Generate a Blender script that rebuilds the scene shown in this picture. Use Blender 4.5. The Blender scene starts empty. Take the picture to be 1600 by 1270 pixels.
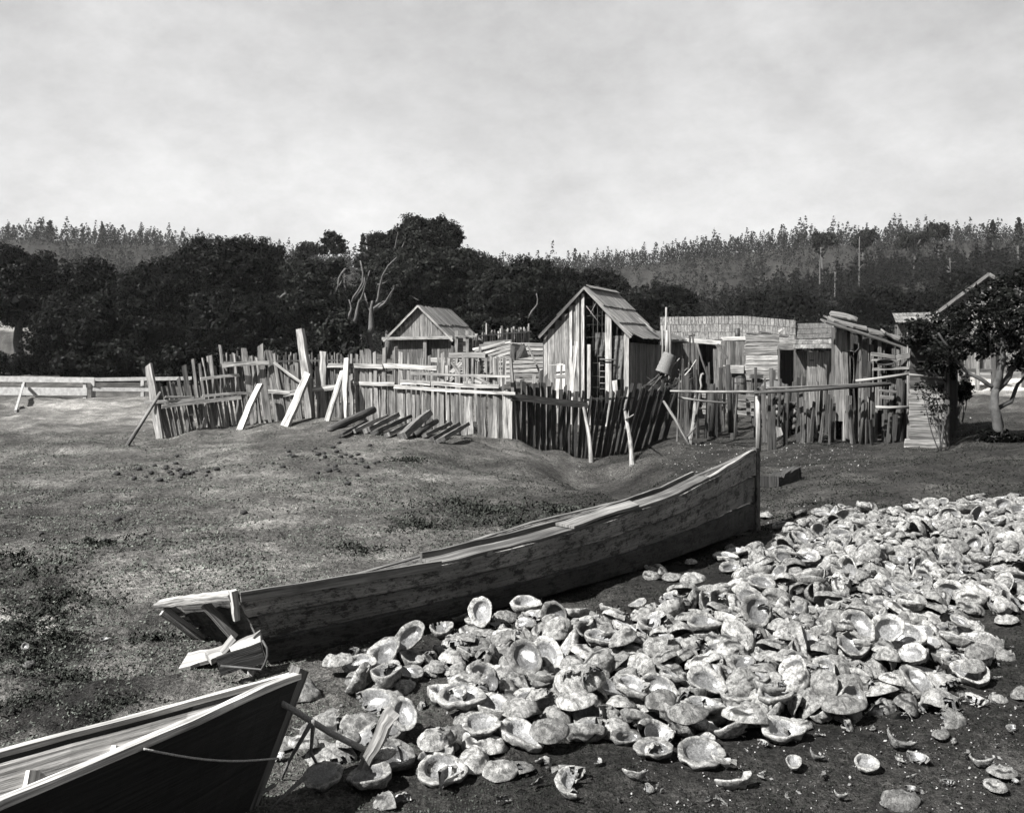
import bpy, math, random
import numpy as np
from mathutils import Vector, Matrix, Quaternion

# ------------------------------------------------------------ camera, world, sun, exposure
scene = bpy.context.scene
R = math.radians
CAM_H = 1.6
cd = bpy.data.cameras.new("camera"); cam = bpy.data.objects.new("camera", cd)
scene.collection.objects.link(cam); scene.camera = cam
cam.location = (0, 0, CAM_H); cam.rotation_euler = (R(90), 0, 0)
cd.sensor_width = 36; cd.lens = 36 * 1500 / 1600; cd.shift_y = -95 / 1600
cd.clip_start = 0.05; cd.clip_end = 5000
scene.render.resolution_x = 1024; scene.render.resolution_y = 812
SUN_ELEV, SUN_FROM = R(46), Vector((-0.79, -0.61))          # azimuth the sun shines from
sunv = Vector((SUN_FROM.x, SUN_FROM.y, 0)).normalized() * math.cos(SUN_ELEV) + Vector((0, 0, math.sin(SUN_ELEV)))
sl = bpy.data.lights.new("sun", 'SUN'); sl.energy = 5.0; sl.angle = R(0.5); sl.color = (1, 0.99, 0.97)
so = bpy.data.objects.new("sun", sl); scene.collection.objects.link(so)
so.rotation_euler = sunv.to_track_quat('Z', 'Y').to_euler()
world = bpy.data.worlds.new("World"); scene.world = world; world.use_nodes = True
wn = world.node_tree.nodes; wl = world.node_tree.links; wn.clear()
sky = wn.new('ShaderNodeTexSky'); sky.sky_type = 'NISHITA'; sky.sun_disc = False
sky.sun_elevation = SUN_ELEV; sky.sun_rotation = math.atan2(sunv.x, sunv.y)
sky.dust_density = 2.0
bw = wn.new('ShaderNodeRGBToBW'); wl.new(sky.outputs[0], bw.inputs[0])
tc = wn.new('ShaderNodeTexCoord')
mp = wn.new('ShaderNodeMapping'); mp.inputs['Scale'].default_value = (1.5, 1.5, 2.6); mp.inputs['Rotation'].default_value = (0.1, 0.25, 0.0)
wl.new(tc.outputs['Generated'], mp.inputs[0])
cn = wn.new('ShaderNodeTexNoise'); cn.inputs['Scale'].default_value = 1.3; cn.inputs['Detail'].default_value = 7; cn.inputs['Roughness'].default_value = 0.55; cn.inputs['Distortion'].default_value = 0.6
wl.new(mp.outputs[0], cn.inputs[0])
cr = wn.new('ShaderNodeMapRange'); cr.inputs['From Min'].default_value = 0.3; cr.inputs['From Max'].default_value = 0.7
cr.inputs['To Min'].default_value = 0.82; cr.inputs['To Max'].default_value = 1.16
wl.new(cn.outputs[0], cr.inputs[0])
mp2 = wn.new('ShaderNodeMapping'); mp2.inputs['Scale'].default_value = (3, 3, 5); mp2.inputs['Rotation'].default_value = (0.3, 0.2, 0.6); wl.new(tc.outputs['Generated'], mp2.inputs[0])
cn2 = wn.new('ShaderNodeTexNoise'); cn2.inputs['Scale'].default_value = 4; cn2.inputs['Detail'].default_value = 10; cn2.inputs['Roughness'].default_value = 0.72; wl.new(mp2.outputs[0], cn2.inputs[0])
cr2 = wn.new('ShaderNodeMapRange'); cr2.inputs['From Min'].default_value = 0.3; cr2.inputs['From Max'].default_value = 0.7; cr2.inputs['To Min'].default_value = 0.87; cr2.inputs['To Max'].default_value = 1.13; wl.new(cn2.outputs[0], cr2.inputs[0])
crm = wn.new('ShaderNodeMath'); crm.operation = 'MULTIPLY'; wl.new(cr.outputs[0], crm.inputs[0]); wl.new(cr2.outputs[0], crm.inputs[1])
pw = wn.new('ShaderNodeMath'); pw.operation = 'POWER'; pw.inputs[1].default_value = 0.35; wl.new(bw.outputs[0], pw.inputs[0])
mu = wn.new('ShaderNodeMath'); mu.operation = 'MULTIPLY'; wl.new(pw.outputs[0], mu.inputs[0]); wl.new(crm.outputs[0], mu.inputs[1])
mu2 = wn.new('ShaderNodeMath'); mu2.operation = 'MULTIPLY'; wl.new(mu.outputs[0], mu2.inputs[0]); mu2.inputs[1].default_value = 1.06
bg = wn.new('ShaderNodeBackground'); bg.inputs['Strength'].default_value = 0.1
wl.new(mu2.outputs[0], bg.inputs[0])
wo = wn.new('ShaderNodeOutputWorld'); wl.new(bg.outputs[0], wo.inputs[0])
vs = scene.view_settings
vs.view_transform = 'Standard'; vs.look = 'None'; vs.gamma = 1.0; vs.use_curve_mapping = False; vs.exposure = 2.1
scene.cycles.max_bounces = 5; scene.cycles.diffuse_bounces = 3; scene.cycles.glossy_bounces = 2
scene.cycles.volume_bounces = 0

random.seed(7)
RNG = np.random.default_rng(11)
def rr(a, b): return random.uniform(a, b)

# ------------------------------------------------------------ vector noise
def _hash(i, j, s):
    h = (i * 374761393 + j * 668265263 + s * 1442695041) & 0xffffffff
    h = ((h ^ (h >> 13)) * 1274126177) & 0xffffffff
    h = (h ^ (h >> 16)) & 0xffff
    return h / 65535.0
def vnoise(x, y, s=0):
    xi = np.floor(x).astype(np.int64); yi = np.floor(y).astype(np.int64)
    fx = x - xi; fy = y - yi
    fx = fx * fx * (3 - 2 * fx); fy = fy * fy * (3 - 2 * fy)
    a = _hash(xi, yi, s); b = _hash(xi + 1, yi, s); c = _hash(xi, yi + 1, s); d = _hash(xi + 1, yi + 1, s)
    return (a * (1 - fx) + b * fx) * (1 - fy) + (c * (1 - fx) + d * fx) * fy - 0.5
def fbm(x, y, o=4, s=0, g=0.5):
    t = 0; a = 1.0
    for k in range(o):
        t = t + a * vnoise(x * 2 ** k + 17.3 * k, y * 2 ** k - 9.1 * k, s + k); a *= g
    return t

# ------------------------------------------------------------ photo geometry (focal length 1500 px, horizon row 540)
F_PX, HZ = 1500.0, 540.0
def W(px, py, Y): return Vector(((px - 800) / F_PX * Y, Y, CAM_H - (py - HZ) / F_PX * Y))
def zat(py, Y): return CAM_H - (py - HZ) / F_PX * Y
# terrain control points: column, distance, height of ground
CP = []
def cp(px, py, Y): CP.append((px, Y, zat(py, Y)))
def cz(px, Y, z): CP.append((px, Y, z))
for px in (-500, -150, 150, 450, 750, 1050, 1350, 1650, 2000):
    for Y, z in ((2.2, 0.0), (3.2, 0.0), (4.6, 0.0), (6.5, 0.0)): cz(px, Y, z)
for px in (-400, 0, 250): cz(px, 9.0, -0.03)
cz(450, 9, 0.02); cz(650, 8.7, 0.0); cz(800, 8.3, -0.02); cz(1000, 8.5, -0.12); cz(1150, 8.6, -0.06)
cz(1300, 8.5, 0.0); cz(1450, 8.5, 0.02); cz(1650, 8.5, 0.05); cz(1650, 11, 0.1); cz(1900, 9, 0.06)
cp(0, 640, 30); cp(0, 700, 17); cp(100, 665, 22); cp(120, 700, 16.0); cp(0, 760, 12); cp(250, 760, 11.5); cp(-300, 690, 18)
cp(240, 690, 18.5); cp(240, 722, 14); cp(330, 668, 19); cp(378, 660, 19.3); cp(440, 657, 19.4); cp(440, 697, 15.5); cp(440, 755, 11.5); cp(540, 655, 19.3)
cp(640, 664, 18.7); cp(640, 705, 15); cp(640, 760, 11.2); cp(720, 676, 18.3)
cp(795, 690, 18); cp(795, 722, 15); cp(795, 762, 11.8); cp(860, 706, 18.5); cp(850, 750, 13.5)
cp(920, 719, 18.8); cz(920, 15.5, -0.80); cp(925, 772, 11.4); cz(980, 14.5, -0.72); cp(980, 706, 19.6); cz(1000, 11.8, -0.42); cz(950, 12.8, -0.5)
cp(1045, 683, 20.5); cp(1040, 722, 16.5); cp(1050, 752, 13.5); cz(1100, 10.5, -0.25); cp(1075, 693, 18)
cp(1180, 710, 16.5); cp(1180, 742, 12.6); cp(1270, 688, 17); cp(1350, 699, 16.3); cp(1450, 706, 15.2); cp(1300, 744, 12)
cp(1450, 740, 11.8); cp(1560, 690, 14.6); cp(1650, 690, 13.5); cp(1500, 650, 21); cp(1560, 620, 25); cp(1550, 592, 32); cp(1750, 590, 32); cp(1600, 725, 12); cp(1900, 690, 15)
for px, z in ((-300, -.35), (100, -.33), (300, -.35), (450, -.3), (600, -.3), (750, -.3), (900, -.4), (1100, -.3), (1250, -.2), (1400, .05)):
    cz(px, 25, z if px > 250 else -.42); cz(px, 36, z)
for px in range(-400, 2001, 200): cz(px, 50, -.3 if px < 1400 else .6); cz(px, 64, -.2 if px < 1400 else .8)
for px, z1, z2, z4, z7 in ((-500, 3.5, 9, 32, 42), (-200, 3.5, 9, 36, 42), (50, 3.0, 9, 35, 37), (250, 1.5, 8, 34, 35), (400, .8, 7, 27, 28), (600, .6, 6, 24, 25),
                       (800, .4, 5, 22, 23), (950, .3, 4, 25, 26), (1100, .3, 4.5, 29, 30), (1250, .5, 9, 33, 34), (1400, 1.0, 13, 34, 35), (1550, 1.5, 14, 35, 36),
                       (1800, 2, 15, 36, 37), (2100, 2, 15, 36, 37)):
    cz(px, 100, z1); cz(px, 200, z2); cz(px, 400, z4 + 4.2); cz(px, 700, z7 + 4.2)
CPA = np.array(CP)
def ground(x, y, fine=True):
    x = np.asarray(x, float); y = np.asarray(y, float); sh = x.shape
    x = x.ravel(); y = y.ravel()
    yy = np.maximum(y, 2.0)
    p = np.clip(800 + 1500 * x / np.sqrt(yy * yy + 0.01), -700, 2300); ly = np.log(yy)
    num = np.zeros_like(x); den = np.zeros_like(x)
    for cpx, cY, czz in CPA:
        d = ((p - cpx) / 120) ** 2 + ((ly - math.log(cY)) / 0.20) ** 2
        w = 1 / (d + 0.12) ** 2.2
        num += w * czz; den += w
    z = num / den
    if fine:
        left = np.clip((300 - p) / 250, 0, 1) * np.clip((9 - y) / 3, 0, 1)
        z = z + 0.05 * fbm(x * 1.1, y * 1.1, 3, 5) * np.clip(y / 6, 0.5, 3)
        z = z + (0.022 + 0.075 * left) * fbm(x * 4.5, y * 4.5, 3, 9) * np.clip((60 - y) / 30, 0, 1)
        z = z + left * 0.10 * (np.abs(fbm(x * 2.2, y * 2.2, 3, 21)) - 0.12)
        z = z + 0.010 * fbm(x * 22, y * 22, 2, 13) * np.clip((14 - y) / 4, 0, 1)
    if fine: z = z + np.clip((1000 - p) / 200, 0, 1) * np.clip((18 - y) / 4, 0, 1) * .020 * fbm(x * 8 + 3, y * 8, 4, 33, .65)
    return z.reshape(sh)
def gz(x, y): return float(ground(np.array([x]), np.array([y]))[0])
def G(px, Y, dz=0.0):
    x = (px - 800) / F_PX * Y
    return Vector((x, Y, gz(x, Y) + dz))
_hY = np.exp(np.linspace(math.log(2.2), math.log(90), 900))
def hit(px, py, dz=0.0):
    xs = (px - 800) / F_PX * _hY
    g = ground(xs, _hY); ray = CAM_H - (py - HZ) / F_PX * _hY
    i = np.argmax(ray <= g)
    if ray[i] > g[i]: i = len(_hY) - 1
    return Vector((xs[i], _hY[i], g[i] + dz))

# ------------------------------------------------------------ materials
def newmat(name):
    m = bpy.data.materials.new(name); m.use_nodes = True
    nt = m.node_tree; nt.nodes.clear()
    out = nt.nodes.new('ShaderNodeOutputMaterial'); b = nt.nodes.new('ShaderNodeBsdfPrincipled')
    nt.links.new(b.outputs[0], out.inputs[0])
    return m, nt, b
def N(nt, t, **k):
    n = nt.nodes.new(t)
    for a, v in k.items():
        if a in ('operation', 'blend_type', 'data_type', 'attribute_name', 'feature', 'noise_dimensions', 'distance'): setattr(n, a, v)
        else: n.inputs[a.replace('_', ' ')].default_value = v
    return n
def L(nt, a, b): nt.links.new(a, b)
def mathn(nt, op, a, b=None, c=None):
    n = nt.nodes.new('ShaderNodeMath'); n.operation = op
    for i, v in enumerate((a, b, c)):
        if v is None: continue
        if isinstance(v, (int, float)): n.inputs[i].default_value = v
        else: nt.links.new(v, n.inputs[i])
    return n.outputs[0]
def mrange(nt, v, a, b, c, d, clamp=True):
    n = nt.nodes.new('ShaderNodeMapRange'); n.clamp = clamp
    for k, x in zip(('From Min', 'From Max', 'To Min', 'To Max'), (a, b, c, d)): n.inputs[k].default_value = x
    nt.links.new(v, n.inputs[0]); return n.outputs[0]
def noise(nt, vec, scale, detail=4, rough=0.55, dist=0.0):
    n = nt.nodes.new('ShaderNodeTexNoise'); n.inputs['Scale'].default_value = scale; n.inputs['Detail'].default_value = detail
    n.inputs['Roughness'].default_value = rough; n.inputs['Distortion'].default_value = dist
    if vec is not None: nt.links.new(vec, n.inputs[0])
    return n.outputs[0]
def mapping(nt, vec, sc):
    n = nt.nodes.new('ShaderNodeMapping'); n.inputs['Scale'].default_value = sc; nt.links.new(vec, n.inputs[0]); return n.outputs[0]
def bump(nt, bsdf, h, st=0.5, dist=0.01):
    n = nt.nodes.new('ShaderNodeBump'); n.inputs['Strength'].default_value = st; n.inputs['Distance'].default_value = dist
    nt.links.new(h, n.inputs['Height']); nt.links.new(n.outputs[0], bsdf.inputs['Normal'])
ALBEDO = 0.68
def tint(nt, bsdf, val, t=(1, 1, 1)):
    c = nt.nodes.new('ShaderNodeCombineColor')
    for i in range(3):
        L(nt, mathn(nt, 'MULTIPLY', val, t[i] * ALBEDO), c.inputs[i])
    L(nt, c.outputs[0], bsdf.inputs['Base Color'])

WOOD_GAIN = 0.70
def wood_mat(name, crack=1.0, paint=0.0, rough=0.85):
    m, nt, b = newmat(name)
    uv = nt.nodes.new('ShaderNodeUVMap').outputs[0]
    at = N(nt, 'ShaderNodeAttribute', attribute_name='tone').outputs['Fac']
    g1 = noise(nt, mapping(nt, uv, (2.5, 70, 1)), 1.0, 5, 0.6, 0.3)
    g2 = noise(nt, mapping(nt, uv, (0.8, 14, 1)), 1.0, 4, 0.6, 0.8)
    g3 = noise(nt, mapping(nt, uv, (3.0, 6, 1)), 1.0, 4, 0.6)
    v = mathn(nt, 'MULTIPLY', mrange(nt, g1, .34, .64, .42, 1.4), mrange(nt, g2, .34, .66, .5, 1.38))
    v = mathn(nt, 'MULTIPLY', v, mrange(nt, g3, .32, .5, .62, 1.08))
    ck = mrange(nt, noise(nt, mapping(nt, uv, (1.2, 45, 1)), 1.0, 3, 0.5, 0.5), .60, .68, 1.0, 1 - .75 * crack)
    v = mathn(nt, 'MULTIPLY', v, ck)
    if paint:
        v = mathn(nt, 'MULTIPLY', mrange(nt, g1, .34, .64, .75, 1.15), mrange(nt, g2, .34, .66, .7, 1.2))
        v = mathn(nt, 'MULTIPLY', v, ck)
        pn = noise(nt, mapping(nt, uv, (8, 12, 1)), 1.0, 12, 0.82)
        pm = mrange(nt, pn, .50, .555, 1.15, 0.25)
        sp = mrange(nt, noise(nt, mapping(nt, uv, (30, 60, 1)), 1.0, 4, 0.7), .56, .64, 1.0, 0.35)
        v = mathn(nt, 'MULTIPLY', v, mathn(nt, 'MULTIPLY', pm, sp))
    v = mathn(nt, 'MULTIPLY', mathn(nt, 'MULTIPLY', v, at), WOOD_GAIN)
    tint(nt, b, v, (1.02, 1.0, 0.97)); b.inputs['Roughness'].default_value = rough
    b.inputs['Specular IOR Level'].default_value = 0.25
    bump(nt, b, mathn(nt, 'MULTIPLY', g1, ck), 1.0, 0.008)
    return m
M_WOOD = wood_mat('weathered_wood'); M_BOAT = wood_mat('peeling_boat_paint', 0.5, 1.0)
M_SMOOTHWOOD = wood_mat('sun_bleached_wood', 0.45)

def soil_mat():
    m, nt, b = newmat('trodden_soil')
    at = N(nt, 'ShaderNodeAttribute', attribute_name='tone').outputs['Fac']
    ob = nt.nodes.new('ShaderNodeTexCoord').outputs['Object']
    a = noise(nt, ob, 1.6, 6, 0.65, 0.4); c = noise(nt, ob, 9, 6, 0.7, 0.3); d = noise(nt, ob, 28, 5, 0.8); e = noise(nt, ob, 120, 3, 0.7)
    v = mathn(nt, 'MULTIPLY', mrange(nt, a, .3, .7, .75, 1.3), mrange(nt, c, .32, .68, .6, 1.4))
    v = mathn(nt, 'MULTIPLY', v, mrange(nt, d, .36, .64, .3, 1.75))
    v = mathn(nt, 'MULTIPLY', v, mrange(nt, e, .35, .65, .45, 1.6))
    v = mathn(nt, 'MULTIPLY', v, at)
    tint(nt, b, v, (1.03, 1.0, 0.95)); b.inputs['Roughness'].default_value = 0.95; b.inputs['Specular IOR Level'].default_value = 0.1
    h = mathn(nt, 'ADD', mathn(nt, 'MULTIPLY', c, 1.6), mathn(nt, 'ADD', mathn(nt, 'MULTIPLY', d, .8), mathn(nt, 'MULTIPLY', e, .3)))
    bump(nt, b, h, 1.0, 0.045)
    return m
M_SOIL = soil_mat()
def leaf_mat(name, base, spec=0.4, ro=0.45):
    m, nt, b = newmat(name)
    at = N(nt, 'ShaderNodeAttribute', attribute_name='tone').outputs['Fac']
    tint(nt, b, mathn(nt, 'MULTIPLY', at, base), (0.97, 1.03, 0.93))
    b.inputs['Roughness'].default_value = ro; b.inputs['Specular IOR Level'].default_value = spec
    return m
M_LEAF = leaf_mat('oak_leaves', 0.0055, .03, .5); M_NEEDLE = leaf_mat('pine_needles', 0.009, .05, .6); M_GRASS = leaf_mat('short_turf', 0.036, .0, .9)
M_SHRUB = leaf_mat('bay_leaves', 0.08, .5, .4)
def plain_mat(name, col, ro=0.8, sc=20, amt=0.4, bmp=0.3, metal=0.0, spec=0.3):
    m, nt, b = newmat(name)
    at = N(nt, 'ShaderNodeAttribute', attribute_name='tone').outputs['Fac']
    ob = nt.nodes.new('ShaderNodeTexCoord').outputs['Object']
    n = noise(nt, ob, sc, 6, 0.65)
    v = mathn(nt, 'MULTIPLY', mathn(nt, 'MULTIPLY', mrange(nt, n, .3, .7, 1 - amt, 1 + amt), col), at)
    tint(nt, b, v, (1.01, 1, .98)); b.inputs['Roughness'].default_value = ro; b.inputs['Metallic'].default_value = metal
    b.inputs['Specular IOR Level'].default_value = spec
    bump(nt, b, n, bmp, 0.01); return m
M_BARK = plain_mat('pale_oak_bark', 0.13, .9, 9, .6, .8); M_DUNG = plain_mat('dry_dung', 0.012, .9, 60, .5, .6)
M_IRON = plain_mat('rusty_iron', 0.05, .6, 30, .5, .3); M_CLOTH = plain_mat('sacking', 0.07, .95, 14, .6, .5)
M_ROPE = plain_mat('hemp_rope', 0.22, .9, 150, .4, .8); M_BASKET = plain_mat('wicker', 0.12, .9, 60, .6, 1.0)
M_WHITE = plain_mat('whitewash', 0.30, .8, 8, .35, .3)

# ------------------------------------------------------------ mesh builder
class MB:
    def __init__(s): s.v = []; s.f = []; s.uv = []; s.t = []; s.n = 0; s.sm = []
    def add(s, verts, faces, uvs, tone, smooth=False):
        b = s.n
        s.v += [tuple(v) for v in verts]; s.n += len(verts)
        for f, u in zip(faces, uvs): s.f.append([b + i for i in f]); s.uv += list(u); s.sm.append(smooth)
        s.t += list(tone) if hasattr(tone, '__len__') else [tone] * len(verts)
    def plank(s, p0, p1, w, t, nrm=(0, -1, 0), tone=.25, segs=4, irr=.06, w1=None, ragged=.3, bend=.0, s0=None):
        p0 = Vector(p0); p1 = Vector(p1); a = p1 - p0; ln = a.length
        if ln < 1e-5: return
        a /= ln; n = Vector(nrm); n = n - a * n.dot(a)
        if n.length < 1e-4: n = a.orthogonal()
        n.normalize(); sd = a.cross(n); w1 = w if w1 is None else w1
        uo, vo = rr(0, 50), rr(0, 50); V = []; st = []
        bx, by = rr(-1, 1) * bend, rr(-1, 1) * bend
        for k in range(segs + 1):
            q = k / segs; ww = (w + (w1 - w) * q) / 2; c = p0 + a * (ln * q) + sd * (bx * math.sin(q * math.pi) + rr(-1, 1) * irr * w * .25) + n * (by * math.sin(q * math.pi))
            l = ww * (1 + rr(-irr, irr)); r = ww * (1 + rr(-irr, irr)); h = t / 2 * (1 + rr(-irr, irr))
            eL = eR = 0
            if k in (0, segs): eL = rr(-1, 1) * ragged * w * .5; eR = rr(-1, 1) * ragged * w * .5
            V += [c - sd * l + n * h + a * eL, c + sd * r + n * h + a * eR, c + sd * r - n * h + a * eR, c - sd * l - n * h + a * eL]
            st.append(ln * q)
        F = []; U = []; per = (0, w, w + t, 2 * w + t, 2 * w + 2 * t)
        for k in range(segs):
            for j in range(4):
                i0 = k * 4 + j; i1 = k * 4 + (j + 1) % 4
                F.append((i0, i1, i1 + 4, i0 + 4))
                U.append(((uo + st[k], vo + per[j]), (uo + st[k], vo + per[j + 1]), (uo + st[k + 1], vo + per[j + 1]), (uo + st[k + 1], vo + per[j])))
        e = segs * 4
        F.append((3, 2, 1, 0)); U.append(((uo, vo), (uo, vo + w), (uo + t, vo + w), (uo + t, vo)))
        F.append((e, e + 1, e + 2, e + 3)); U.append(((uo, vo), (uo, vo + w), (uo + t, vo + w), (uo + t, vo)))
        s.add(V, F, U, tone)
    def tube(s, pts, rad, sides=8, tone=.25, cap=True, rough=0.0):
        pts = [Vector(p) for p in pts]; n = len(pts)
        if not hasattr(rad, '__len__'): rad = [rad] * n
        V = []; uo, vo = rr(0, 50), rr(0, 50); d = 0; ds = []
        prev = None
        for i, p in enumerate(pts):
            a = (pts[min(i + 1, n - 1)] - pts[max(i - 1, 0)]).normalized()
            if prev is None: x = a.orthogonal().normalized()
            else:
                x = prev - a * prev.dot(a); x.normalize()
            prev = x; y = a.cross(x)
            if i: d += (p - pts[i - 1]).length
            ds.append(d)
            for k in range(sides):
                an = 2 * math.pi * k / sides; r = rad[i] * (1 + rr(-rough, rough))
                V.append(p + x * math.cos(an) * r + y * math.sin(an) * r)
        F = []; U = []
        for i in range(n - 1):
            for k in range(sides):
                k2 = (k + 1) % sides
                F.append((i * sides + k, i * sides + k2, (i + 1) * sides + k2, (i + 1) * sides + k))
                c0 = k / sides * 6.28 * rad[0]; c1 = (k + 1) / sides * 6.28 * rad[0]
                U.append(((uo + ds[i], vo + c0), (uo + ds[i], vo + c1), (uo + ds[i + 1], vo + c1), (uo + ds[i + 1], vo + c0)))
        if cap:
            F.append(tuple(reversed(range(sides)))); U.append([(uo + V[k].x, vo + V[k].y) for k in range(sides)])
            F.append(tuple(range((n - 1) * sides, n * sides))); U.append([(uo + .3 + V[k].x, vo + V[k].y) for k in range(sides)])
        s.add(V, F, U, tone, True)
    def quad(s, a, b, c, d, tone=.25):
        a, b, c, d = map(Vector, (a, b, c, d)); u = (b - a).length; v = (d - a).length; uo, vo = rr(0, 50), rr(0, 50)
        s.add([a, b, c, d], [(0, 1, 2, 3)], [((uo, vo), (uo, vo + u), (uo + v, vo + u), (uo + v, vo))], tone)
    def build(s, name, mat, parent=None, **k):
        me = bpy.data.meshes.new(name); V = np.array(s.v, dtype=float)
        if parent is not None: org = np.array(parent['_w']) if '_w' in parent else np.array(parent.location)
        else: org = np.array(((V[:, 0].min() + V[:, 0].max()) / 2, (V[:, 1].min() + V[:, 1].max()) / 2, V[:, 2].min()))
        me.from_pydata((V - org).tolist(), [], s.f)
        ul = me.uv_layers.new(name='UVMap'); ul.data.foreach_set('uv', np.array(s.uv, dtype=np.float32).ravel())
        at = me.attributes.new('tone', 'FLOAT', 'POINT'); at.data.foreach_set('value', np.array(s.t, dtype=np.float32))
        me.polygons.foreach_set('use_smooth', s.sm)
        me.materials.append(mat); me.update()
        o = bpy.data.objects.new(name, me); scene.collection.objects.link(o)
        if parent is not None: o.parent = parent; ROOTPOS[o.name] = tuple(org); o['_w'] = tuple(org)
        else: o.location = org; o['_w'] = tuple(org)
        tag(o, **k); return o
ROOTPOS = {}
def tag(o, label=None, cat=None, group=None, kind=None):
    if label: o['label'] = label
    if cat: o['category'] = cat
    if group: o['group'] = group
    if kind: o['kind'] = kind
    return o
def thing(name, loc, label, cat, group=None):
    o = bpy.data.objects.new(name, None); scene.collection.objects.link(o); o.location = Vector(loc); o.empty_display_size = .2
    o['_w'] = tuple(Vector(loc)); return tag(o, label, cat, group)
def P1(name, mat, parent, fn, **k):
    m = MB(); fn(m); return m.build(name, mat, parent, **k)
def fastmesh(name, V, tone, mat, nv=4, parent=None, uv=False, **k):
    """V: (n, nv, 3) separate polygons; tone: per polygon"""
    n = len(V); me = bpy.data.meshes.new(name)
    org = np.array(parent['_w']) if parent is not None else np.array((V[..., 0].mean(), V[..., 1].mean(), V[..., 2].min()))
    me.vertices.add(n * nv); me.vertices.foreach_set('co', (V - org).astype(np.float32).ravel())
    me.loops.add(n * nv); me.loops.foreach_set('vertex_index', np.arange(n * nv, dtype=np.int32))
    me.polygons.add(n); me.polygons.foreach_set('loop_start', np.arange(n, dtype=np.int32) * nv); me.polygons.foreach_set('loop_total', np.full(n, nv, dtype=np.int32))
    at = me.attributes.new('tone', 'FLOAT', 'POINT'); at.data.foreach_set('value', np.repeat(tone, nv).astype(np.float32))
    me.materials.append(mat); me.update(calc_edges=True)
    o = bpy.data.objects.new(name, me); scene.collection.objects.link(o); o['_w'] = tuple(org)
    if parent is not None: o.parent = parent
    else: o.location = org
    return tag(o, **k)

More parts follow.
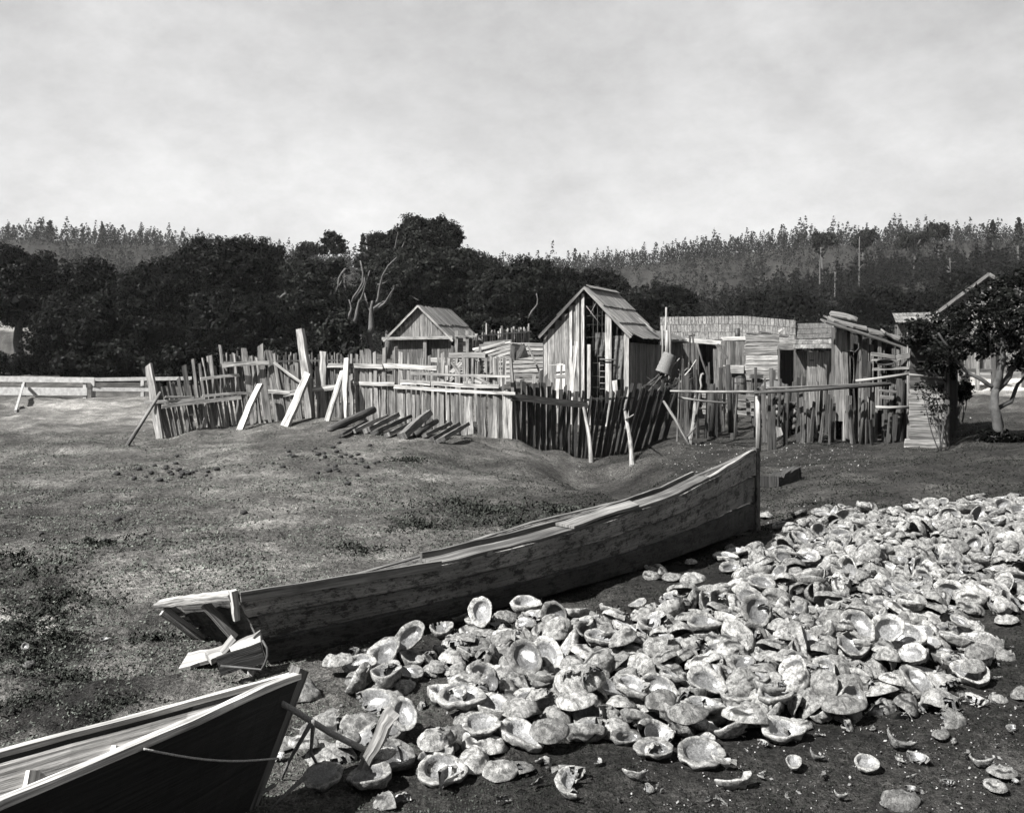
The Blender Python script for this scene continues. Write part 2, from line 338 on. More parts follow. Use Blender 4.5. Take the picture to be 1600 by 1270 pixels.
# ------------------------------------------------------------ ground
def build_ground():
    ts = np.concatenate([np.arange(-1.7, .75, .06), np.arange(.75, 2.0, .0052), np.arange(2.0, 3.2, .012), np.arange(3.2, 6.7, .035)])
    us = np.concatenate([np.arange(-2.2, -.66, .04), np.arange(-.66, .66, .0028), np.arange(.66, 2.21, .04)])
    T, Uu = np.meshgrid(ts, us, indexing='ij')
    y = 3 * np.sinh(T); x = 3 * Uu * np.cosh(T)
    z = ground(x, y); n0, n1 = x.shape
    me = bpy.data.meshes.new('ground')
    me.vertices.add(n0 * n1); me.vertices.foreach_set('co', np.stack([x, y, z], -1).astype(np.float32).ravel())
    i = np.arange(n0 * n1).reshape(n0, n1)
    q = np.stack([i[:-1, :-1], i[:-1, 1:], i[1:, 1:], i[1:, :-1]], -1).reshape(-1, 4)
    me.loops.add(q.size); me.loops.foreach_set('vertex_index', q.ravel().astype(np.int32))
    me.polygons.add(len(q)); me.polygons.foreach_set('loop_start', np.arange(len(q), dtype=np.int32) * 4); me.polygons.foreach_set('loop_total', np.full(len(q), 4, dtype=np.int32))
    me.polygons.foreach_set('use_smooth', np.ones(len(q), bool))
    # soil albedo by place
    A = [(0, 3.5, .05), (200, 3.3, .05), (420, 3.6, .045), (650, 3.5, .03), (900, 3.3, .022), (1200, 3.4, .02), (1500, 3.4, .02), (0, 5, .11), (60, 5.7, .17), (20, 6.6, .14), (200, 5, .07), (330, 5, .07), (500, 5.2, .05),
         (700, 5, .025), (1000, 5, .02), (1300, 5, .02), (1600, 5, .018), (100, 7, .06), (300, 7, .10), (450, 7, .075), (600, 7.5, .065), (750, 7.5, .05), (1200, 6.5, .018), (1500, 7, .018),
         (0, 9, .045), (200, 9.5, .07), (350, 9, .075), (550, 9.5, .06), (750, 9.5, .05), (880, 9.5, .028), (1250, 10, .022), (1600, 10, .02), (0, 14, .05), (200, 14, .06), (400, 14, .065), (600, 14, .07), (800, 14, .06),
         (950, 14, .018), (1100, 13, .02), (1250, 13, .022), (1450, 12.5, .028), (1600, 12.5, .028), (0, 19, .055), (150, 20, .07), (300, 18, .07), (500, 18, .065), (700, 17.5, .065), (850, 17, .055), (1000, 18, .028), (1150, 17.5, .028), (1300, 16, .02), (1500, 17, .022),
         (0, 26, .085), (150, 26, .12), (100, 34, .18), (250, 34, .14), (-100, 39, .03), (100, 39, .03), (280, 40, .03), (0, 45, .03), (200, 45, .03), (400, 28, .1), (700, 28, .06), (1000, 26, .035), (1300, 26, .035), (1550, 22, .04), (1550, 31, .30), (1750, 31, .3), (1500, 45, .1),
         (0, 45, .05), (300, 45, .04), (700, 45, .04), (1100, 45, .04), (0, 75, .03), (50, 110, .12), (300, 110, .1), (800, 110, .05), (1300, 110, .05), (0, 300, .012), (800, 300, .012), (1600, 300, .012), (300, 180, .015), (1200, 180, .012), (700, 180, .012), (1500, 110, .012), (1100, 110, .02)]
    px = np.clip(800 + 1500 * x / np.maximum(y, 2.), -300, 1900); ly = np.log(np.maximum(y, 2.))
    num = np.zeros_like(x); den = np.zeros_like(x)
    for a, Y, t in A:
        w = 1 / (((px - a) / 120) ** 2 + ((ly - math.log(Y)) / .22) ** 2 + .15) ** 2
        num += w * math.log(t); den += w
    tone = np.exp(num / den)
    n1_ = fbm(x * .9 + 3, y * .9, 4, 40); n2_ = fbm(x * 3, y * 3, 3, 50)
    tone = tone * np.exp(.8 * n1_ + .9 * n2_)
    lf = np.clip((360 - px) / 150, 0, 1) * np.clip((9 - y) / 2, 0, 1)          # dark tufted patches in the pale bank
    tone = tone * (1 - .75 * lf * np.clip((fbm(x * 1.6, y * 1.6, 4, 61) - .05) * 8, 0, 1))
    at = me.attributes.new('tone', 'FLOAT', 'POINT'); at.data.foreach_set('value', (tone * (1.15 + .10 * np.clip((900 - px) / 300, 0, 1))).astype(np.float32).ravel())
    me.materials.append(M_SOIL); me.update(calc_edges=True)
    o = bpy.data.objects.new('ground', me); scene.collection.objects.link(o); o['kind'] = 'structure'
    return o
GROUND = build_ground()
# ------------------------------------------------------------ helpers for curves
def lerp_table(tab, x):
    xs = [t[0] for t in tab]; return float(np.interp(x, xs, [t[1] for t in tab]))
def zfix(x, y, tab):                     # height that puts the point (x, y) on a traced edge
    px = 800 + 1500 * x / y
    return zat(lerp_table(tab, px), y)

# ------------------------------------------------------------ the large skiff
def build_skiff():
    c0 = Vector((-1.60, 4.92, 0)); c1 = Vector((2.17, 8.62, 0)); ax = (c1 - c0); Lb = ax.length; ax /= Lb
    far = Vector((-ax.y, ax.x, 0))
    root = thing('wooden_skiff', (0.3, 6.8, 0.0), 'long weathered plank skiff with square stern lying heeled beside the shell heap', 'boat')
    near_tab = [(370, 932), (458, 916), (555, 903), (700, 878), (835, 845), (933, 818), (1060, 772), (1120, 741), (1178, 704)]
    far_tab = [(252, 948), (400, 926), (560, 896), (700, 857), (828, 817), (977, 781), (1037, 763), (1100, 738), (1179, 703)]
    NS = 40
    def beam(s): return float(np.interp(s, [0, .12, .35, .6, .8, .92, 1], [.80, .92, 1.02, .93, .62, .30, .03]))
    def bot(s): return float(np.interp(s, [0, .12, .35, .6, .8, .92, 1], [.62, .74, .82, .72, .44, .17, .02]))
    Nn, Ff, Cn, Cf = [], [], [], []
    for i in range(NS + 1):
        s = i / NS; c = c0 + ax * (Lb * s)
        n = c - far * beam(s) / 2; f = c + far * beam(s) / 2
        n.z = zfix(n.x, n.y, near_tab); f.z = zfix(f.x, f.y, far_tab)
        if i == 0: n.z += 0.0
        cb = c0 + ax * (.20 + (Lb - .24) * s)       # raked transom, plumb stem
        a = cb - far * (bot(s) / 2 + .02); b = cb + far * (bot(s) / 2 - .02)
        sink = float(np.interp(s, [0, .15, .8, 1], [.0, .03, .02, -.06]))
        a.z = .012 + sink * .3 - .01 * s; b.z = -.01 - .03 * s
        if s > .98: a.z = b.z = -.05
        Nn.append(n); Ff.append(f); Cn.append(a); Cf.append(b)
    def side(lo, hi, name, tones, outward, nst=3):
        # each side: strakes, doubled for thickness
        m = MB(); th = .028
        for k in range(nst):
            q0, q1 = (0, .33, .68, 1)[k:k + 2]
            V = []; U = []; F = []; uo = rr(0, 30); vo = rr(0, 30); T = []
            for i in range(NS + 1):
                p = lo[i].lerp(hi[i], q0 + (.018 if k else 0)); r = lo[i].lerp(hi[i], q1 - .018)
                w = (hi[i] - lo[i]).length
                o = outward(i) * (.004 * math.sin(i * 1.7 + k * 2) + .012 * (1 - k % 2))
                V += [p + o, r + o, r - outward(i) * th, p - outward(i) * th]
                for a in range(4): T.append(tones[k] * (1 + .2 * math.sin(i * .9 + k)))
            for i in range(NS):
                d0 = i / NS * Lb; d1 = (i + 1) / NS * Lb
                for j in range(4):
                    i0 = i * 4 + j; i1 = i * 4 + (j + 1) % 4
                    va = (0, .17, .2, .37, .4)[j:j + 2]
                    F.append((i0, i0 + 4, i1 + 4, i1)); U.append(((uo + d0, vo + va[0]), (uo + d1, vo + va[0]), (uo + d1, vo + va[1]), (uo + d0, vo + va[1])))
            F.append((0, 1, 2, 3)); U.append(((0, 0), (0, .1), (.02, .1), (.02, 0)))
            m.add(V, F, U, T)
        return m.build(name, M_BOAT, root)
    side(Cn, Nn, 'hull_side', (.05, .17, .26), lambda i: (-far * .95 - Vector((0, 0, .25))).normalized())  # strakes toned darker downward, shade on the near side put into colour
    side(Cf, Ff, 'hull_side', (.14, .2, .22), lambda i: (far * .95 - Vector((0, 0, .25))).normalized())
    m = MB()                                            # bottom planking
    for i in range(NS):
        up = Vector((0, 0, .03))
        for A, B in ((0, .5), (.5, 1)):
            a, b = Cn[i].lerp(Cf[i], A + .01), Cn[i].lerp(Cf[i], B - .01); c, d = Cn[i + 1].lerp(Cf[i + 1], B - .01), Cn[i + 1].lerp(Cf[i + 1], A + .01)
            m.quad(a + up, b + up, c + up, d + up, .10)
            m.quad(d - up * .5, c - up * .5, b - up * .5, a - up * .5, .05)
    m.build('hull_bottom', M_WOOD, root)
    def rail(pts, w, t, off, tone, name, s0=0, s1=NS, mat=M_WOOD, dz=.0):
        m = MB(); V = []; F = []; U = []; T = []; d = 0; uo = rr(0, 40)
        for i in range(s0, s1 + 1):
            p = pts[i] + off * 1.0 + Vector((0, 0, dz + rr(-.003, .003)))
            ww = w * (1 + rr(-.12, .12)); tt = t
            q = Vector((0, 0, 1))
            V += [p - far * ww / 2 + q * tt, p + far * ww / 2 + q * tt, p + far * ww / 2, p - far * ww / 2]; T += [tone * rr(.75, 1.25)] * 4
        n = s1 - s0
        for i in range(n):
            u0, u1 = uo + i * Lb / NS, uo + (i + 1) * Lb / NS
            for j in range(4):
                i0 = i * 4 + j; i1 = i * 4 + (j + 1) % 4
                va = (0, w, w + t, 2 * w + t, 2 * w + 2 * t)
                F.append((i0, i1, i1 + 4, i0 + 4)); U.append(((u0, va[j]), (u0, va[j + 1]), (u1, va[j + 1]), (u1, va[j])))
        F += [(3, 2, 1, 0), (n * 4, n * 4 + 1, n * 4 + 2, n * 4 + 3)]; U += [((0, 0), (0, w), (t, w), (t, 0))] * 2
        m.add(V, F, U, T); return m.build(name, mat, root)
    rail(Nn, .035, .018, far * .012, .22, 'gunwale', 0, 12, M_WOOD, -.010); rail(Nn, .035, .018, far * .012, .28, 'gunwale', 31, NS, M_WOOD, -.006)
    rail(Ff, .035, .020, -far * .012, .14, 'gunwale', 0, NS, M_WOOD, -.012)
    # side decking along the near side, with its coaming
    rail(Nn, .15, .018, far * .070, .12, 'side_deck', 9, 31, M_WOOD, -.010)
    rail(Nn, .020, .060, far * .155, .13, 'coaming', 9, 31, M_WOOD, -.02)
    rail(Ff, .10, .018, -far * .085, .15, 'side_deck', 14, 32, M_WOOD, -.03)
    # patch board lying on the side deck
    P1('patch_board', M_WOOD, root, lambda m: m.plank(Nn[17] + far * .06 + Vector((0, 0, .022)), Nn[23] + far * .06 + Vector((0, 0, .024)), .15, .016, (0, 0, 1), .19, 6, .16, ragged=.7, s0=0))
    for i, w in ((12, .16), (27, .14), (33, .12)):      # thwarts
        a = Nn[i].lerp(Ff[i], .05); b = Nn[i].lerp(Ff[i], .95); dz = Vector((0, 0, -.09 if i < 30 else -.06))
        P1('thwart', M_WOOD, root, lambda m: m.plank(a + dz, b + dz, w, .028, (0, 0, 1), .2, 3, .03))
    for i in (5, 15, 21, 30, 36):                        # frames inside
        def fn(m, i=i):
            m.plank(Nn[i] + far * .035 + Vector((0, 0, -.02)), Cn[i] + far * .04 + Vector((0, 0, .03)), .05, .035, ax, .14)
            m.plank(Ff[i] - far * .035 + Vector((0, 0, -.02)), Cf[i] - far * .04 + Vector((0, 0, .03)), .05, .035, ax, .14)
            m.plank(Cn[i] + Vector((0, 0, .04)), Cf[i] + Vector((0, 0, .04)), .05, .03, ax, .12)
        P1('frame', M_WOOD, root, fn)
    # raked transom set in a little from the ends of the side planks
    def tr(m):
        A, B, C_, D = Nn[0] + ax * .07, Ff[0] + ax * .07, Cf[0] + ax * .03, Cn[0] + ax * .03
        n = (B - A).cross(D - A).normalized()
        if n.dot(ax) > 0: n = -n
        for k, (q0, q1, tn) in enumerate(((0, .40, .085), (.42, .72, .06), (.74, 1, .075))):
            p0 = A.lerp(D, (q0 + q1) / 2); p1 = B.lerp(C_, (q0 + q1) / 2); w = (A - D).length * (q1 - q0)
            m.plank(p0, p1, w, .028, n, tn, 4, .02, ragged=.05)
    P1('transom', M_BOAT, root, tr)
    nrm = -ax
    P1('transom_cap', M_WOOD, root, lambda m: m.plank(Nn[0] - ax * .02 + Vector((0, 0, .012)), Ff[0] - ax * .03 + Vector((0, 0, .012)) + far * .03, .055, .028, (-.3, -.3, 1), .40, 12, .22, ragged=.7))
    P1('transom_cleat', M_WOOD, root, lambda m: m.plank(Nn[0].lerp(Ff[0], .42) + Vector((0, 0, -.02)) - ax * .0, Cn[0].lerp(Cf[0], .25).lerp(Nn[0].lerp(Ff[0], .42), .35) - ax * .01, .055, .03, nrm, .17, 3, .1, w1=.045))
    P1('transom_cleat', M_WOOD, root, lambda m: m.plank(Nn[0].lerp(Ff[0], .95) + Vector((0, 0, -.02)) - ax * .03, Cf[0] - ax * .03 + far * .02, .03, .05, nrm, .30, 4, .1))
    P1('corner_knee', M_WOOD, root, lambda m: m.plank(Nn[0] - ax * .03 + Vector((0, 0, .03)), Nn[0] - ax * .015 - far * .01 + Vector((0, 0, -.11)), .04, .03, nrm, .36, 4, .16, w1=.015))
    P1('rub_strake', M_WOOD, root, lambda m: m.plank(Nn[0] - far * .02 + Vector((0, 0, -.0)), Nn[9] - far * .02 + Vector((0, 0, -.004)), .05, .018, -far, .19, 8, .05))
    P1('stem_post', M_BOAT, root, lambda m: m.plank(Nn[NS].lerp(Ff[NS], .5) + ax * .02 + Vector((0, 0, .025)), Cn[NS].lerp(Cf[NS], .5) + ax * .03, .07, .06, ax, .10, 6, .1, ragged=.3))
    return Nn, Ff, Cn, Cf, ax, far
SK = build_skiff()

def broken_planks():                                   # wreck of a box under the stern
    t = thing('broken_crate', hit(372, 1045), 'splintered remains of a plank crate leaning under the square stern of the long skiff', 'broken crate')
    Y = 4.55
    P1('board', M_SMOOTHWOOD, t, lambda m: m.plank(W(372, 1022, 4.62), W(412, 1000, 4.66), .13, .03, (-.2, -.5, 1), .5, 4, .16, ragged=.5))
    P1('board', M_SMOOTHWOOD, t, lambda m: m.plank(W(316, 1031, 4.72), W(362, 1014, 4.80), .10, .03, (-.2, -.4, 1), .38, 4, .16, ragged=.6))
    P1('board', M_WOOD, t, lambda m: m.plank(W(348, 1022, 4.66), W(366, 999, 4.7), .05, .03, (-.2, -.6, 1), .2, 3, .1, ragged=.6))
    P1('side_panel', M_WOOD, t, lambda m: m.plank(W(340, 1040, 4.55), W(412, 1018, 4.58), .09, .02, (.4, -1, .1), .02, 4, .1, ragged=.3))  # dark sheet standing in for the shaded cavity under the boards
    P1('hoop', M_IRON, t, lambda m: m.tube([W(410, 1000, 4.52), W(417, 1012, 4.5), W(418, 1024, 4.5), W(414, 1036, 4.5), W(408, 1046, 4.5), W(380, 1043, 4.5), W(345, 1040, 4.52)], .006, 6, .8))
    m = MB(); a = hit(286, 1046, .03); b = hit(338, 1038, .04)
    m.plank(a, b, .16, .02, (0.05, -.15, 1), .55, 4, .1, w1=.10, ragged=.7)
    m.build('plank_offcut', M_SMOOTHWOOD, label='pale flat triangular plank offcut lying on the turf left of the broken crate', cat='offcut')
    m = MB(); a = hit(392, 1056, .004); m.plank(a, a + Vector((.01, 0, .07)), .03, .03, (0, -1, 0), .6, 2)
    m.build('peg', M_SMOOTHWOOD, label='tiny white peg standing below the broken crate at the skiff stern', cat='peg')
broken_planks()

# ------------------------------------------------------------ the near boat, cut by the lower left corner of the picture
def build_near_boat():
    root = thing('rowing_boat', (-1.4, 2.2, 0), 'slender pale rowing boat with shade-toned black outside and pointed bow in the lower left corner', 'boat')
    tip = W(463, 1056, 3.5)
    near_tab = [(-400, 1400), (-100, 1295), (0, 1256), (100, 1214), (210, 1168), (300, 1130), (390, 1087), (463, 1056)]
    far_tab = [(-400, 1290), (-100, 1205), (0, 1180), (100, 1152), (200, 1127), (350, 1086), (463, 1054)]
    d = Vector((-.53, -.85, 0)).normalized(); fa = Vector((-d.y, d.x, 0)); fa = -fa if fa.x > 0 else fa
    NS = 30; Lb = 3.8; Nn, Ff, Cn, Cf = [], [], [], []
    for i in range(NS + 1):
        s = i / NS; c = Vector((tip.x, tip.y, 0)) + d * Lb * s + fa * .0
        bw = float(np.interp(s, [0, .1, .3, .55, .8, 1], [.02, .27, .56, .74, .70, .5]))
        n = c - fa * bw * .5; f = c + fa * bw * .5
        yn, yf = max(n.y, 2.2), max(f.y, 2.2)
        if s < .36: n.z = zfix(n.x, n.y, near_tab); f.z = zfix(f.x, f.y, far_tab); zn, zf = n.z, f.z
        else: n.z = zn + (.42 - zn) * min(1, (s - .36) * 3); f.z = zf + (.36 - zf) * min(1, (s - .36) * 3)
        bb = bw * .62; rake = float(np.interp(s, [0, .3, 1], [.25, .10, 0]))
        cb = c + d * rake
        a = cb - fa * bb * .5; b = cb + fa * bb * .5; a.z = float(np.interp(s, [0, .2, 1], [.0, .03, .03])); b.z = a.z - .03
        Nn.append(n); Ff.append(f); Cn.append(a); Cf.append(b)
    def skin(lo, hi, out, name, mat, tone, inner=None):
        m = MB(); V = []; F = []; U = []; T = []
        for i in range(NS + 1):
            o = out * .012
            V += [lo[i] + o, hi[i] + o, hi[i] - o, lo[i] - o]
            T += [tone, tone, inner or tone, inner or tone]
        for i in range(NS):
            for j in range(4):
                i0 = i * 4 + j; i1 = i * 4 + (j + 1) % 4; va = (0, .4, .42, .82, .84)[j:j + 2]
                F.append((i0, i0 + 4, i1 + 4, i1)); U.append(((i * Lb / NS, va[0]), ((i + 1) * Lb / NS, va[0]), ((i + 1) * Lb / NS, va[1]), (i * Lb / NS, va[1])))
        m.add(V, F, U, T); return m.build(name, mat, root)
    skin(Cn, [p.copy() for p in Nn], -fa, 'hull_side', M_SMOOTHWOOD, .012, .012)  # black tone puts the shade on the hull into its colour
    skin([p - fa * .0 for p in Cf], Ff, fa, 'hull_side', M_SMOOTHWOOD, .02, .02)
    for L_, o, nm in ((Nn, fa, 'inner_planking'), (Ff, -fa, 'inner_planking')):
        lo = Cn if L_ is Nn else Cf
        m = MB()
        for q0, q1 in ((.03, .49), (.50, .96)):
            V = []; F = []; U = []
            for i in range(NS + 1):
                V += [lo[i].lerp(L_[i], q0) + o * .016, lo[i].lerp(L_[i], q1) + o * .016]
            for i in range(NS): F.append((i * 2, i * 2 + 1, i * 2 + 3, i * 2 + 2)); U.append(((i * .12, q0 * .4), (i * .12, q1 * .4), (i * .12 + .12, q1 * .4), (i * .12 + .12, q0 * .4)))
            m.add(V, F, U, (1.0 if L_ is Ff else .3) * rr(.85, 1.1))  # far planking toned brighter to stand in for sunlight on it
        m.build(nm, M_SMOOTHWOOD, root)
    for L_, o in ((Nn, fa), (Ff, -fa)):
        m = MB(); V = []; F = []; U = []; T = []
        for i in range(NS + 1):
            p = L_[i] + Vector((0, 0, -.008)); w = .030 if L_ is Nn else .026
            V += [p - fa * w / 2 + Vector((rr(-.001, .001), 0, .022 + rr(-.003, .002))), p + fa * w / 2 + Vector((0, 0, .022 + rr(-.003, .002))), p + fa * w / 2, p - fa * w / 2]; T += [.85 * rr(.6, 1.15)] * 4
        for i in range(NS):
            for j in range(4):
                i0 = i * 4 + j; i1 = i * 4 + (j + 1) % 4; va = (0, .04, .07, .11, .14)[j:j + 2]
                F.append((i0, i1, i1 + 4, i0 + 4)); U.append(((i * .127, va[0]), (i * .127, va[1]), (i * .127 + .127, va[1]), (i * .127 + .127, va[0])))
        m.add(V, F, U, T); m.build('gunwale', M_SMOOTHWOOD, root)
    m = MB()
    for i in range(NS): m.quad(Cn[i] + Vector((0, 0, .01)), Cf[i] + Vector((0, 0, .01)), Cf[i + 1] + Vector((0, 0, .01)), Cn[i + 1] + Vector((0, 0, .01)), .12)
    m.build('hull_bottom', M_SMOOTHWOOD, root)
    fpx = [800 + 1500 * q.x / max(q.y, .5) for q in Ff]
    for i in (min(range(NS), key=lambda k: abs(fpx[k] - 200)), min(range(NS), key=lambda k: abs(fpx[k] - 42)), 13, 19, 25):
        def fn(m, i=i):
            m.plank(Ff[i] - fa * .030 + Vector((0, 0, -.055)), Cf[i] - fa * .030, .035, .035, d, .8, 2, .02)
            m.plank(Cn[i] + Vector((0, 0, .03)), Cf[i] + Vector((0, 0, .03)), .05, .04, d, .25, 2, .02)
        P1('frame', M_SMOOTHWOOD, root, fn)
    P1('stem_post', M_SMOOTHWOOD, root, lambda m: m.plank(tip + Vector((.01, .012, .02)), Vector((tip.x - .135, tip.y - .20, -.02)), .045, .05, -d, .10, 6, .06, ragged=.5))
    P1('transom', M_SMOOTHWOOD, root, lambda m: m.plank(Nn[NS].lerp(Cn[NS], .5), Ff[NS].lerp(Cf[NS], .5), .34, .03, d, .15, 3))
    # cord hanging across the outside of the hull
    m = MB(); a = Nn[9] - fa * .03; b = Vector(((425 - 800) / 1500 * 3.32, 3.32, zat(1181, 3.32)))
    a = W(214, 1166, Nn[0].y - .82) ; pts = [a.lerp(b, k / 10) - Vector((0, 0, .02 * math.sin(k / 10 * math.pi))) - fa * .03 for k in range(11)]
    m.tube(pts, .0035, 6, 1.5); m.build('cord', M_ROPE, label='thin pale cord stretched across the black side of the near rowing boat', cat='cord')
    # pole lashed to the bow and pinned by a stake
    m = MB(); a = W(436, 1096, 3.38); b = W(596, 1184, 3.55)
    m.tube([a, a.lerp(b, .1), a.lerp(b, .5) + Vector((0, 0, -.01)), b], [.011, .012, .011, .012], 8, .9, rough=.12)
    for k in range(40):
        pass
    m.build('mooring_rope', M_ROPE, label='thick twisted rope running from the bow of the near boat to the leaning stake', cat='rope')
    m = MB(); a = hit(556, 1212, -.03); b = W(612, 1112, a.y - .1)
    m.plank(a, b, .036, .035, (-.3, -1, 0), .34, 7, .16, w1=.052, ragged=.4); m.build('mooring_stake', M_SMOOTHWOOD, label='stout pale stake leaning right with the bow rope tied round its foot', cat='stake')
    for k, (x0, y0, x1, y1) in enumerate(((486, 1128, 440, 1218), (490, 1126, 505, 1212), (430, 1225, 395, 1262), (478, 1212, 420, 1266))):
        m = MB(); a = W(x0, y0, 3.35); b = hit(x1, y1)
        mid = a.lerp(b, .5) + Vector((rr(-.03, .03), 0, rr(-.03, .0)))
        m.tube([a, mid, b], [.008, .006, .004], 6, .6, rough=.2)
        m.build('rope_end', M_ROPE, label=('frayed rope end slanting down left from the bow rope to the turf', 'frayed rope strand hanging straight down from the bow rope', 'loose rope end trailing down at the foot of the black bow', 'long rope tail on the turf by the foot of the black bow')[k], cat='rope')
build_near_boat()

# ------------------------------------------------------------ picket fences
def fence(name, label, base, top, lean, x0, x1, wpx, tone, n_parts, extra=(), rails=(), step=(6.5, 10), nrm=(0, -1, 0), toff=0, irr=7, rail_lift=.07, gap=0.15):
    """base: (px, py, Y); top: (px, py); lean: (px, shift)"""
    bx = [b[0] for b in base]
    def B(px): return float(np.interp(px, bx, [b[1] for b in base])), float(np.interp(px, bx, [b[2] for b in base]))
    mid = (x0 + x1) / 2; yb, Yb = B(mid)
    root = thing(name, W(mid, yb, Yb), label, 'fence', 'picket fences round the yard')
    P = []
    x = x0
    while x < x1:
        w = rr(*wpx); yb, Yb = B(x); yt = lerp_table(top, x) + rr(-irr, irr); h = (yb - yt)
        tx = x + lerp_table(lean, x) * h / 100 + rr(-1.2, 1.2)
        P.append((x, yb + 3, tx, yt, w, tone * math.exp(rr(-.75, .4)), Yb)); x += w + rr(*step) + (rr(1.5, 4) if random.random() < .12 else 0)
    for e in extra:
        yb, Yb = B(e[0]); P.append((e[0], e[1], e[2], e[3], e[4], e[5], Yb - .02))
    for k, p in enumerate(P):
        x, yb, tx, yt, w, tn, Y = p; wm = w / 1500 * Y
        m = MB(); oy = rr(-.015, .015)
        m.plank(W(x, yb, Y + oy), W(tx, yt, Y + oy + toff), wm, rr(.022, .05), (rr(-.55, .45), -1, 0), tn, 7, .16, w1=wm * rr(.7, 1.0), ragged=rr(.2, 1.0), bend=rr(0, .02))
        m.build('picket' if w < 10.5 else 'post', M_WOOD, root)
    for r in rails:
        xa, ya, xb, yb_, w, tn = r[:6]; lift = r[6] if len(r) > 6 else rail_lift
        Ya, Yb2 = B(xa)[1] - lift, B(xb)[1] - lift
        P1('rail', M_WOOD, root, lambda m: m.plank(W(xa, ya, Ya), W(xb, yb_, Yb2), w / 1500 * Ya, .035, nrm, tn, 7, .07, ragged=.5, bend=.015, w1=w / 1500 * Ya * rr(.8, 1.1)))
    return root
base1 = [(240, 690, 18.5), (330, 668, 19), (378, 660, 19.3), (440, 657, 19.4), (540, 656, 19.3), (640, 664, 18.7), (720, 676, 18.3), (795, 690, 18)]
top1 = [(240, 612), (300, 596), (345, 575), (400, 560), (460, 566), (540, 572), (580, 586), (640, 596), (800, 606)]
lean1 = [(240, -24), (350, -18), (430, -11), (520, -4), (560, -1), (800, 0)]
ex1 = [(251, 692, 232, 570, 13, .34), (264, 688, 244, 600, 8, .2), (300, 650, 287, 571, 7, .12), (322, 668, 311, 568, 6, .28), (328, 640, 317, 560, 4, .26), (338, 664, 327, 554, 12, .20), (312, 640, 302, 561, 6, .15),
       (356, 668, 344, 539, 5, .22), (373, 664, 366, 553, 5, .22), (397, 662, 381, 543, 9, .36), (417, 658, 406, 538, 9, .30), (441, 657, 419, 547, 10, .18), (446, 656, 428, 553, 6, .22),
       (507, 655, 505, 548, 11, .32), (530, 656, 527, 552, 3, .26), (551, 656, 549, 554, 4, .26), (558, 655, 557, 553, 5, .27), (566, 655, 565, 546, 8, .36), (574, 655, 572, 546, 5, .34), (581, 656, 578, 547, 5, .28), (590, 656, 585, 550, 6, .30),
       (600, 660, 601, 542, 8, .22), (619, 662, 619, 542, 6, .22), (628, 662, 626, 549, 7, .30), (640, 664, 638, 552, 5, .24), (662, 666, 663, 549, 4, .3), (685, 668, 685, 545, 4, .3), (691, 668, 691, 551, 6, .32), (773, 690, 773, 560, 8, .36), (790, 693, 789, 612, 9, .42)]
rails1 = [(345, 571, 421, 567, 7.5, .46), (313, 592, 374, 586, 5, .50), (258, 620, 303, 621, 3.5, .40), (226, 629, 318, 623, 5, .45, .09), (252, 635, 376, 621, 6.5, .38, .12), (316, 619, 391, 614, 4, .42),
          (420, 611, 455, 614, 6, .46), (442, 616, 526, 604, 8, .44), (428, 566, 470, 597, 4, .36, .1), (512, 571, 598, 573, 6.5, .36), (600, 571, 684, 575, 7.5, .46), (550, 598, 617, 600, 6, .34),
          (642, 583, 797, 588, 4.5, .42, .1), (627, 597, 672, 599, 7, .46), (674, 598, 780, 604, 6.5, .42, .08), (616, 604, 806, 615, 5.5, .44, .11)]
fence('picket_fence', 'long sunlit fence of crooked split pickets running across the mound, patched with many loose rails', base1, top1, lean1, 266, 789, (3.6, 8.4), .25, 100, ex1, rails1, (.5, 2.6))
# bent tall post with its crutch
def bent():
    t = thing('bent_post', hit(483, 657), 'tallest pale post of the picket fence, bent like an elbow', 'post')
    P1('upper_timber', M_SMOOTHWOOD, t, lambda m: m.plank(W(480, 592, 19.2), W(469, 514, 19.2), .17, .12, (-.3, -1, 0), .46, 5, .06, w1=.13, ragged=.15))
    P1('lower_timber', M_WOOD, t, lambda m: m.plank(W(484, 660, 19.25), W(480, 588, 19.2), .14, .1, (-.3, -1, 0), .32, 4, .06))
bent()
PROPS = [('thin round pole propping the left end of the picket fence', 198, 697, 251, 613, 6.5, .16, 'r'), ('short pale plank prop leaning on the fence left of the elbow post', 375, 672, 407, 601, 10, .48, 'p'),
         ('thick pale log prop leaning against the elbow post', 445, 666, 481, 584, 12.5, .50, 'p'), ('pale plank prop leaning right, just right of the elbow post', 511, 658, 536, 580, 9, .44, 'p'),
         ('upright white plank standing in front of the fence beside the log pile', 538, 657, 542, 559, 9, .52, 'p')]
for lab, x0, y0, x1, y1, w, tn, kd in PROPS:
    a = hit(x0, y0, -.02); Yt = float(np.interp(x1, [b[0] for b in base1], [b[2] for b in base1])) - .24
    b = W(x1, y1, Yt); wm = w / 1500 * a.y; m = MB()
    if kd == 'r': m.tube([a, a.lerp(b, .5), b], [wm * .5, wm * .48, wm * .42], 9, tn, rough=.05)
    else: m.plank(a, b, wm, wm * .6, (-.3, -1, .2), tn, 6, .12, w1=wm * .85, ragged=.4, bend=.03)
    m.build('fence_prop', M_SMOOTHWOOD if kd == 'p' else M_WOOD, label=lab, cat='prop', group='props leaning on the fences')
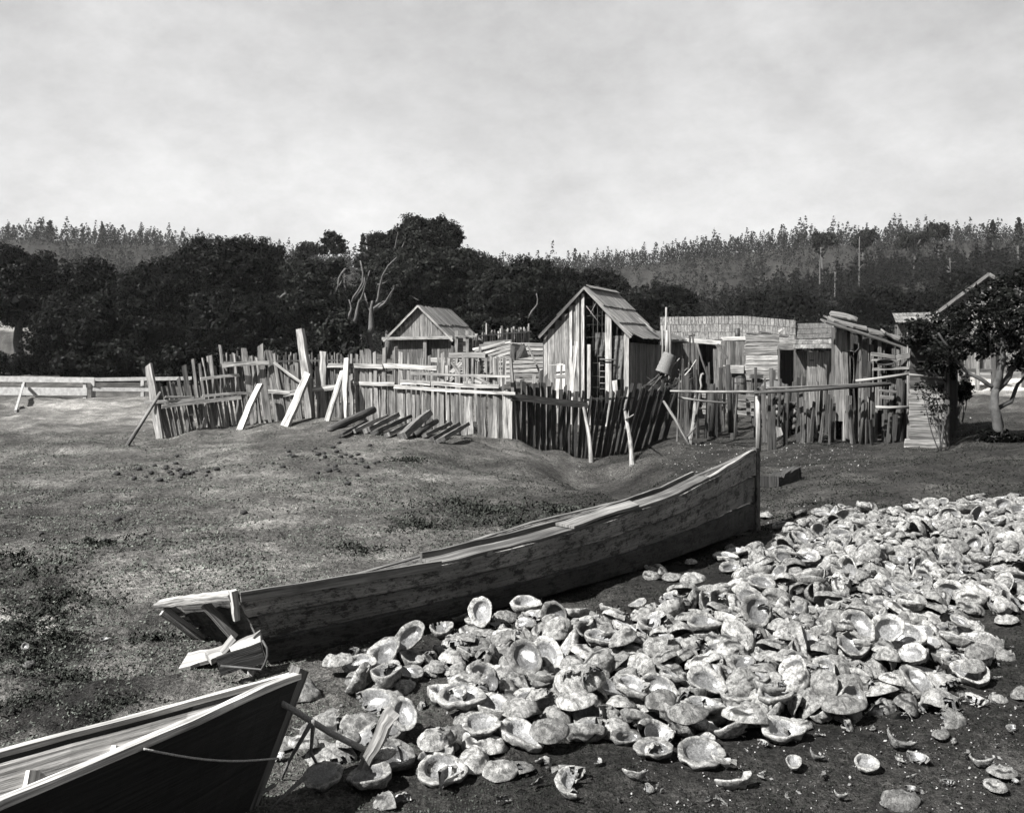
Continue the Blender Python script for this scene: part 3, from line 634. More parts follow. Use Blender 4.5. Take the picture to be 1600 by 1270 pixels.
# shaded fence running back to the right, its shade put into the picket tone
base2 = [(795, 690, 18), (860, 707, 18.5), (920, 721, 18.9), (980, 708, 19.7), (1050, 686, 20.6)]
top2 = [(795, 600), (850, 606), (900, 612), (925, 618), (960, 606), (1000, 604), (1060, 590)]
lean2 = [(795, 0), (890, 1), (915, 12), (980, 28), (1060, 34)]
ex2 = [(796, 694, 797, 612, 10, .42), (916, 716, 911, 622, 9, .1), (806, 690, 798, 560, 6, .2)]
rails2 = [(800, 620, 918, 633, 11, .09), (911, 625, 1053, 617, 3.5, .16)]
fence('picket_fence', 'fence of split pickets toned dark for deep shade, running back right from the sunlit corner', base2, top2, lean2, 803, 1046, (4, 8.5), .032, 100, ex2, rails2, (.2, 2.0), nrm=(.5, -1, 0))
for lab, x0, y0, x1, y1, w, tn in (('slim forked prop nearest the hull, leaning on the shaded fence', 988, 728, 976, 640, 7, .26), ('slim prop leaning on the shaded fence near its sunlit corner', 924, 723, 912, 637, 6.5, .24),
                                   ('prop with a raking branch at its foot, right end of shaded fence', 1077, 694, 1087, 616, 7, .2)):
    a = hit(x0, y0, -.02); b = W(x1, y1, float(np.interp(x1, [q[0] for q in base2], [q[2] for q in base2])) - .15); wm = w / 1500 * a.y
    m = MB(); mid = a.lerp(b, .45) + Vector((.03, 0, 0)); m.tube([a, a.lerp(mid, .5), mid, mid.lerp(b, .5), b], [wm * .62, wm * .52, wm * .5, wm * .45, wm * .4], 9, tn, rough=.1)
    if x0 == 988: m.tube([a.lerp(b, .8), W(990, 648, a.y)], [.02, .012], 6, tn)
    if x0 == 1077: m.tube([a, W(1055, 655, a.y + .3), W(1037, 627, a.y + .8)], [.035, .03, .025], 7, .16); m.tube([W(1072, 684, a.y + .1), W(1088, 666, a.y + .1)], [.02, .012], 6, .16)
    m.build('fence_prop', M_WOOD, label=lab, cat='prop', group='props leaning on the fences')
# back fence of thin pickets behind the yard
base3 = [(330, 622, 29), (640, 620, 31)]; top3 = [(330, 557), (350, 552), (420, 552), (560, 556), (640, 560)]
fence('picket_fence', 'farther row of thin close-set pickets showing above the sunlit fence', base3, top3, [(330, 0), (640, 0)], 345, 560, (1.6, 3.2), .17, 100, rails=[(345, 566, 600, 562, 3, .15), (345, 600, 600, 600, 3, .15)], step=(.4, 2.2), irr=5)
base4 = [(735, 580, 36), (830, 577, 38)]; top4 = [(735, 522), (790, 514), (830, 511)]
fence('picket_fence', 'distant light picket fence on the slope between the small cabin and the tall shack', base4, top4, [(735, 0), (830, 0)], 738, 828, (1.8, 3), .30, 100,
      extra=[(760, 575, 760, 505, 3, .3), (784, 575, 784, 508, 3, .3), (803, 575, 803, 510, 3.5, .32), (826, 575, 826, 505, 2.5, .3)], rails=[(736, 526, 830, 518, 2, .3), (736, 548, 830, 540, 2, .26)], step=(.6, 2.2), irr=2)

# rail fence in front of the sheds
def rail_fence():
    t = thing('rail_fence', G(1230, 17), 'rough pole rail fence with mismatched posts in front of the sheds', 'fence')
    def post(x0, y0, x1, y1, w, tn, Y, r=False, lab=None):
        def fn(m):
            wm = w / 1500 * Y
            if r: m.tube([W(x0, y0, Y), W((x0 + x1) / 2 + .6, (y0 + y1) / 2, Y), W(x1, y1, Y)], [wm * .5, wm * .5, wm * .45], 9, tn, rough=.08)
            else: m.plank(W(x0, y0, Y), W(x1, y1, Y), wm, wm * .6, (-.2, -1, 0), tn, 6, .07, ragged=.3)
        P1('post', M_WOOD, t, fn)
    post(1185, 712, 1184, 613, 8.5, .30, 16.5, True); post(1272, 692, 1268, 606, 11.5, .18, 17); post(1268, 608, 1267, 575, 10, .22, 17.02)
    post(1142, 676, 1137, 570, 8, .035, 19, True); post(1207, 690, 1205, 575, 7, .06, 17.4, True); post(1230, 692, 1229, 600, 6, .05, 17.4, True)
    post(1257, 690, 1258, 605, 4, .14, 17.1); post(1112, 682, 1113, 600, 10, .03, 18.6, True); post(1086, 660, 1094, 612, 4, .1, 18.4, True); post(1345, 695, 1349, 610, 5, .1, 16.6, True)
    for a in ((1048, 611, 1183, 612, 3.8, .24, 18.2, 16.4), (1060, 621, 1136, 630, 3.5, .22, 18.2, 18.0), (1178, 613, 1392, 600, 5.5, .08, 16.38, 16.25), (1200, 606, 1385, 598, 3, .14, 16.5, 16.36), (1337, 595, 1420, 584, 4.5, .30, 16.3, 16.2), (1368, 636, 1422, 636, 5, .28, 16.2, 16.2)):
        P1('rail', M_WOOD, t, lambda m: m.tube([W(a[0], a[1], a[6]), W(a[0] * .6 + a[2] * .4, a[1] * .6 + a[3] * .4 + 1, a[6] * .6 + a[7] * .4), W(a[2], a[3], a[7])], [a[4] / 3000 * a[6]] * 3, 8, a[5], rough=.1))
rail_fence()
def board_fence():
    t = thing('board_fence', G(1140, 21.5), 'low fence of wide pale horizontal boards behind the pole rails', 'fence')
    for x0, y0, x1, y1, w, tn in ((1098, 617, 1184, 623, 9, .22), (1112, 629, 1184, 634, 9, .27), (1130, 641, 1186, 648, 6, .26), (1098, 634, 1108, 634, 8, .25), (1122, 630, 1134, 631, 9, .2), (1098, 643, 1110, 645, 7, .26)):
        P1('board', M_WOOD, t, lambda m: m.plank(W(x0, y0, 21.5), W(x1, y1, 21.5), w / 1500 * 21.5, .03, (0, -1, 0), tn, 5, .07, ragged=.5))
    for x in (1105, 1140, 1178): P1('post', M_WOOD, t, lambda m: m.plank(W(x, 664, 21.56), W(x, 612, 21.56), .09, .08, (0, -1, 0), .1))
board_fence()

# white fence on the left
def white_fence():
    t = thing('white_fence', G(100, 36), 'white painted post and rail fence crossing the pale ground at far left', 'fence')
    for x0, y0, x1, y1, w, Y0, Y1 in ((-150, 590, 148, 594, 8.5, 36, 36), (145, 593, 300, 591, 5.5, 36.1, 36.6), (-150, 610, 136, 612, 12, 36, 36), (145, 608, 240, 609, 5.5, 36.1, 36.4)):
        P1('rail', M_WHITE, t, lambda m: m.plank(W(x0, y0, Y0 - .08), W(x1, y1, Y1 - .08), w / 1500 * Y0, .04, (0, -1, 0), .95, 10, .03, ragged=.1))
    for x, Y in ((-60, 36), (37, 36), (133, 36), (146, 36.2), (223, 36.5)):
        P1('post', M_WHITE, t, lambda m: m.plank(G(x, Y, -.1), W(x, 594, Y), 5 / 1500 * 36, .12, (0, -1, 0), .95, 3, .03, ragged=.1))
    m = MB(); a = hit(24, 644); m.plank(a, W(37, 599, 35.8), .10, .07, (-.3, -1, 0), .9); m.build('fence_prop', M_WHITE, label='white strut bracing the white painted fence at far left', cat='prop', group='props leaning on the fences')
white_fence()

# ------------------------------------------------------------ split logs stacked against the fence
LOGS = [(512, 676, 584, 640, 13, .07, 'r', 'dark round log, leftmost and longest of the pile against the fence'), (530, 684, 572, 658, 8, .07, 'p', 'narrow dark rail between the round log and the pale split logs'),
        (549, 679, 606, 650, 10, .30, 'p', 'pale squared log second from the left in the log pile'), (568, 678, 622, 648, 12, .32, 'p', 'pale split log with a wavy upper edge in the log pile'),
        (584, 680, 638, 652, 11, .09, 'p', 'black sided squared log in the middle of the pile'), (602, 684, 646, 660, 9, .26, 'p', 'low split log with a grey top beside the steep one'),
        (626, 686, 670, 645, 14, .20, 'p', 'steepest and broadest split log of the pile'), (646, 684, 682, 658, 9, .06, 'r', 'short blackened log right of the steepest split log'),
        (660, 686, 704, 661, 9, .17, 'p', 'grey split log third from the right end of the pile'), (672, 691, 716, 663, 8, .14, 'p', 'rough split rail second from the right end of the pile'), (683, 694, 728, 664, 12, .16, 'p', 'dark rightmost log of the pile with a sunlit top edge')]
for x0, y0, x1, y1, w, tn, kd, lab in LOGS:
    a = hit(x0 + 3, y0, .05); b = W(x1, y1, a.y + 1.15); b.z = max(b.z, gz(b.x, b.y) + .10); wm = w / 1500 * 17; m = MB()
    if kd == 'r': m.tube([a, a.lerp(b, .3), a.lerp(b, .7), b], [wm * .5, wm * .52, wm * .5, wm * .48], 12, tn, rough=.05)
    else: m.plank(a, b, wm * 1.15, wm * rr(.45, .75), (-.5, -.2, 1), tn * .8, 8, .2, w1=wm * .85, ragged=.9)
    m.build('split_log', M_WOOD, label=lab, cat='log', group='logs piled against the fence')
m = MB(); a = hit(1204, 762, .07); b = hit(1248, 748, .08); m.plank(a, b, .17, .14, (-.4, -.5, 1), .04, 9, .28, w1=.12, ragged=.9, bend=.01); m.plank(a + Vector((.15, .05, .07)), b + Vector((-.05, .02, .06)), .05, .04, (0, -.5, 1), .06, 4, .2, ragged=.9)
m.build('charred_log', M_WOOD, label='short charred log lying on the ground just right of the skiff bow', cat='log')
# ------------------------------------------------------------ plank walls and roofs
def wall_planks(m, A, B, ztop, zbot, w=(.10, .22), tone=.2, sp=.6, t=.025, gap=.008, skip=None, nrm=None, ragged=.1, jag=0.0, off=0.0):
    """vertical planks on the line A->B (x, y), heights by fraction"""
    A = Vector((A[0], A[1], 0)); B = Vector((B[0], B[1], 0)); d = B - A; ln = d.length; d /= ln
    n = Vector((d.y, -d.x, 0)) if nrm is None else Vector(nrm)
    x = 0
    while x < ln - .02:
        ww = min(rr(*w), ln - x); q = (x + ww / 2) / ln; c = A + d * (x + ww / 2) + n * off
        zt = ztop(q) if callable(ztop) else ztop; zb = zbot(q) if callable(zbot) else zbot
        zt += rr(-jag, jag * .3)
        if not (skip and skip(q)) and zt > zb + .05:
            m.plank((c.x, c.y, zb), (c.x, c.y, zt), ww - gap, t * rr(.8, 1.4), n, tone * math.exp(rr(-sp, sp * .7)), 6, .06, ragged=ragged)
        x += ww
def roof_planks(m, e0, e1, r1, r0, rows, w=(.12, .22), tone=.15, sp=.35, t=.02, lap=.08, over=0.0, ragged=.5, skipf=0.0):
    """slope between eave e0-e1 and ridge r0-r1; boards run down the slope, rows overlap"""
    e0, e1, r1, r0 = map(Vector, (e0, e1, r1, r0)); n = (e1 - e0).cross(r0 - e0).normalized()
    if n.z < 0: n = -n
    ln = (e1 - e0).length
    for k in range(rows):
        q0 = k / rows - (lap if k else 0) / 1; q1 = (k + 1) / rows
        x = 0
        while x < ln - .01:
            ww = min(rr(*w), ln - x); f = (x + ww / 2) / ln
            a = e0.lerp(e1, f).lerp(r0.lerp(r1, f), q0); b = e0.lerp(e1, f).lerp(r0.lerp(r1, f), q1)
            lift = n * (t * (1.2 + 1.0 * (rows - k) * 0)) ; a2 = a + n * (t * 1.6 + rr(0, t * .4)); b2 = b + n * (t * .3)
            if random.random() > skipf: m.plank(a2, b2, ww - .004, t, n, tone * math.exp(rr(-sp, sp * .7)), 3, .02, ragged=ragged)
            x += ww

def shingles(m, e0, e1, r1, r0, rows, w=(.09, .16), tone=.2, sp=.3): roof_planks(m, e0, e1, r1, r0, rows, w, tone, sp, .014, .05, ragged=.35)

# ------------------------------------------------------------ tall gabled shack (open lattice front)
def tall_shack():
    A = Vector((1.84, 24.0, 0)); s = Vector((.933, -.36, 0)); g = Vector((.36, .933, 0))   # s: to the right along the front, g: backwards
    t = thing('gabled_shack', (1.84, 24.0, -.4), 'tall narrow plank shack with steep gable roof and open latticed front', 'shack')
    HW = 1.12; D = 3.1; zr = zat(449, 24); ze = zat(523, 23.8); zb = -.45
    def pt(u, v, z): return Vector((A.x + s.x * u + g.x * v, A.y + s.y * u + g.y * v, z))
    def top(u): return zr - (zr - ze) * abs(u) / HW - .05
    def front(m):                                       # planks on the left half only
        x = -HW + .02
        while x < -.12:
            w = rr(.10, .2); u = x + w / 2
            m.plank(pt(u, 0, zb), pt(u, 0, top(u) - rr(0, .04)), w - .008, .03, -g, .27 * math.exp(rr(-.4, .25)), 6, .03, ragged=.2); x += w
    P1('front_wall', M_WOOD, t, front)
    for u, z0, z1, w, tn in ((-.055, zb, top(.05) - .05, .07, .42), (-.20, zb, top(.2), .1, .3), (.10, zb, zat(538, 24), .085, .40), (.60, zb, top(.6), .16, .36), (1.06, zb, top(1.06), .12, .33), (-.37, zb, top(.37) - .02, .07, .4)):
        P1('post', M_WOOD, t, lambda m: m.plank(pt(u, -.03, z0), pt(u, -.03, z1), w, .06, -g, tn, 5, .04))
    def lattice(m):                                     # sticks and wires in the opening
        for u in (.02, .18, .30, .42, .80, .92):
            m.tube([pt(u, .03, zb), pt(u + rr(-.02, .02), .03, top(u))], [.009, .007], 5, .05)
        z = zb + .2
        while z < zr - .25:
            m.tube([pt(-.1, .01, z), pt(min(1.0, HW * (zr - z) / (zr - ze)) - .06, .01, z + rr(-.02, .02))], [.005, .005], 5, .05); z += rr(.16, .34)
        m.tube([pt(.02, -.02, zat(478, 24)), pt(.42, -.02, zat(510, 24))], [.010] * 2, 5, .22); m.tube([pt(.12, -.02, zat(492, 24)), pt(.34, -.02, zat(466, 24))], [.010] * 2, 5, .22)
    P1('lattice', M_WOOD, t, lattice)
    P1('shelf_pole', M_WOOD, t, lambda m: m.tube([pt(.40, -.12, zat(561, 24)), pt(.80, -.12, zat(562, 24))], [.018] * 2, 7, .14))
    P1('hanging_sack', M_CLOTH, t, lambda m: sack(m, pt(.22, .05, zat(520, 24)), pt(.52, .05, zat(520, 24)), zat(557, 24), .8))
    P1('hanging_sack', M_CLOTH, t, lambda m: sack(m, pt(.68, .03, zat(525, 24)), pt(1.0, .03, zat(525, 24)), zat(592, 24), 1.15))
    P1('ladder', M_WOOD, t, lambda m: ladder(m, pt(.36, .0, zat(612, 24)), pt(.36, .0, zat(566, 24)), s, .22))
    P1('back_wall', M_WOOD, t, lambda m: wall_planks(m, pt(-HW, D, 0)[:2], pt(HW, D, 0)[:2], lambda q: top((q * 2 - 1) * HW), zb, tone=.06, nrm=tuple(g)))
    P1('side_wall', M_WOOD, t, lambda m: wall_planks(m, pt(-HW, 0, 0)[:2], pt(-HW, D, 0)[:2], ze, zb, tone=.15, nrm=tuple(-s)))
    # right side wall with its low lean-to roof
    P1('side_wall', M_WOOD, t, lambda m: wall_planks(m, pt(HW + .02, .0, 0)[:2], pt(HW + .12, D + 1.8, 0)[:2], lambda q: zat(535, 24) - .10 * q, zb, (.11, .2), tone=.22, sp=.45, nrm=tuple(s)))
    P1('lean_to_roof', M_WOOD, t, lambda m: roof_planks(m, pt(HW + .36, -.05, zat(531, 23.6)), pt(HW + .5, D + 1.8, zat(531, 23.6) - .02), pt(HW - .1, D + 1.8, ze + .14), pt(HW - .05, -.02, ze + .10), 1, (.12, .25), .13, ragged=.4))
    def slope(m, sg, rows, tone):
        o = .12
        roof_planks(m, pt(sg * (HW + .07), -o, ze - .05), pt(sg * (HW + .07), D, ze - .05), pt(0, D, zr), pt(0, -o, zr), rows, (.13, .24), tone, .3, .022, .07, ragged=.3)
    P1('roof', M_WOOD, t, lambda m: slope(m, 1, 3, .26)); P1('roof', M_WOOD, t, lambda m: slope(m, -1, 2, .08))
    P1('ridge_board', M_WOOD, t, lambda m: m.plank(pt(.05, 0.1, zr + .03), pt(.05, D - .1, zr + .03), .15, .02, (s.x * .6, s.y * .6, 1), .2, 6, .05))
    for sg in (1, -1):
        P1('barge_board', M_WOOD, t, lambda m: m.plank(pt(sg * (HW + .07), -.13, ze - .075), pt(0, -.13, zr - .02), .055, .03, -g, .22 if sg > 0 else .12, 6, .05))
    P1('loose_roof_board', M_WOOD, t, lambda m: m.plank(pt(HW - .25, 2.2, ze + .45), pt(HW + .25, 1.6, ze + .12), .16, .02, (s.x, s.y, 1.2), .30, 3, .1, ragged=.6))
def sack(m, a, b, zlow, tn):
    nx, nz = 10, 12; V = []; F = []; U = []
    for j in range(nz + 1):
        for i in range(nx + 1):
            p = a.lerp(b, i / nx); p = Vector((p.x, p.y, a.z + (zlow - a.z) * j / nz))
            sq = 1 - .08 * math.sin(j / nz * 3)
            c = a.lerp(b, .5); p.x = c.x + (p.x - c.x) * sq; p.y += .04 * math.sin(i * 1.1 + j * .4) + rr(-.01, .01)
            V.append(p)
    for j in range(nz):
        for i in range(nx):
            k = j * (nx + 1) + i; F.append((k, k + 1, k + nx + 2, k + nx + 1)); U.append([(V[q].x, V[q].z) for q in F[-1]])
    m.add(V, F, U, tn, True)
def ladder(m, a, b, s, w):
    for o in (0, 1): m.tube([a + s * w * o, b + s * w * o], [.015] * 2, 6, .2)
    for k in range(5):
        p = a.lerp(b, (k + .5) / 5); m.tube([p, p + s * w], [.011] * 2, 6, .2)
tall_shack()

# ------------------------------------------------------------ small cabin
def small_cabin():
    Y = 36; cx = (655 - 800) / 1500 * Y; t = thing('small_cabin', (cx, Y, -.3), 'small plank cabin with low gable roof and porch beam behind the sunlit fence', 'cabin')
    s = Vector((.975, -.22, 0)); g = Vector((.22, .975, 0)); HW = 1.22; D = 4.2; zr = zat(478, Y); ze = zat(530, Y) + .0
    def pt(u, v, z): return Vector((cx + s.x * u + g.x * v, Y + s.y * u + g.y * v, z))
    top = lambda q: zr - (zr - ze) * abs(q * 2 - 1) - .05
    P1('gable_wall', M_WOOD, t, lambda m: wall_planks(m, pt(-HW, 0, 0)[:2], pt(HW, 0, 0)[:2], top, ze - .0, (.12, .22), .20, .25))
    P1('porch_wall', M_WOOD, t, lambda m: wall_planks(m, pt(-HW + .12, .10, 0)[:2], pt(HW, .10, 0)[:2], ze, -.4, (.12, .22), .10, .5))
    P1('side_wall', M_WOOD, t, lambda m: wall_planks(m, pt(HW, .5, 0)[:2], pt(HW, D, 0)[:2], ze, -.4, tone=.12, nrm=tuple(s)))
    P1('side_wall', M_WOOD, t, lambda m: wall_planks(m, pt(-HW + .3, .5, 0)[:2], pt(-HW, D, 0)[:2], ze, -.4, tone=.12, nrm=tuple(-s)))
    P1('back_wall', M_WOOD, t, lambda m: wall_planks(m, pt(-HW, D, 0)[:2], pt(HW, D, 0)[:2], top, -.4, tone=.12, nrm=tuple(g)))
    P1('porch_beam', M_WOOD, t, lambda m: m.plank(pt(-HW - .2, -.12, ze + .02), pt(HW + .12, -.12, ze + .06), .11, .12, -g, .30, 8, .08, bend=.02))
    for u in (.25,): P1('porch_post', M_WOOD, t, lambda m: m.plank(pt(u, -.05, -.3), pt(u, -.05, ze), .13, .1, -g, .2))
    for sg, tn in ((1, .20), (-1, .12)):
        P1('roof', M_WOOD, t, lambda m: roof_planks(m, pt(sg * (HW + .12), -.14, ze - .06), pt(sg * (HW + .12), D, ze - .06), pt(0, D, zr), pt(0, -.14, zr), 2, (.14, .26), tn, .4, .025, .06))
        P1('barge_board', M_WOOD, t, lambda m: m.plank(pt(sg * (HW + .14), -.17, ze - .08), pt(0, -.17, zr), .075, .03, -g, .34 if sg < 0 else .3, 6, .04))
small_cabin()

# ------------------------------------------------------------ long shed with the broad pale shingle roof
def long_shed():
    t = thing('long_shed', G(1160, 27.5), 'long low shed with broad pale shingled roof and a black doorway', 'shed')
    zb = -.4
    def top_roof(m):
        pts = [(1031, 496, 32), (1160, 494, 31.5), (1243, 501, 31.0)]
        bot = [(1033, 531, 28.4), (1160, 532, 28.2), (1243, 535, 28.0)]
        for i in range(2):
            shingles(m, W(*bot[i]), W(*bot[i + 1]), W(*pts[i + 1]), W(*pts[i]), 3, (.07, .13), .17, .18)
    P1('roof', M_WOOD, t, top_roof)
    P1('rear_wall', M_WOOD, t, lambda m: wall_planks(m, W(1031, 500, 32)[:2], W(1245, 500, 31)[:2], zat(499, 32) - .08, zb, tone=.1, nrm=(0, 1, 0)))
    P1('end_wall', M_WOOD, t, lambda m: wall_planks(m, W(1033, 500, 28.4)[:2], W(1033, 500, 32)[:2], zat(534, 28), zb, tone=.1, nrm=(-1, 0, 0)))
    P1('eave_board', M_WOOD, t, lambda m: [m.plank(W(1040, 531, 28.2), W(1132, 536, 27.9), .24, .03, (0, -.6, 1), .34, 6, .14, ragged=.4), m.plank(W(1128, 530, 27.9), W(1166, 529, 27.9), .20, .03, (0, -.6, 1), .3, 4, .1)])
    P1('stovepipe', M_IRON, t, lambda m: m.tube([W(1152, 534, 28.2), W(1152, 513, 28.2)], [.075] * 2, 10, .5))
    Y = 27
    for a, b, zt, tn, w in ((1040, 1092, 536, .13, (.1, .18)), (1126, 1166, 533, .15, (.1, .17))):
        P1('front_wall', M_WOOD, t, lambda m: wall_planks(m, W(a, 0, Y)[:2], W(b, 0, Y)[:2], zat(zt, Y), zat(572 if a > 1100 else 640, Y), w, tn, .35))
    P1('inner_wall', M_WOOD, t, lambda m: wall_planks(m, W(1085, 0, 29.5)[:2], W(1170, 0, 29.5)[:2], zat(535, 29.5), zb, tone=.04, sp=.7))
    for x0, y0, x1, y1, tn in ((1119, 620, 1117, 545, .2), (1124, 618, 1123, 538, .24), (1135, 640, 1128, 540, .12), (1136, 560, 1120, 538, .12)):
        P1('post', M_WOOD, t, lambda m: m.plank(W(x0, y0, Y), W(x1, y1, Y), .10, .05, (0, -1, 0), tn, 4, .1))
    def horiz(m):
        y = 524
        while y < 592:
            h = rr(5, 9.5); x0 = 1165 + rr(-2, 1); x1 = 1216 + rr(-2, 2)
            m.plank(W(x0, y + h / 2, Y - .3), W(x1, y + h / 2 + rr(-1.5, 1.5), Y - .3), h / 1500 * Y * 1.12, .03, (0, -1, rr(0, .15)), .38 * math.exp(rr(-.6, .15)), 7, .12, ragged=.4); y += h * .95
        m.plank(W(1214, 534, Y - .3), W(1243, 536, Y - .3), .19, .03, (0, -1, 0), .3, 3, .05); m.plank(W(1215, 543, Y - .33), W(1243, 543, Y - .33), .13, .04, (0, -1, 0), .2, 3, .05)
        wall_planks(m, W(1166, 0, Y - .28)[:2], W(1216, 0, Y - .28)[:2], zat(592, Y), zb, tone=.12)
    P1('patched_wall', M_WOOD, t, horiz)
    P1('roof_debris', M_WOOD, t, lambda m: [m.plank(W(1166, 521, Y), W(1232, 526, Y), .09, .03, (0, -.4, 1), .08, 5, .2, ragged=.8), m.plank(W(1186, 518, Y), W(1205, 521, Y), .06, .03, (0, -.4, 1), .1, 3, .2), m.plank(W(1166, 527, Y), W(1200, 530, Y), .05, .03, (0, -.4, 1), .2, 3, .2), m.plank(W(1216, 519, Y), W(1222, 515, Y), .08, .03, (0, -1, 1), .3)])
    P1('door_jamb', M_WOOD, t, lambda m: [m.plank(W(1217, 640, Y - .34), W(1217, 544, Y - .34), .05, .05, (0, -1, 0), .16), m.plank(W(1242, 640, Y - .34), W(1242, 544, Y - .34), .05, .05, (0, -1, 0), .12)])
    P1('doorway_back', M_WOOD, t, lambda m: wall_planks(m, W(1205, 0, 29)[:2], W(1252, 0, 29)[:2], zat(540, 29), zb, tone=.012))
    # rear roof and right hand shed front with its plank door
    P1('rear_roof', M_WOOD, t, lambda m: shingles(m, W(1235, 531, 28.6), W(1303, 529, 28.4), W(1303, 505, 31.5), W(1243, 506, 31.5), 3, (.07, .13), .10, .2))
    P1('eave_roof', M_WOOD, t, lambda m: [shingles(m, W(1238, 546, 26.0), W(1300, 545, 26.0), W(1300, 530, 27.6), W(1243, 531, 27.6), 2, (.12, .2), .18, .4)])
    def side_front(m):
        wall_planks(m, W(1243, 0, 26.4)[:2], W(1262, 0, 26.4)[:2], zat(548, 26.4), zb, (.1, .16), .15, .4)
        wall_planks(m, W(1288, 0, 26.4)[:2], W(1302, 0, 26.4)[:2], zat(548, 26.4), zb, (.1, .16), .13, .4)
    P1('front_wall', M_WOOD, t, side_front)
    d = P1('plank_door', M_WOOD, t, lambda m: wall_planks(m, W(1261, 0, 26.3)[:2], W(1292, 0, 26.3)[:2], zat(550, 26.3), zat(640, 26.3), (.12, .17), .25, .2))
    P1('latch', M_IRON, d, lambda m: m.plank(W(1265, 563, 26.25), W(1272, 563, 26.25), .03, .03, (0, -1, 0), .2))
    P1('roof_rear_slope', M_WOOD, t, lambda m: roof_planks(m, W(1031, 508, 34.0), W(1243, 510, 33.6), W(1243, 501, 31.1), W(1031, 496, 32.05), 1, tone=.1))
long_shed()

# ------------------------------------------------------------ patchwork lean-to shed nearer the camera
def patch_shed():
    t = thing('lean_to_shed', G(1360, 17.5), 'ramshackle lean-to shed of mismatched upright planks under a sagging slab roof', 'shed')
    Y0, Y1 = 17.2, 16.7; A = W(1302, 0, Y0); B = W(1421, 0, Y1)
    def top(q): return zat(508 + 38 * q, Y0 + (Y1 - Y0) * q) - .02
    def bot(q): return zat(700, Y0 + (Y1 - Y0) * q) - .05
    P1('front_wall', M_WOOD, t, lambda m: wall_planks(m, A[:2], B[:2], top, bot, (.06, .15), .085, .8, .03, .022, ragged=.7, jag=.12, skip=lambda q: random.random() < .10))
    def extra(m):
        for x, y0, y1, w, tn, dx in ((1311, 660, 512, 15, .20, 3), (1323, 640, 520, 8, .2, -4), (1319, 690, 520, 4, .3, 2), (1345, 700, 540, 8, .18, 2), (1338, 600, 520, 4, .07, 8), (1304, 620, 560, 3, .2, 6), (1392, 700, 590, 10, .16, 3),
                                     (1404, 698, 590, 9, .1, 1), (1375, 640, 530, 5, .2, -1), (1368, 700, 600, 4, .2, 2), (1357, 620, 565, 4, .05, 1), (1325, 695, 620, 9, .17, 1), (1420, 700, 520, 5, .26, 0), (1350, 600, 535, 10, .07, 0), (1384, 700, 610, 5, .06, 0)):
            q = (x - 1302) / 119; Y = Y0 + (Y1 - Y0) * q - .06; m.plank(W(x, y0, Y), W(x + dx, y1, Y), w / 1500 * Y, .03, (rr(-.2, .2), -1, 0), tn, 6, .09, ragged=.8)
    P1('patch_boards', M_WOOD, t, extra)
    for x0, y0, x1, y1, w, tn in ((1362, 553, 1398, 558, 6, .2), (1364, 577, 1420, 575, 4, .24), (1362, 562, 1405, 564, 4, .22), (1375, 620, 1395, 622, 6, .2), (1374, 610, 1400, 612, 4, .16), (1372, 696, 1412, 694, 4, .22), (1400, 560, 1420, 555, 8, .2)):
        P1('cross_board', M_WOOD, t, lambda m: m.plank(W(x0, y0, 16.62), W(x1, y1, 16.62), w / 1500 * 16.7, .03, (0, -1, .1), tn, 5, .12, ragged=.8))
    P1('side_wall', M_WOOD, t, lambda m: wall_planks(m, B[:2], W(1408, 0, 19.6)[:2], zat(540, 16.9), -.2, tone=.1, nrm=(1, 0, 0)))
    P1('side_wall', M_WOOD, t, lambda m: wall_planks(m, A[:2], (A.x + 1.08, A.y + 3, 0)[:2], zat(512, 17.2), -.3, tone=.12, nrm=(-1, 0, 0)))
    P1('back_wall', M_WOOD, t, lambda m: wall_planks(m, (A.x + 1.08, A.y + 3), W(1408, 0, 19.6)[:2], lambda q: zat(512 + 30 * q, 19), -.2, tone=.05, nrm=(0, 1, 0)))
    def roof(m):
        for k, (x0, y0, x1, y1, w, tn, dY, dz) in enumerate(((1285, 501, 1422, 546, .26, .10, -.12, 0), (1290, 498, 1360, 517, .34, .17, .15, .03), (1298, 497, 1340, 505, .3, .2, .5, .06), (1345, 514, 1418, 533, .34, .15, .2, .02), (1300, 497, 1335, 504, .22, .22, .9, .10),
                                                 (1375, 518, 1420, 540, .26, .18, -.05, .04), (1320, 505, 1400, 528, .4, .12, .6, 0), (1300, 500, 1410, 531, .5, .10, 1.2, 0), (1300, 501, 1410, 531, .5, .10, 1.8, 0), (1300, 502, 1410, 531, .6, .10, 2.4, 0))):
            Y = 17.0 + dY; m.plank(W(x0, y0, Y) + Vector((0, 0, dz)), W(x1, y1, Y) + Vector((0, 0, dz)), w, .03, (.25, -.25, 1), tn, 8, .10, ragged=.7, bend=.02)
        for k in range(6):
            x = 1286 + rr(0, 110); y = 500 + (x - 1286) * .32; m.plank(W(x, y - 2, 17 + rr(-.1, .5)), W(x + rr(20, 40), y + rr(2, 10), 17 + rr(-.1, .5)), rr(.08, .2), .02, (.2, -.3, 1), rr(.06, .22), 4, .15, ragged=.9)
    P1('slab_roof', M_WOOD, t, roof)
    m = MB(); c = W(1383, 566, 16.58); rx, rz = 14 / 1500 * 16.6, 4.4 / 1500 * 16.6
    ring = [c + Vector((math.cos(a) * rx, 0, math.sin(a) * rz)) for a in np.linspace(0, 2 * math.pi, 25)]
    m.tube(ring, [.012] * 25, 6, .6, cap=False)
    V = [c + Vector((0, .05, 0))] + [p + Vector((0, .01, 0)) for p in ring]; m.add(V, [(0, i, i + 1) for i in range(1, 25)], [[(0, 0), (0, .1), (.1, .1)]] * 24, .25)
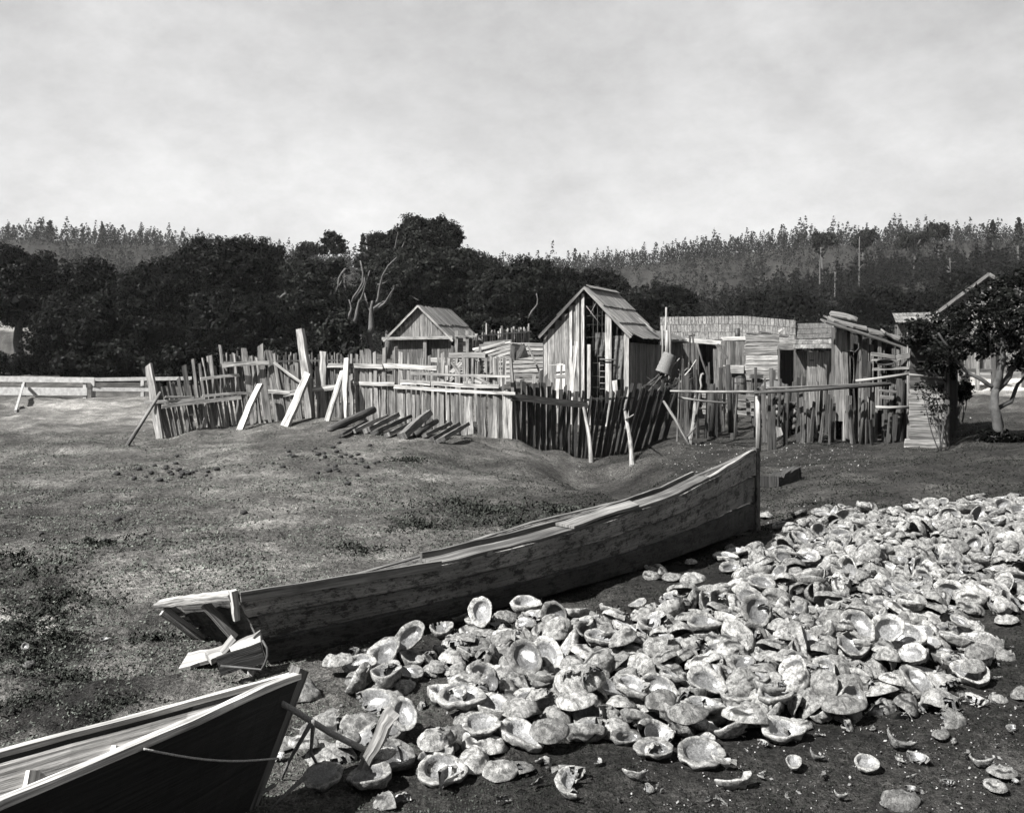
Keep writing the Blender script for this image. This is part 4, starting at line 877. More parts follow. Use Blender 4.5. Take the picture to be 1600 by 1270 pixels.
    m.build('hanging_pan', M_IRON, label='dark oval pan hanging flat on the upright planks of the lean-to shed', cat='pan')
    m = MB(); c = W(1334, 536, 16.88)
    pts = [W(1327, 520, 16.9), W(1341, 524, 16.88), W(1342, 544, 16.86), W(1336, 550, 16.86), W(1328, 548, 16.86)]; m.tube(pts, [.008] * 5, 6, .7)
    m.build('wire_hoop', M_IRON, label='thin bent wire hoop hanging at the upper left of the lean-to shed wall', cat='hoop')
patch_shed()

def plank_hut():
    t = thing('plank_hut', G(1450, 16.3), 'narrow hut of pale horizontal boards in the shade of the right hand tree', 'hut')
    def fr(m):
        y = 608
        while y < 703:
            h = rr(6, 12); x0 = 1421 if y < 682 else 1413; m.plank(W(x0 + rr(-1.5, 1), y + h / 2, 15.9), W(1478 + rr(-1, 1), y + h / 2 + rr(-1, 1), 15.9), h / 1500 * 15.9 * 1.05, .03, (0, -1, rr(0, .12)), .27 * math.exp(rr(-.45, .2)), 6, .05, ragged=.25); y += h
    P1('front_wall', M_WOOD, t, fr)
    P1('upper_wall', M_WOOD, t, lambda m: [m.plank(W(1422, y, 16.0), W(1478, y + rr(-1, 1), 16.0), .13, .03, (0, -1, 0), .07 * math.exp(rr(-.4, .4)), 4, .06) for y in range(535, 608, 12)])  # shadow above the pale boards put into the dark tone of these
    P1('side_wall', M_WOOD, t, lambda m: wall_planks(m, W(1479, 0, 15.9)[:2], W(1492, 0, 18.4)[:2], zat(528, 16), -.1, tone=.035, nrm=(1, 0, 0)))
    P1('corner_post', M_WOOD, t, lambda m: m.plank(W(1479.5, 706, 15.87), W(1479.5, 535, 15.87), .06, .05, (0, -1, 0), .1))
    P1('roof', M_WOOD, t, lambda m: roof_planks(m, W(1418, 537, 15.8), W(1486, 534, 15.8), W(1494, 524, 18.5), W(1416, 526, 18.5), 1, tone=.06))
    P1('pole', M_WOOD, t, lambda m: m.tube([W(1420, 585, 15.8), W(1450, 588, 15.75)], [.02, .012], 6, .22))
plank_hut()

# ------------------------------------------------------------ house at the right edge
def right_house():
    t = thing('gabled_house', G(1560, 33), 'larger clapboard house with steep shingled gable rising behind the tree at the right edge', 'house')
    Y = 32; ap = W(1547, 428, Y); el = W(1466, 489, Y + .9); zb = .4
    s = (Vector((ap.x, ap.y, 0)) - Vector((el.x, el.y, 0))).normalized(); g = Vector((-s.y, s.x, 0)); g = -g if g.y < 0 else g
    HW = (Vector((ap.x, ap.y)) - Vector((el.x, el.y))).length
    def pt(u, v, z): return Vector((ap.x + s.x * u + g.x * v, ap.y + s.y * u + g.y * v, z))
    zr, ze = ap.z, el.z
    def clap(m):
        z = zb
        while z < zr - .1:
            u = HW if z < ze else HW * (zr - z) / (zr - ze)
            m.plank(pt(-u + .05, 0, z), pt(u - .05, 0, z), .17, .025, (-g.x, -g.y, .12), .17 * rr(.75, 1.15), 6, .02, ragged=0); z += .15
    P1('gable_wall', M_WOOD, t, clap)
    P1('side_wall', M_WOOD, t, lambda m: wall_planks(m, pt(-HW, 0, 0)[:2], pt(-HW, 4.5, 0)[:2], ze, zb, tone=.14, nrm=tuple(-s)))
    P1('side_wall', M_WOOD, t, lambda m: wall_planks(m, pt(HW, 0, 0)[:2], pt(HW, 4.5, 0)[:2], ze, zb, tone=.14, nrm=tuple(s)))
    for sg in (-1, 1):
        P1('roof', M_WOOD, t, lambda m: shingles(m, pt(sg * (HW + .12), -.2, ze - .08), pt(sg * (HW + .12), 4.6, ze - .08), pt(0, 4.6, zr), pt(0, -.2, zr), 4, (.12, .22), .14, .45))
        P1('barge_board', M_WOOD, t, lambda m: m.plank(pt(sg * (HW + .14), -.22, ze - .10), pt(0, -.22, zr - .02), .11, .04, -g, .12, 6, .05))
    # annex to the left
    P1('annex_roof', M_WOOD, t, lambda m: shingles(m, W(1400, 505, 29.6), W(1470, 505, 29.6), W(1466, 488, 31.2), W(1394, 490, 31.2), 3, (.1, .18), .2, .35))
    P1('annex_wall', M_WOOD, t, lambda m: wall_planks(m, W(1402, 0, 30)[:2], W(1468, 0, 30)[:2], zat(507, 30), zb, (.14, .24), .16, .35))
    P1('annex_end_wall', M_WOOD, t, lambda m: wall_planks(m, W(1402, 0, 30)[:2], W(1400, 0, 32)[:2], zat(507, 30), zb, tone=.1, nrm=(-1, 0, 0)))
right_house()
def upright_fence():
    t = thing('tall_board_fence', G(1560, 27), 'tall upright board fence in the sun behind the right hand tree', 'fence')
    P1('boards', M_WOOD, t, lambda m: wall_planks(m, W(1478, 0, 28)[:2], W(1760, 0, 28)[:2], zat(518, 28), lambda q: zat(578, 28), (.14, .24), .20, .3, skip=lambda q: .12 < q < .145))
    for x in (1496, 1527, 1552, 1600, 1650, 1700): P1('post', M_WOOD, t, lambda m: m.plank(G(x, 27.9, -.1), W(x, 516, 27.9), .10, .09, (0, -1, 0), .24 if x < 1540 else .1))
    P1('base_board', M_WOOD, t, lambda m: m.plank(W(1480, 579, 27.9), W(1760, 577, 27.9), .10, .05, (0, -1, 0), .09, 8, .05))
upright_fence()

# ------------------------------------------------------------ yard clutter
def slat(name, lab, cat, pl, mat=M_WOOD, group=None):
    m = MB()
    for x0, y0, x1, y1, w, tn, Y in pl: m.plank(W(x0, y0, Y), W(x1, y1, Y), w / 1500 * Y, .03, (rr(-.1, .1), -1, .25), tn, 4, .08, ragged=.5)
    return m.build(name, mat, label=lab, cat=cat, group=group)
def crate_panel(name, lab, x0, y0, x1, y1, Y, n, tn):
    t = thing(name, W((x0 + x1) / 2, y1, Y), lab, 'slatted panel', 'slatted panels in the yard')
    def fn(m):
        for k in range(n):
            y = y0 + (y1 - y0) * (k + .5) / n; m.plank(W(x0, y + rr(-1, 1), Y), W(x1, y + rr(-1, 1), Y), (y1 - y0) / n * .55 / 1500 * Y, .02, (0, -1, .3), tn * rr(.7, 1.2), 3, .08)
    P1('slats', M_WOOD, t, fn)
    for x in (x0 + 1, (x0 + x1) / 2, x1 - 1): P1('upright', M_WOOD, t, lambda m: m.plank(W(x, y1 + 14, Y - .05), W(x, y0 - 1, Y - .05), .06, .04, (0, -1, 0), tn * 1.1, 3, .06))
crate_panel('slatted_panel', 'slatted wooden panel in the yard right of the cabin, nearest the cabin', 700, 560, 726, 584, 24, 6, .32)
crate_panel('slatted_panel', 'middle slatted wooden panel standing in the yard', 737, 560, 760, 584, 23.6, 5, .30)
crate_panel('slatted_panel', 'slatted wooden panel in the yard nearest the tall shack', 766, 558, 790, 586, 23.2, 4, .34)
slat('plank_stack', 'stack of sawn boards sloping up to the right behind the slatted panels', 'plank stack', [(742, 548, 790, 535, 5, .3, 25), (752, 553, 798, 540, 4, .36, 24.8), (762, 556, 801, 545, 4, .3, 24.6), (738, 546, 798, 534, 3, .5, 25.2), (770, 560, 802, 549, 3, .4, 24.4), (750, 541, 800, 540, 6, .12, 25.5), (755, 537, 799, 533, 5, .15, 25.8)])
slat('notice_board', 'wide grey board nailed up behind the sunlit fence', 'board', [(700, 555, 756, 555, 9, .24, 22), (705, 570, 707, 540, 4, .2, 22.1), (750, 570, 750, 541, 4, .2, 22.1)])
slat('short_board', 'short pale board nailed crosswise left of the wide grey board', 'board', [(672, 563, 694, 563, 8, .38, 21.5)])
slat('crossed_boards', 'two pale boards crossed like an X in the yard', 'boards', [(705, 582, 722, 566, 7, .4, 21.5), (706, 566, 718, 584, 5, .34, 21.45)])
slat('broken_boards', 'heap of broken boards caught on the rail near the sunlit corner', 'boards', [(742, 595, 762, 601, 5, .36, 18.6), (745, 590, 765, 600, 4, .40, 18.5), (728, 604, 733, 590, 7, .26, 18.5), (699, 598, 708, 590, 6, .3, 18.5), (741, 604, 731, 592, 4, .3, 18.5)])
def box_on_legs():
    t = thing('raised_box', G(722, 29), 'square board box raised on posts just right of the small cabin', 'box')
    for a in ((722, 532, .2), (722, 539, .26), (722, 546, .22)): P1('board', M_WOOD, t, lambda m: m.plank(W(711, a[1], 29), W(735, a[1], 29), .14, .03, (0, -1, 0), a[2]))
    P1('side_panel', M_WOOD, t, lambda m: wall_planks(m, W(735, 0, 29)[:2], W(738, 0, 29.8)[:2], zat(528, 29), zat(550, 29), tone=.12, nrm=(1, 0, 0)))
    for x in (713, 730): P1('post', M_WOOD, t, lambda m: m.plank(G(x, 28.9, -.1), W(x, 517, 28.9), .09, .07, (0, -1, 0), .26))
    P1('rail', M_WOOD, t, lambda m: m.plank(W(711, 525, 28.85), W(745, 525, 28.85), .05, .05, (0, -1, 0), .3))
box_on_legs()
def far_yard_wall():
    m = MB(); 
    for y in range(538, 600, 7): m.plank(W(776, y, 27), W(856, y + rr(-2, 2), 27), .10, .03, (0, -1, .2), .34 * math.exp(rr(-.5, .2)), 5, .08, ragged=.6)
    m.build('board_screen', M_WOOD, label='pale screen of horizontal boards between the plank stack and the tall shack', cat='screen')
far_yard_wall()
m = MB(); m.plank(W(800, 566, 20.5), W(801, 540, 20.5), .10, .09, (0, -1, 0), .10); m.plank(W(796, 548, 20.6), W(822, 548, 20.9), .30, .05, (0, -1, .3), .05, 4, .15, ragged=.8); m.plank(W(804, 562, 20.5), W(818, 540, 20.5), .12, .04, (0, -1, .2), .09, 3, .2)
m.build('tarred_scrap', M_WOOD, label='black tarred scrap hung over a post between fence corner and tall shack', cat='scrap')
slat('slanting_pole', 'long thin pole slanting down right, left of the tall shack', 'pole', [(824, 538, 852, 602, 3, .3, 20.8)])
# pale pickets in front of the shack
for k, (x0, y0, x1, y1, w, tn, lab) in enumerate(((869, 618, 873, 568, 6, .5, 'bright white stake before the left wall of the tall shack'), (880, 606, 881, 570, 4, .5, 'thin white stake beside the bright white one'), (892, 612, 900, 534, 5, .55, 'long pale board leaning on the front of the tall shack'),
                                                 (905, 614, 896, 540, 4, .2, 'dark board leaning next to the long pale board on the tall shack'), (962, 606, 960, 594, 8, .3, 'stubby peg at the foot of the open shack front'), (830, 625, 835, 585, 5, .18, 'grey stake left of the tall shack behind the shaded fence'), (848, 622, 851, 588, 6, .13, 'dark stake behind the shaded fence top'))):
    m = MB(); m.plank(W(x0, y0 + 20, 21.5), W(x1, y1, 21.9), w / 1500 * 21.5, .03, (-.1, -1, .1), tn, 5, .08, ragged=.6); m.build('stake' if k != 2 else 'leaning_board', M_SMOOTHWOOD, label=lab, cat='stake' if k != 2 else 'board')
m = MB(); m.plank(W(858, 571, 21.7), W(880, 569, 21.7), .03, .03, (0, -1, 0), .45); m.plank(W(866, 589, 21.3), W(884, 588, 21.3), .09, .03, (0, -1, 0), .42); m.build('cross_bar', M_SMOOTHWOOD, label='short white cross bars nailed over the bright stakes by the tall shack', cat='bar')
# poles stuck upright with a basket hung on them
POLES = [(1040, 600, 1041, 480, 3.0, .40, 'tallest pale thin pole of the bundle beside the tall shack'), (1035, 596, 1034, 509, 3, .3, 'second grey pole left in the upright bundle'), (1046, 596, 1045, 508, 5, .2, 'dark thick pole at the right of the upright bundle'), (1041, 600, 1042, 516, 5, .36, 'pale split board in the upright bundle'),
         (1074, 620, 1078, 528, 3, .07, 'black pole with a crooked tip among the sheds'), (1086, 600, 1082, 520, 3, .08, 'black pole left of the shed opening'), (1116, 608, 1089, 536, 3, .12, 'slender dark pole slanting across the shed opening'), (1094, 600, 1096, 585, 3.5, .3, 'hook topped cane standing by the pole rail')]
for x0, y0, x1, y1, w, tn, lab in POLES:
    Y = 22.5 if x0 < 1060 else 23.5; a = W(x0, y0 + 12, Y); b = W(x1, y1, Y); r = w / 3000 * Y; m = MB()
    pts = [a, a.lerp(b, .35) + Vector((rr(-.02, .02), 0, 0)), a.lerp(b, .7) + Vector((rr(-.02, .02), 0, 0)), b]
    if 'hook' in lab: pts += [b + Vector((.03, 0, .02)), b + Vector((.06, 0, 0))]
    if 'crooked' in lab: pts += [b + Vector((-.03, 0, .05)), b + Vector((.12, 0, .07))]
    m.tube(pts, [r] * len(pts), 7, tn, rough=.12); m.build('pole', M_WOOD, label=lab, cat='pole', group='poles standing among the sheds')
def basket():
    m = MB(); a = W(1047, 553, 22); b = W(1036, 582, 22); ax = (b - a).normalized(); n = 9; pts = [a.lerp(b, k / n) for k in range(n + 1)]
    m.tube(pts, [.15 + .025 * (k / n) + (.008 if k % 2 else -.004) for k in range(n + 1)], 22, 1.0, cap=False)
    m.tube([a - ax * .001, a + ax * .02], [.145, .15], 22, .9); m.tube([pts[-1] - ax * .02, pts[-1] + ax * .01], [.18, .18], 22, 1.1, cap=False)
    m.build('wicker_basket', M_BASKET, label='pale wicker basket hung askew on the bundle of upright poles', cat='basket')
basket()
# brush heap below the basket: separate crooked sticks
ST = [(1010, 612, 1050, 572), (1020, 615, 1062, 560), (1005, 600, 1046, 585), (1030, 612, 1048, 588), (1016, 606, 1036, 580), (1042, 612, 1064, 584), (1052, 604, 1085, 590), (1060, 600, 1088, 562), (1012, 596, 1042, 576), (1024, 600, 1060, 590), (1000, 604, 1030, 594), (1066, 622, 1056, 590), (1036, 604, 1030, 570), (1048, 606, 1074, 575)]
for k, (x0, y0, x1, y1) in enumerate(ST):
    Y = 21.8 + .1 * (k % 5); a, b = W(x0, y0 + 4, Y), W(x1, y1, Y + rr(-.2, .4)); m = MB(); tn = .30 if k in (1, 7, 13) else .06
    m.tube([a, a.lerp(b, .3) + Vector((rr(-.05, .05), 0, rr(-.05, .05))), a.lerp(b, .6) + Vector((rr(-.05, .05), 0, rr(-.05, .05))), b], [.022, .02, .018, .014], 6, tn, rough=.15)
    for q in (.4, .7): p = a.lerp(b, q); m.tube([p, p + Vector((rr(-.2, .2), rr(-.1, .1), rr(.05, .22)))], [.012, .006], 5, tn)
    m.build('branch', M_WOOD, label='crooked dark branch %s of the brush heap under the basket' % ('lowest at left', '', 'sticking out left', 'in the middle', 'at the lower left', 'near the bottom right', 'farthest right', '', 'at the upper left', 'behind the middle', 'at the far left end', 'at the bottom near the rail', 'rising steeply from the middle', '')[k] if tn < .2 else ('pale branch slanting up right through the brush heap', 'longest pale stick, pointing up right above the brush heap', 'pale stick at the right side of the brush heap')[{1: 0, 7: 1, 13: 2}[k]], cat='branch', group='branches of the brush heap' if tn < .2 else None)
def barrel():
    t = thing('barrel', G(1153, 22.5), 'grey wooden barrel standing behind the pole rails with a box on top', 'barrel'); c = W(1153, 625, 22.5)
    h = 40 / 1500 * 22.5; P1('staves', M_WOOD, t, lambda m: m.tube([c + Vector((0, 0, h * q)) for q in (0, .2, .5, .8, 1)], [.17, .19, .205, .19, .17], 20, .12))
    for q in (.1, .32, .68, .9): P1('hoop', M_IRON, t, lambda m: m.tube([c + Vector((0, 0, h * q - .015)), c + Vector((0, 0, h * q + .015))], [.195 + (.01 if .2 < q < .8 else -.008)] * 2, 20, .6, cap=False))
barrel()
m = MB(); 
for dy in (0, .3): m.plank(W(1134, 577, 22.3 + dy), W(1162, 577, 22.3 + dy), .19, .02, (0, -1, 0), .36, 3, .02, ragged=.02)
m.plank(W(1134, 571.5, 22.45), W(1162, 571.5, 22.45), .3, .02, (0, 0, 1), .4, 3, .02); m.plank(W(1134, 577, 22.3), W(1134, 577, 22.6), .18, .02, (-1, 0, 0), .3, 2); m.plank(W(1162, 577, 22.3), W(1162, 577, 22.6), .18, .02, (1, 0, 0), .3, 2)
m.build('wooden_box', M_SMOOTHWOOD, label='shallow pale wooden box resting on top of the barrel', cat='box')
def vise():
    t = thing('chopping_block', G(1184, 23), 'squat dark chopping block with a heavy cross piece on top', 'block')
    P1('block', M_WOOD, t, lambda m: m.plank(W(1183, 640, 23), W(1183, 590, 23), .22, .2, (0, -1, 0), .06)); P1('cross_piece', M_WOOD, t, lambda m: m.plank(W(1172, 588, 22.9), W(1192, 588, 22.9), .10, .12, (0, -1, 0), .08))
vise()
def wash_tub():
    t = thing('upturned_tub', G(1207, 20), 'upturned round tub like a flattened dome behind the pole rail', 'tub'); c = W(1208, 606, 20)
    P1('shell', M_IRON, t, lambda m: m.tube([c, c + Vector((0, 0, .06)), c + Vector((0, 0, .12)), c + Vector((0, 0, .16))], [.30, .26, .17, .05], 20, 1.5))
    P1('rim', M_IRON, t, lambda m: m.tube([c - Vector((0, 0, .01)), c + Vector((0, 0, .015))], [.315] * 2, 20, 1.8))
    P1('handle', M_WOOD, t, lambda m: m.plank(c + Vector((0, 0, .15)), c + Vector((0, 0, .38)), .09, .05, (0, -1, 0), .07))
    P1('stand', M_WOOD, t, lambda m: [m.plank(G(1207 + dx, 20, -.1), c + Vector((dx / 1500 * 20, 0, 0)), .08, .08, (0, -1, 0), .05) for dx in (-10, 12)])
wash_tub()
slat('plank_shard', 'small pale triangular plank shard standing in the soil between the rail posts', 'shard', [(1219, 682, 1215, 667, 9, .34, 17.2)])
# firewood stacked under the rails
for k in range(26):
    x = 1212 + (k % 6) * 9 + rr(-3, 3); y = 668 - (k // 6) * 11 + rr(-3, 3); c = W(x, y, 18.2); m = MB()
    m.tube([c, c + Vector((rr(-.08, .08), .45, rr(-.02, .02)))], [rr(.045, .07)] * 2, 8, rr(.05, .3) if k % 3 == 0 else rr(.03, .08), rough=.12)
    m.build('firewood_billet', M_WOOD, label='%s firewood billet, %s row of the stack, %s' % (('stout', 'thin', 'squat')[k % 3], ('bottom', 'second', 'third', 'fourth', 'top')[k // 6], ('left end', 'left part', 'left of middle', 'right of middle', 'right part', 'right end')[k % 6]), cat='firewood', group='firewood stacked behind the rails')

# ------------------------------------------------------------ thicket of leftover stakes about the yard
random.seed(404)
STK = []
for k in range(26): STK.append((rr(1052, 1182), rr(640, 668), rr(560, 612), rr(2.5, 6), rr(.02, .12), rr(19.3, 22), 'by the pole rails'))
for k in range(30): STK.append((rr(1194, 1300), rr(668, 690), rr(585, 640), rr(3, 8), rr(.02, .14), rr(17.3, 19), 'before the broad roofed shed'))
for k in range(26): STK.append((rr(612, 800), rr(600, 612), rr(548, 592), rr(3, 8), rr(.12, .42), rr(19.6, 24), 'behind the sunlit fence'))
for k in range(14): STK.append((rr(800, 870), rr(628, 640), rr(575, 612), rr(3, 8), rr(.05, .2), rr(19.5, 21), 'between fence corner and tall shack'))
for k in range(28): STK.append((rr(1196, 1410), rr(692, 700), rr(588, 655), rr(3, 8), rr(.02, .10), rr(16.5, 16.8), 'close behind the long pole rail'))
nn = {}
for x, y0, y1, w, tn, Y, where in sorted(STK, key=lambda q: (q[6], q[0])):
    nn[where] = nn.get(where, 0) + 1
    m = MB(); g0 = gz((x - 800) / 1500 * Y, Y); a = Vector(((x - 800) / 1500 * Y, Y, g0 - .1)); b = W(x + rr(-7, 7), y1, Y + rr(-.1, .1)); wm = w / 1500 * Y
    if b.z < g0 + .25: b.z = g0 + rr(.3, .9)
    m.plank(a, b, wm, rr(.02, .05), (rr(-.6, .6), -1, 0), tn, 6, .16, ragged=1.0, w1=wm * rr(.5, 1))
    ordn = ('first', 'second', 'third', 'fourth', 'fifth', 'sixth', 'seventh', 'eighth', 'ninth', 'tenth', 'eleventh', 'twelfth', 'thirteenth', 'fourteenth', 'fifteenth', 'sixteenth', 'seventeenth', 'eighteenth', 'nineteenth', 'twentieth', 'twenty-first', 'twenty-second', 'twenty-third', 'twenty-fourth', 'twenty-fifth', 'twenty-sixth', 'twenty-seventh', 'twenty-eighth', 'twenty-ninth', 'thirtieth')[nn[where] - 1]
    m.build('stake', M_WOOD, label='%s stake from the left of those %s' % (ordn, where), cat='stake', group='loose stakes standing about the yard')
# ------------------------------------------------------------ foliage
def unit(n, rng):
    v = rng.normal(size=(n, 3)); return v / np.linalg.norm(v, axis=1, keepdims=True)
def cards(P, Nn, size, rng, asp=.6, droop=0.0):
    """quads centred on P, roughly facing Nn"""
    n = len(P); Nn = Nn + rng.normal(size=(n, 3)) * .55; Nn /= np.linalg.norm(Nn, axis=1, keepdims=True)
    a = np.cross(Nn, unit(n, rng)); a /= np.linalg.norm(a, axis=1, keepdims=True) + 1e-9; b = np.cross(Nn, a)
    s = size * rng.uniform(.55, 1.35, (n, 1)); a = a * s * .5; b = b * s * .5 * asp
    return np.stack([P - a - b * .2, P + a * .1 - b, P + a + b * .2, P - a * .1 + b], 1)
def crown_cards(lobes, dens, size, rng, core=True):
    """lobes: (centre, radii); leaves on each lobe's shell in clumps plus big inner ones that close the crown"""
    out = []; tn = []
    for c, r in lobes:
        c = np.array(c, float); r = np.array(r, float); area = 4 * math.pi * (np.mean(r ** 1.6)) ** (2 / 1.6)
        nc = max(8, int(area / (size * 3.2) ** 2))                   # clumps
        d = unit(nc, rng); keep = (d[:, 2] > -.75); d = d[keep]
        cc = c + d * r * rng.uniform(.80, 1.10, (len(d), 1)); cr_ = size * rng.uniform(1.1, 2.6, len(d)); ct = np.exp(rng.normal(0, .55, len(d)))
        k = max(6, int(dens)); 
        off = unit(len(d) * k, rng) * rng.uniform(.25, 1, (len(d) * k, 1)) ** .5
        P = np.repeat(cc, k, 0) + off * np.repeat(cr_, k)[:, None] * np.array((1, 1, .75))
        Nn = np.repeat(d, k, 0) * .6 + off * .7 + np.array((0, 0, .25))
        out.append(cards(P, Nn, size, rng)); tn.append(np.repeat(ct, k) * rng.uniform(.65, 1.4, len(P)))
        if core:
            n2 = int(area / (size * 2.2) ** 2) + 10; d2 = unit(n2, rng); P2 = c + d2 * r * rng.uniform(.35, .82, (n2, 1))
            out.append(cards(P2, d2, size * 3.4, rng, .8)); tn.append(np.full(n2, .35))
    return np.concatenate(out), np.concatenate(tn)
def limb(m, a, b, r0, r1, seed_bend=.12, sides=7, tone=1.0, n=6):
    a = Vector(a); b = Vector(b); L_ = (b - a).length; pts = []; rad = []
    ox, oy, oz = rr(-1, 1), rr(-1, 1), rr(-1, 1)
    for k in range(n + 1):
        q = k / n; w = math.sin(q * math.pi) * L_ * seed_bend; w2 = math.sin(q * math.pi * 2) * L_ * seed_bend * .5
        pts.append(a.lerp(b, q) + Vector((ox * w + oy * w2, oy * w - ox * w2, oz * w * .6 + ox * w2))); rad.append(r0 + (r1 - r0) * q)
    m.tube(pts, rad, sides, tone, rough=.10); return pts
def oak(label, px0, px1, ptop, pbot, Y, dens=30, size=.17, nl=14, seed=0, tone=1.0, name='oak_tree', cat='tree', trunks=(), limbs=(), group='trees behind the yard', skirt=True, depth=None, barkt=.5, mat=None, shape=1.0, rough=.30):
    rng = np.random.default_rng(seed + 100); random.seed(seed + 500)
    xc = ((px0 + px1) / 2 - 800) / 1500 * Y; hw = (px1 - px0) / 3000 * Y; zt = zat(ptop, Y); zb = zat(pbot, Y); g0 = gz(xc, Y)
    t = thing(name, (xc, Y, g0), label, cat, group)
    H = zt - zb; D = depth or hw * .9; lobes = [((xc, Y, zb + H * .45), (hw * .78, D * .75, H * .42))]
    for k in range(nl):
        a = 2 * math.pi * (k + rng.uniform(0, .8)) / nl; el = rng.uniform(-.45, .95); ce = math.cos(el * 1.2)
        r = rng.uniform(.20, .20 + rough) * min(hw, H * .7)
        lobes.append(((xc + math.cos(a) * (hw - r * .8) * ce * shape, Y + math.sin(a) * (D - r * .6) * ce, zb + H * .45 + (H * .55 - r * .6) * math.sin(el * 1.35)), (r * 1.25, r * 1.2, r * .85)))
    V, tn = crown_cards(lobes, dens, size, rng)
    m = V.mean(1)[:, 2] > g0 - .1; V, tn = V[m], tn[m]
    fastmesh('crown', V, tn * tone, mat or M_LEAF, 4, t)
    mt = MB()
    tr = trunks or ((px0 * .5 + px1 * .5 + rng.uniform(-5, 5), pbot, .25),)
    for tx, ty, r in tr:
        b = W(tx, ty - 12, Y - D * .2); a = Vector((b.x + rr(-.4, .4), b.y + rr(-.2, .3), gz(b.x, b.y) - .2)); pts = limb(mt, a, b, r * 1.25, r * .8, .08, 9, barkt)
        for q in range(4):
            limb(mt, b, b + Vector((rr(-1, 1) * hw * .6, rr(-1, .6) * D * .5, rr(.3, .9) * H * .6)), r * .6, .04, .15, 6, barkt)
    mt.build('trunk', M_BARK, t)
    if limbs:
        for x0, y0, x1, y1, w in limbs: P1('limb', M_BARK, t, lambda ml: limb(ml, W(x0, y0, Y - D * .98), W(x1, y1, Y - D * 1.05), w / 3000 * Y * .9, w / 3000 * Y * .3, .13, 6, barkt * 1.0))
    return t
OAKS = [('rounded dark oak at the far left edge, with daylight under its crown', -60, 108, 387, 520, 64, dict(trunks=((30, 520, .30), (-8, 525, .25)), seed=1, nl=18)),
        ('dark spreading oak second from the left, merging into the grove', 82, 235, 408, 590, 62, dict(seed=2, nl=18)), ('broad dark oak left of centre in the grove with an even crown', 175, 330, 398, 590, 64, dict(seed=3, nl=18)),
        ('tallest dark oak of the left grove, with a long domed crown', 262, 468, 371, 592, 66, dict(seed=4, nl=22, shape=1.05)), ('low dark oak in front of the grove above the fence', 60, 300, 470, 600, 56, dict(seed=5, nl=18)),
        ('low dark bushy oak behind the elbow post', 280, 480, 462, 596, 55, dict(seed=6, nl=18)), ('lighter leaved oak with pale twisted limbs right of the dark grove', 432, 575, 402, 560, 62, dict(seed=7, nl=18, tone=1.6, trunks=((551, 500, .16), (580, 500, .2)), limbs=((447, 460, 432, 468, 5), (540, 420, 522, 460, 4), (528, 448, 545, 430, 4), (553, 505, 562, 468, 9), (546, 500, 545, 468, 6), (580, 520, 582, 470, 12)))),
        ('big domed oak rising highest above the skyline', 612, 722, 338, 402, 76, dict(seed=8, nl=22, tone=1.3, trunks=((660, 400, .28), (690, 402, .25)), limbs=((650, 402, 664, 372, 4), (622, 396, 634, 372, 4), (684, 400, 692, 378, 4), (616, 392, 622, 362, 3)))),
        ('wide spreading oak directly behind the small cabin', 556, 782, 392, 540, 68, dict(seed=9, nl=26, tone=1.45, limbs=((596, 435, 606, 428, 3), (612, 452, 625, 440, 3), (590, 445, 608, 436, 3), (640, 462, 655, 470, 2))), ), ('dense oak between the small cabin and the tall shack', 738, 890, 408, 560, 64, dict(seed=10, nl=20, tone=1.3, limbs=((826, 500, 838, 458, 4),))),
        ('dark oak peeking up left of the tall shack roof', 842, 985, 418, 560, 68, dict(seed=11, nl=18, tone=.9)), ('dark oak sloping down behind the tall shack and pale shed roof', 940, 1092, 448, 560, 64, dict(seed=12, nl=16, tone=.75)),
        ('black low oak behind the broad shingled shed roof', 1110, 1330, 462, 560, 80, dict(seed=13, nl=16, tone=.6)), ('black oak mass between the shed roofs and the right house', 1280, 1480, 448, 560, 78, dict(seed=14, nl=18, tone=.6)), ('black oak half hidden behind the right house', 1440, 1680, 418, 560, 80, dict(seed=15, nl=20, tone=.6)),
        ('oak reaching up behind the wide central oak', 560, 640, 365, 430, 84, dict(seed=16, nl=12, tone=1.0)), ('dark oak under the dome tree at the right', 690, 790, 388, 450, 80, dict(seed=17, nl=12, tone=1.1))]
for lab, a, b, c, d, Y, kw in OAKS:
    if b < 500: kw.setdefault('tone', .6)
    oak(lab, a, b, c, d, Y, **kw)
oak('small dark bush filling the bottom of the daylight gap at far left', 16, 84, 553, 594, 59, seed=29, tone=.5, nl=8, size=.18, name='shrub', cat='shrub', group=None)
oak('round bright leaved shrub left of the small cabin', 493, 566, 492, 590, 48, seed=21, tone=2.2, nl=12, size=.16, dens=22, name='shrub', cat='shrub', group=None)
oak('low bush with glinting leaves at the foot of the left grove', 95, 215, 530, 596, 50, seed=22, tone=1.1, nl=12, size=.18, name='shrub', cat='shrub', group=None)
oak('ragged bush behind the left part of the sunlit fence', 225, 345, 545, 604, 46, seed=23, tone=.9, nl=12, size=.18, name='shrub', cat='shrub', group=None)
oak('low dark thicket behind the middle of the sunlit fence', 390, 520, 540, 604, 47, seed=24, tone=.8, nl=12, size=.18, name='shrub', cat='shrub', group=None)
oak('low black bush under the crown edge of the far left oak', -60, 28, 548, 592, 60, seed=27, tone=.5, nl=10, size=.18, name='shrub', cat='shrub', group=None)
oak('dark bush right of the daylight gap under the far left oak', 66, 130, 500, 592, 60, seed=28, tone=.5, nl=12, size=.18, name='shrub', cat='shrub', group=None)
oak('leafy bush between cabin and distant picket fence', 745, 850, 498, 545, 46, seed=25, tone=1.3, nl=10, size=.18, name='shrub', cat='shrub', group=None)

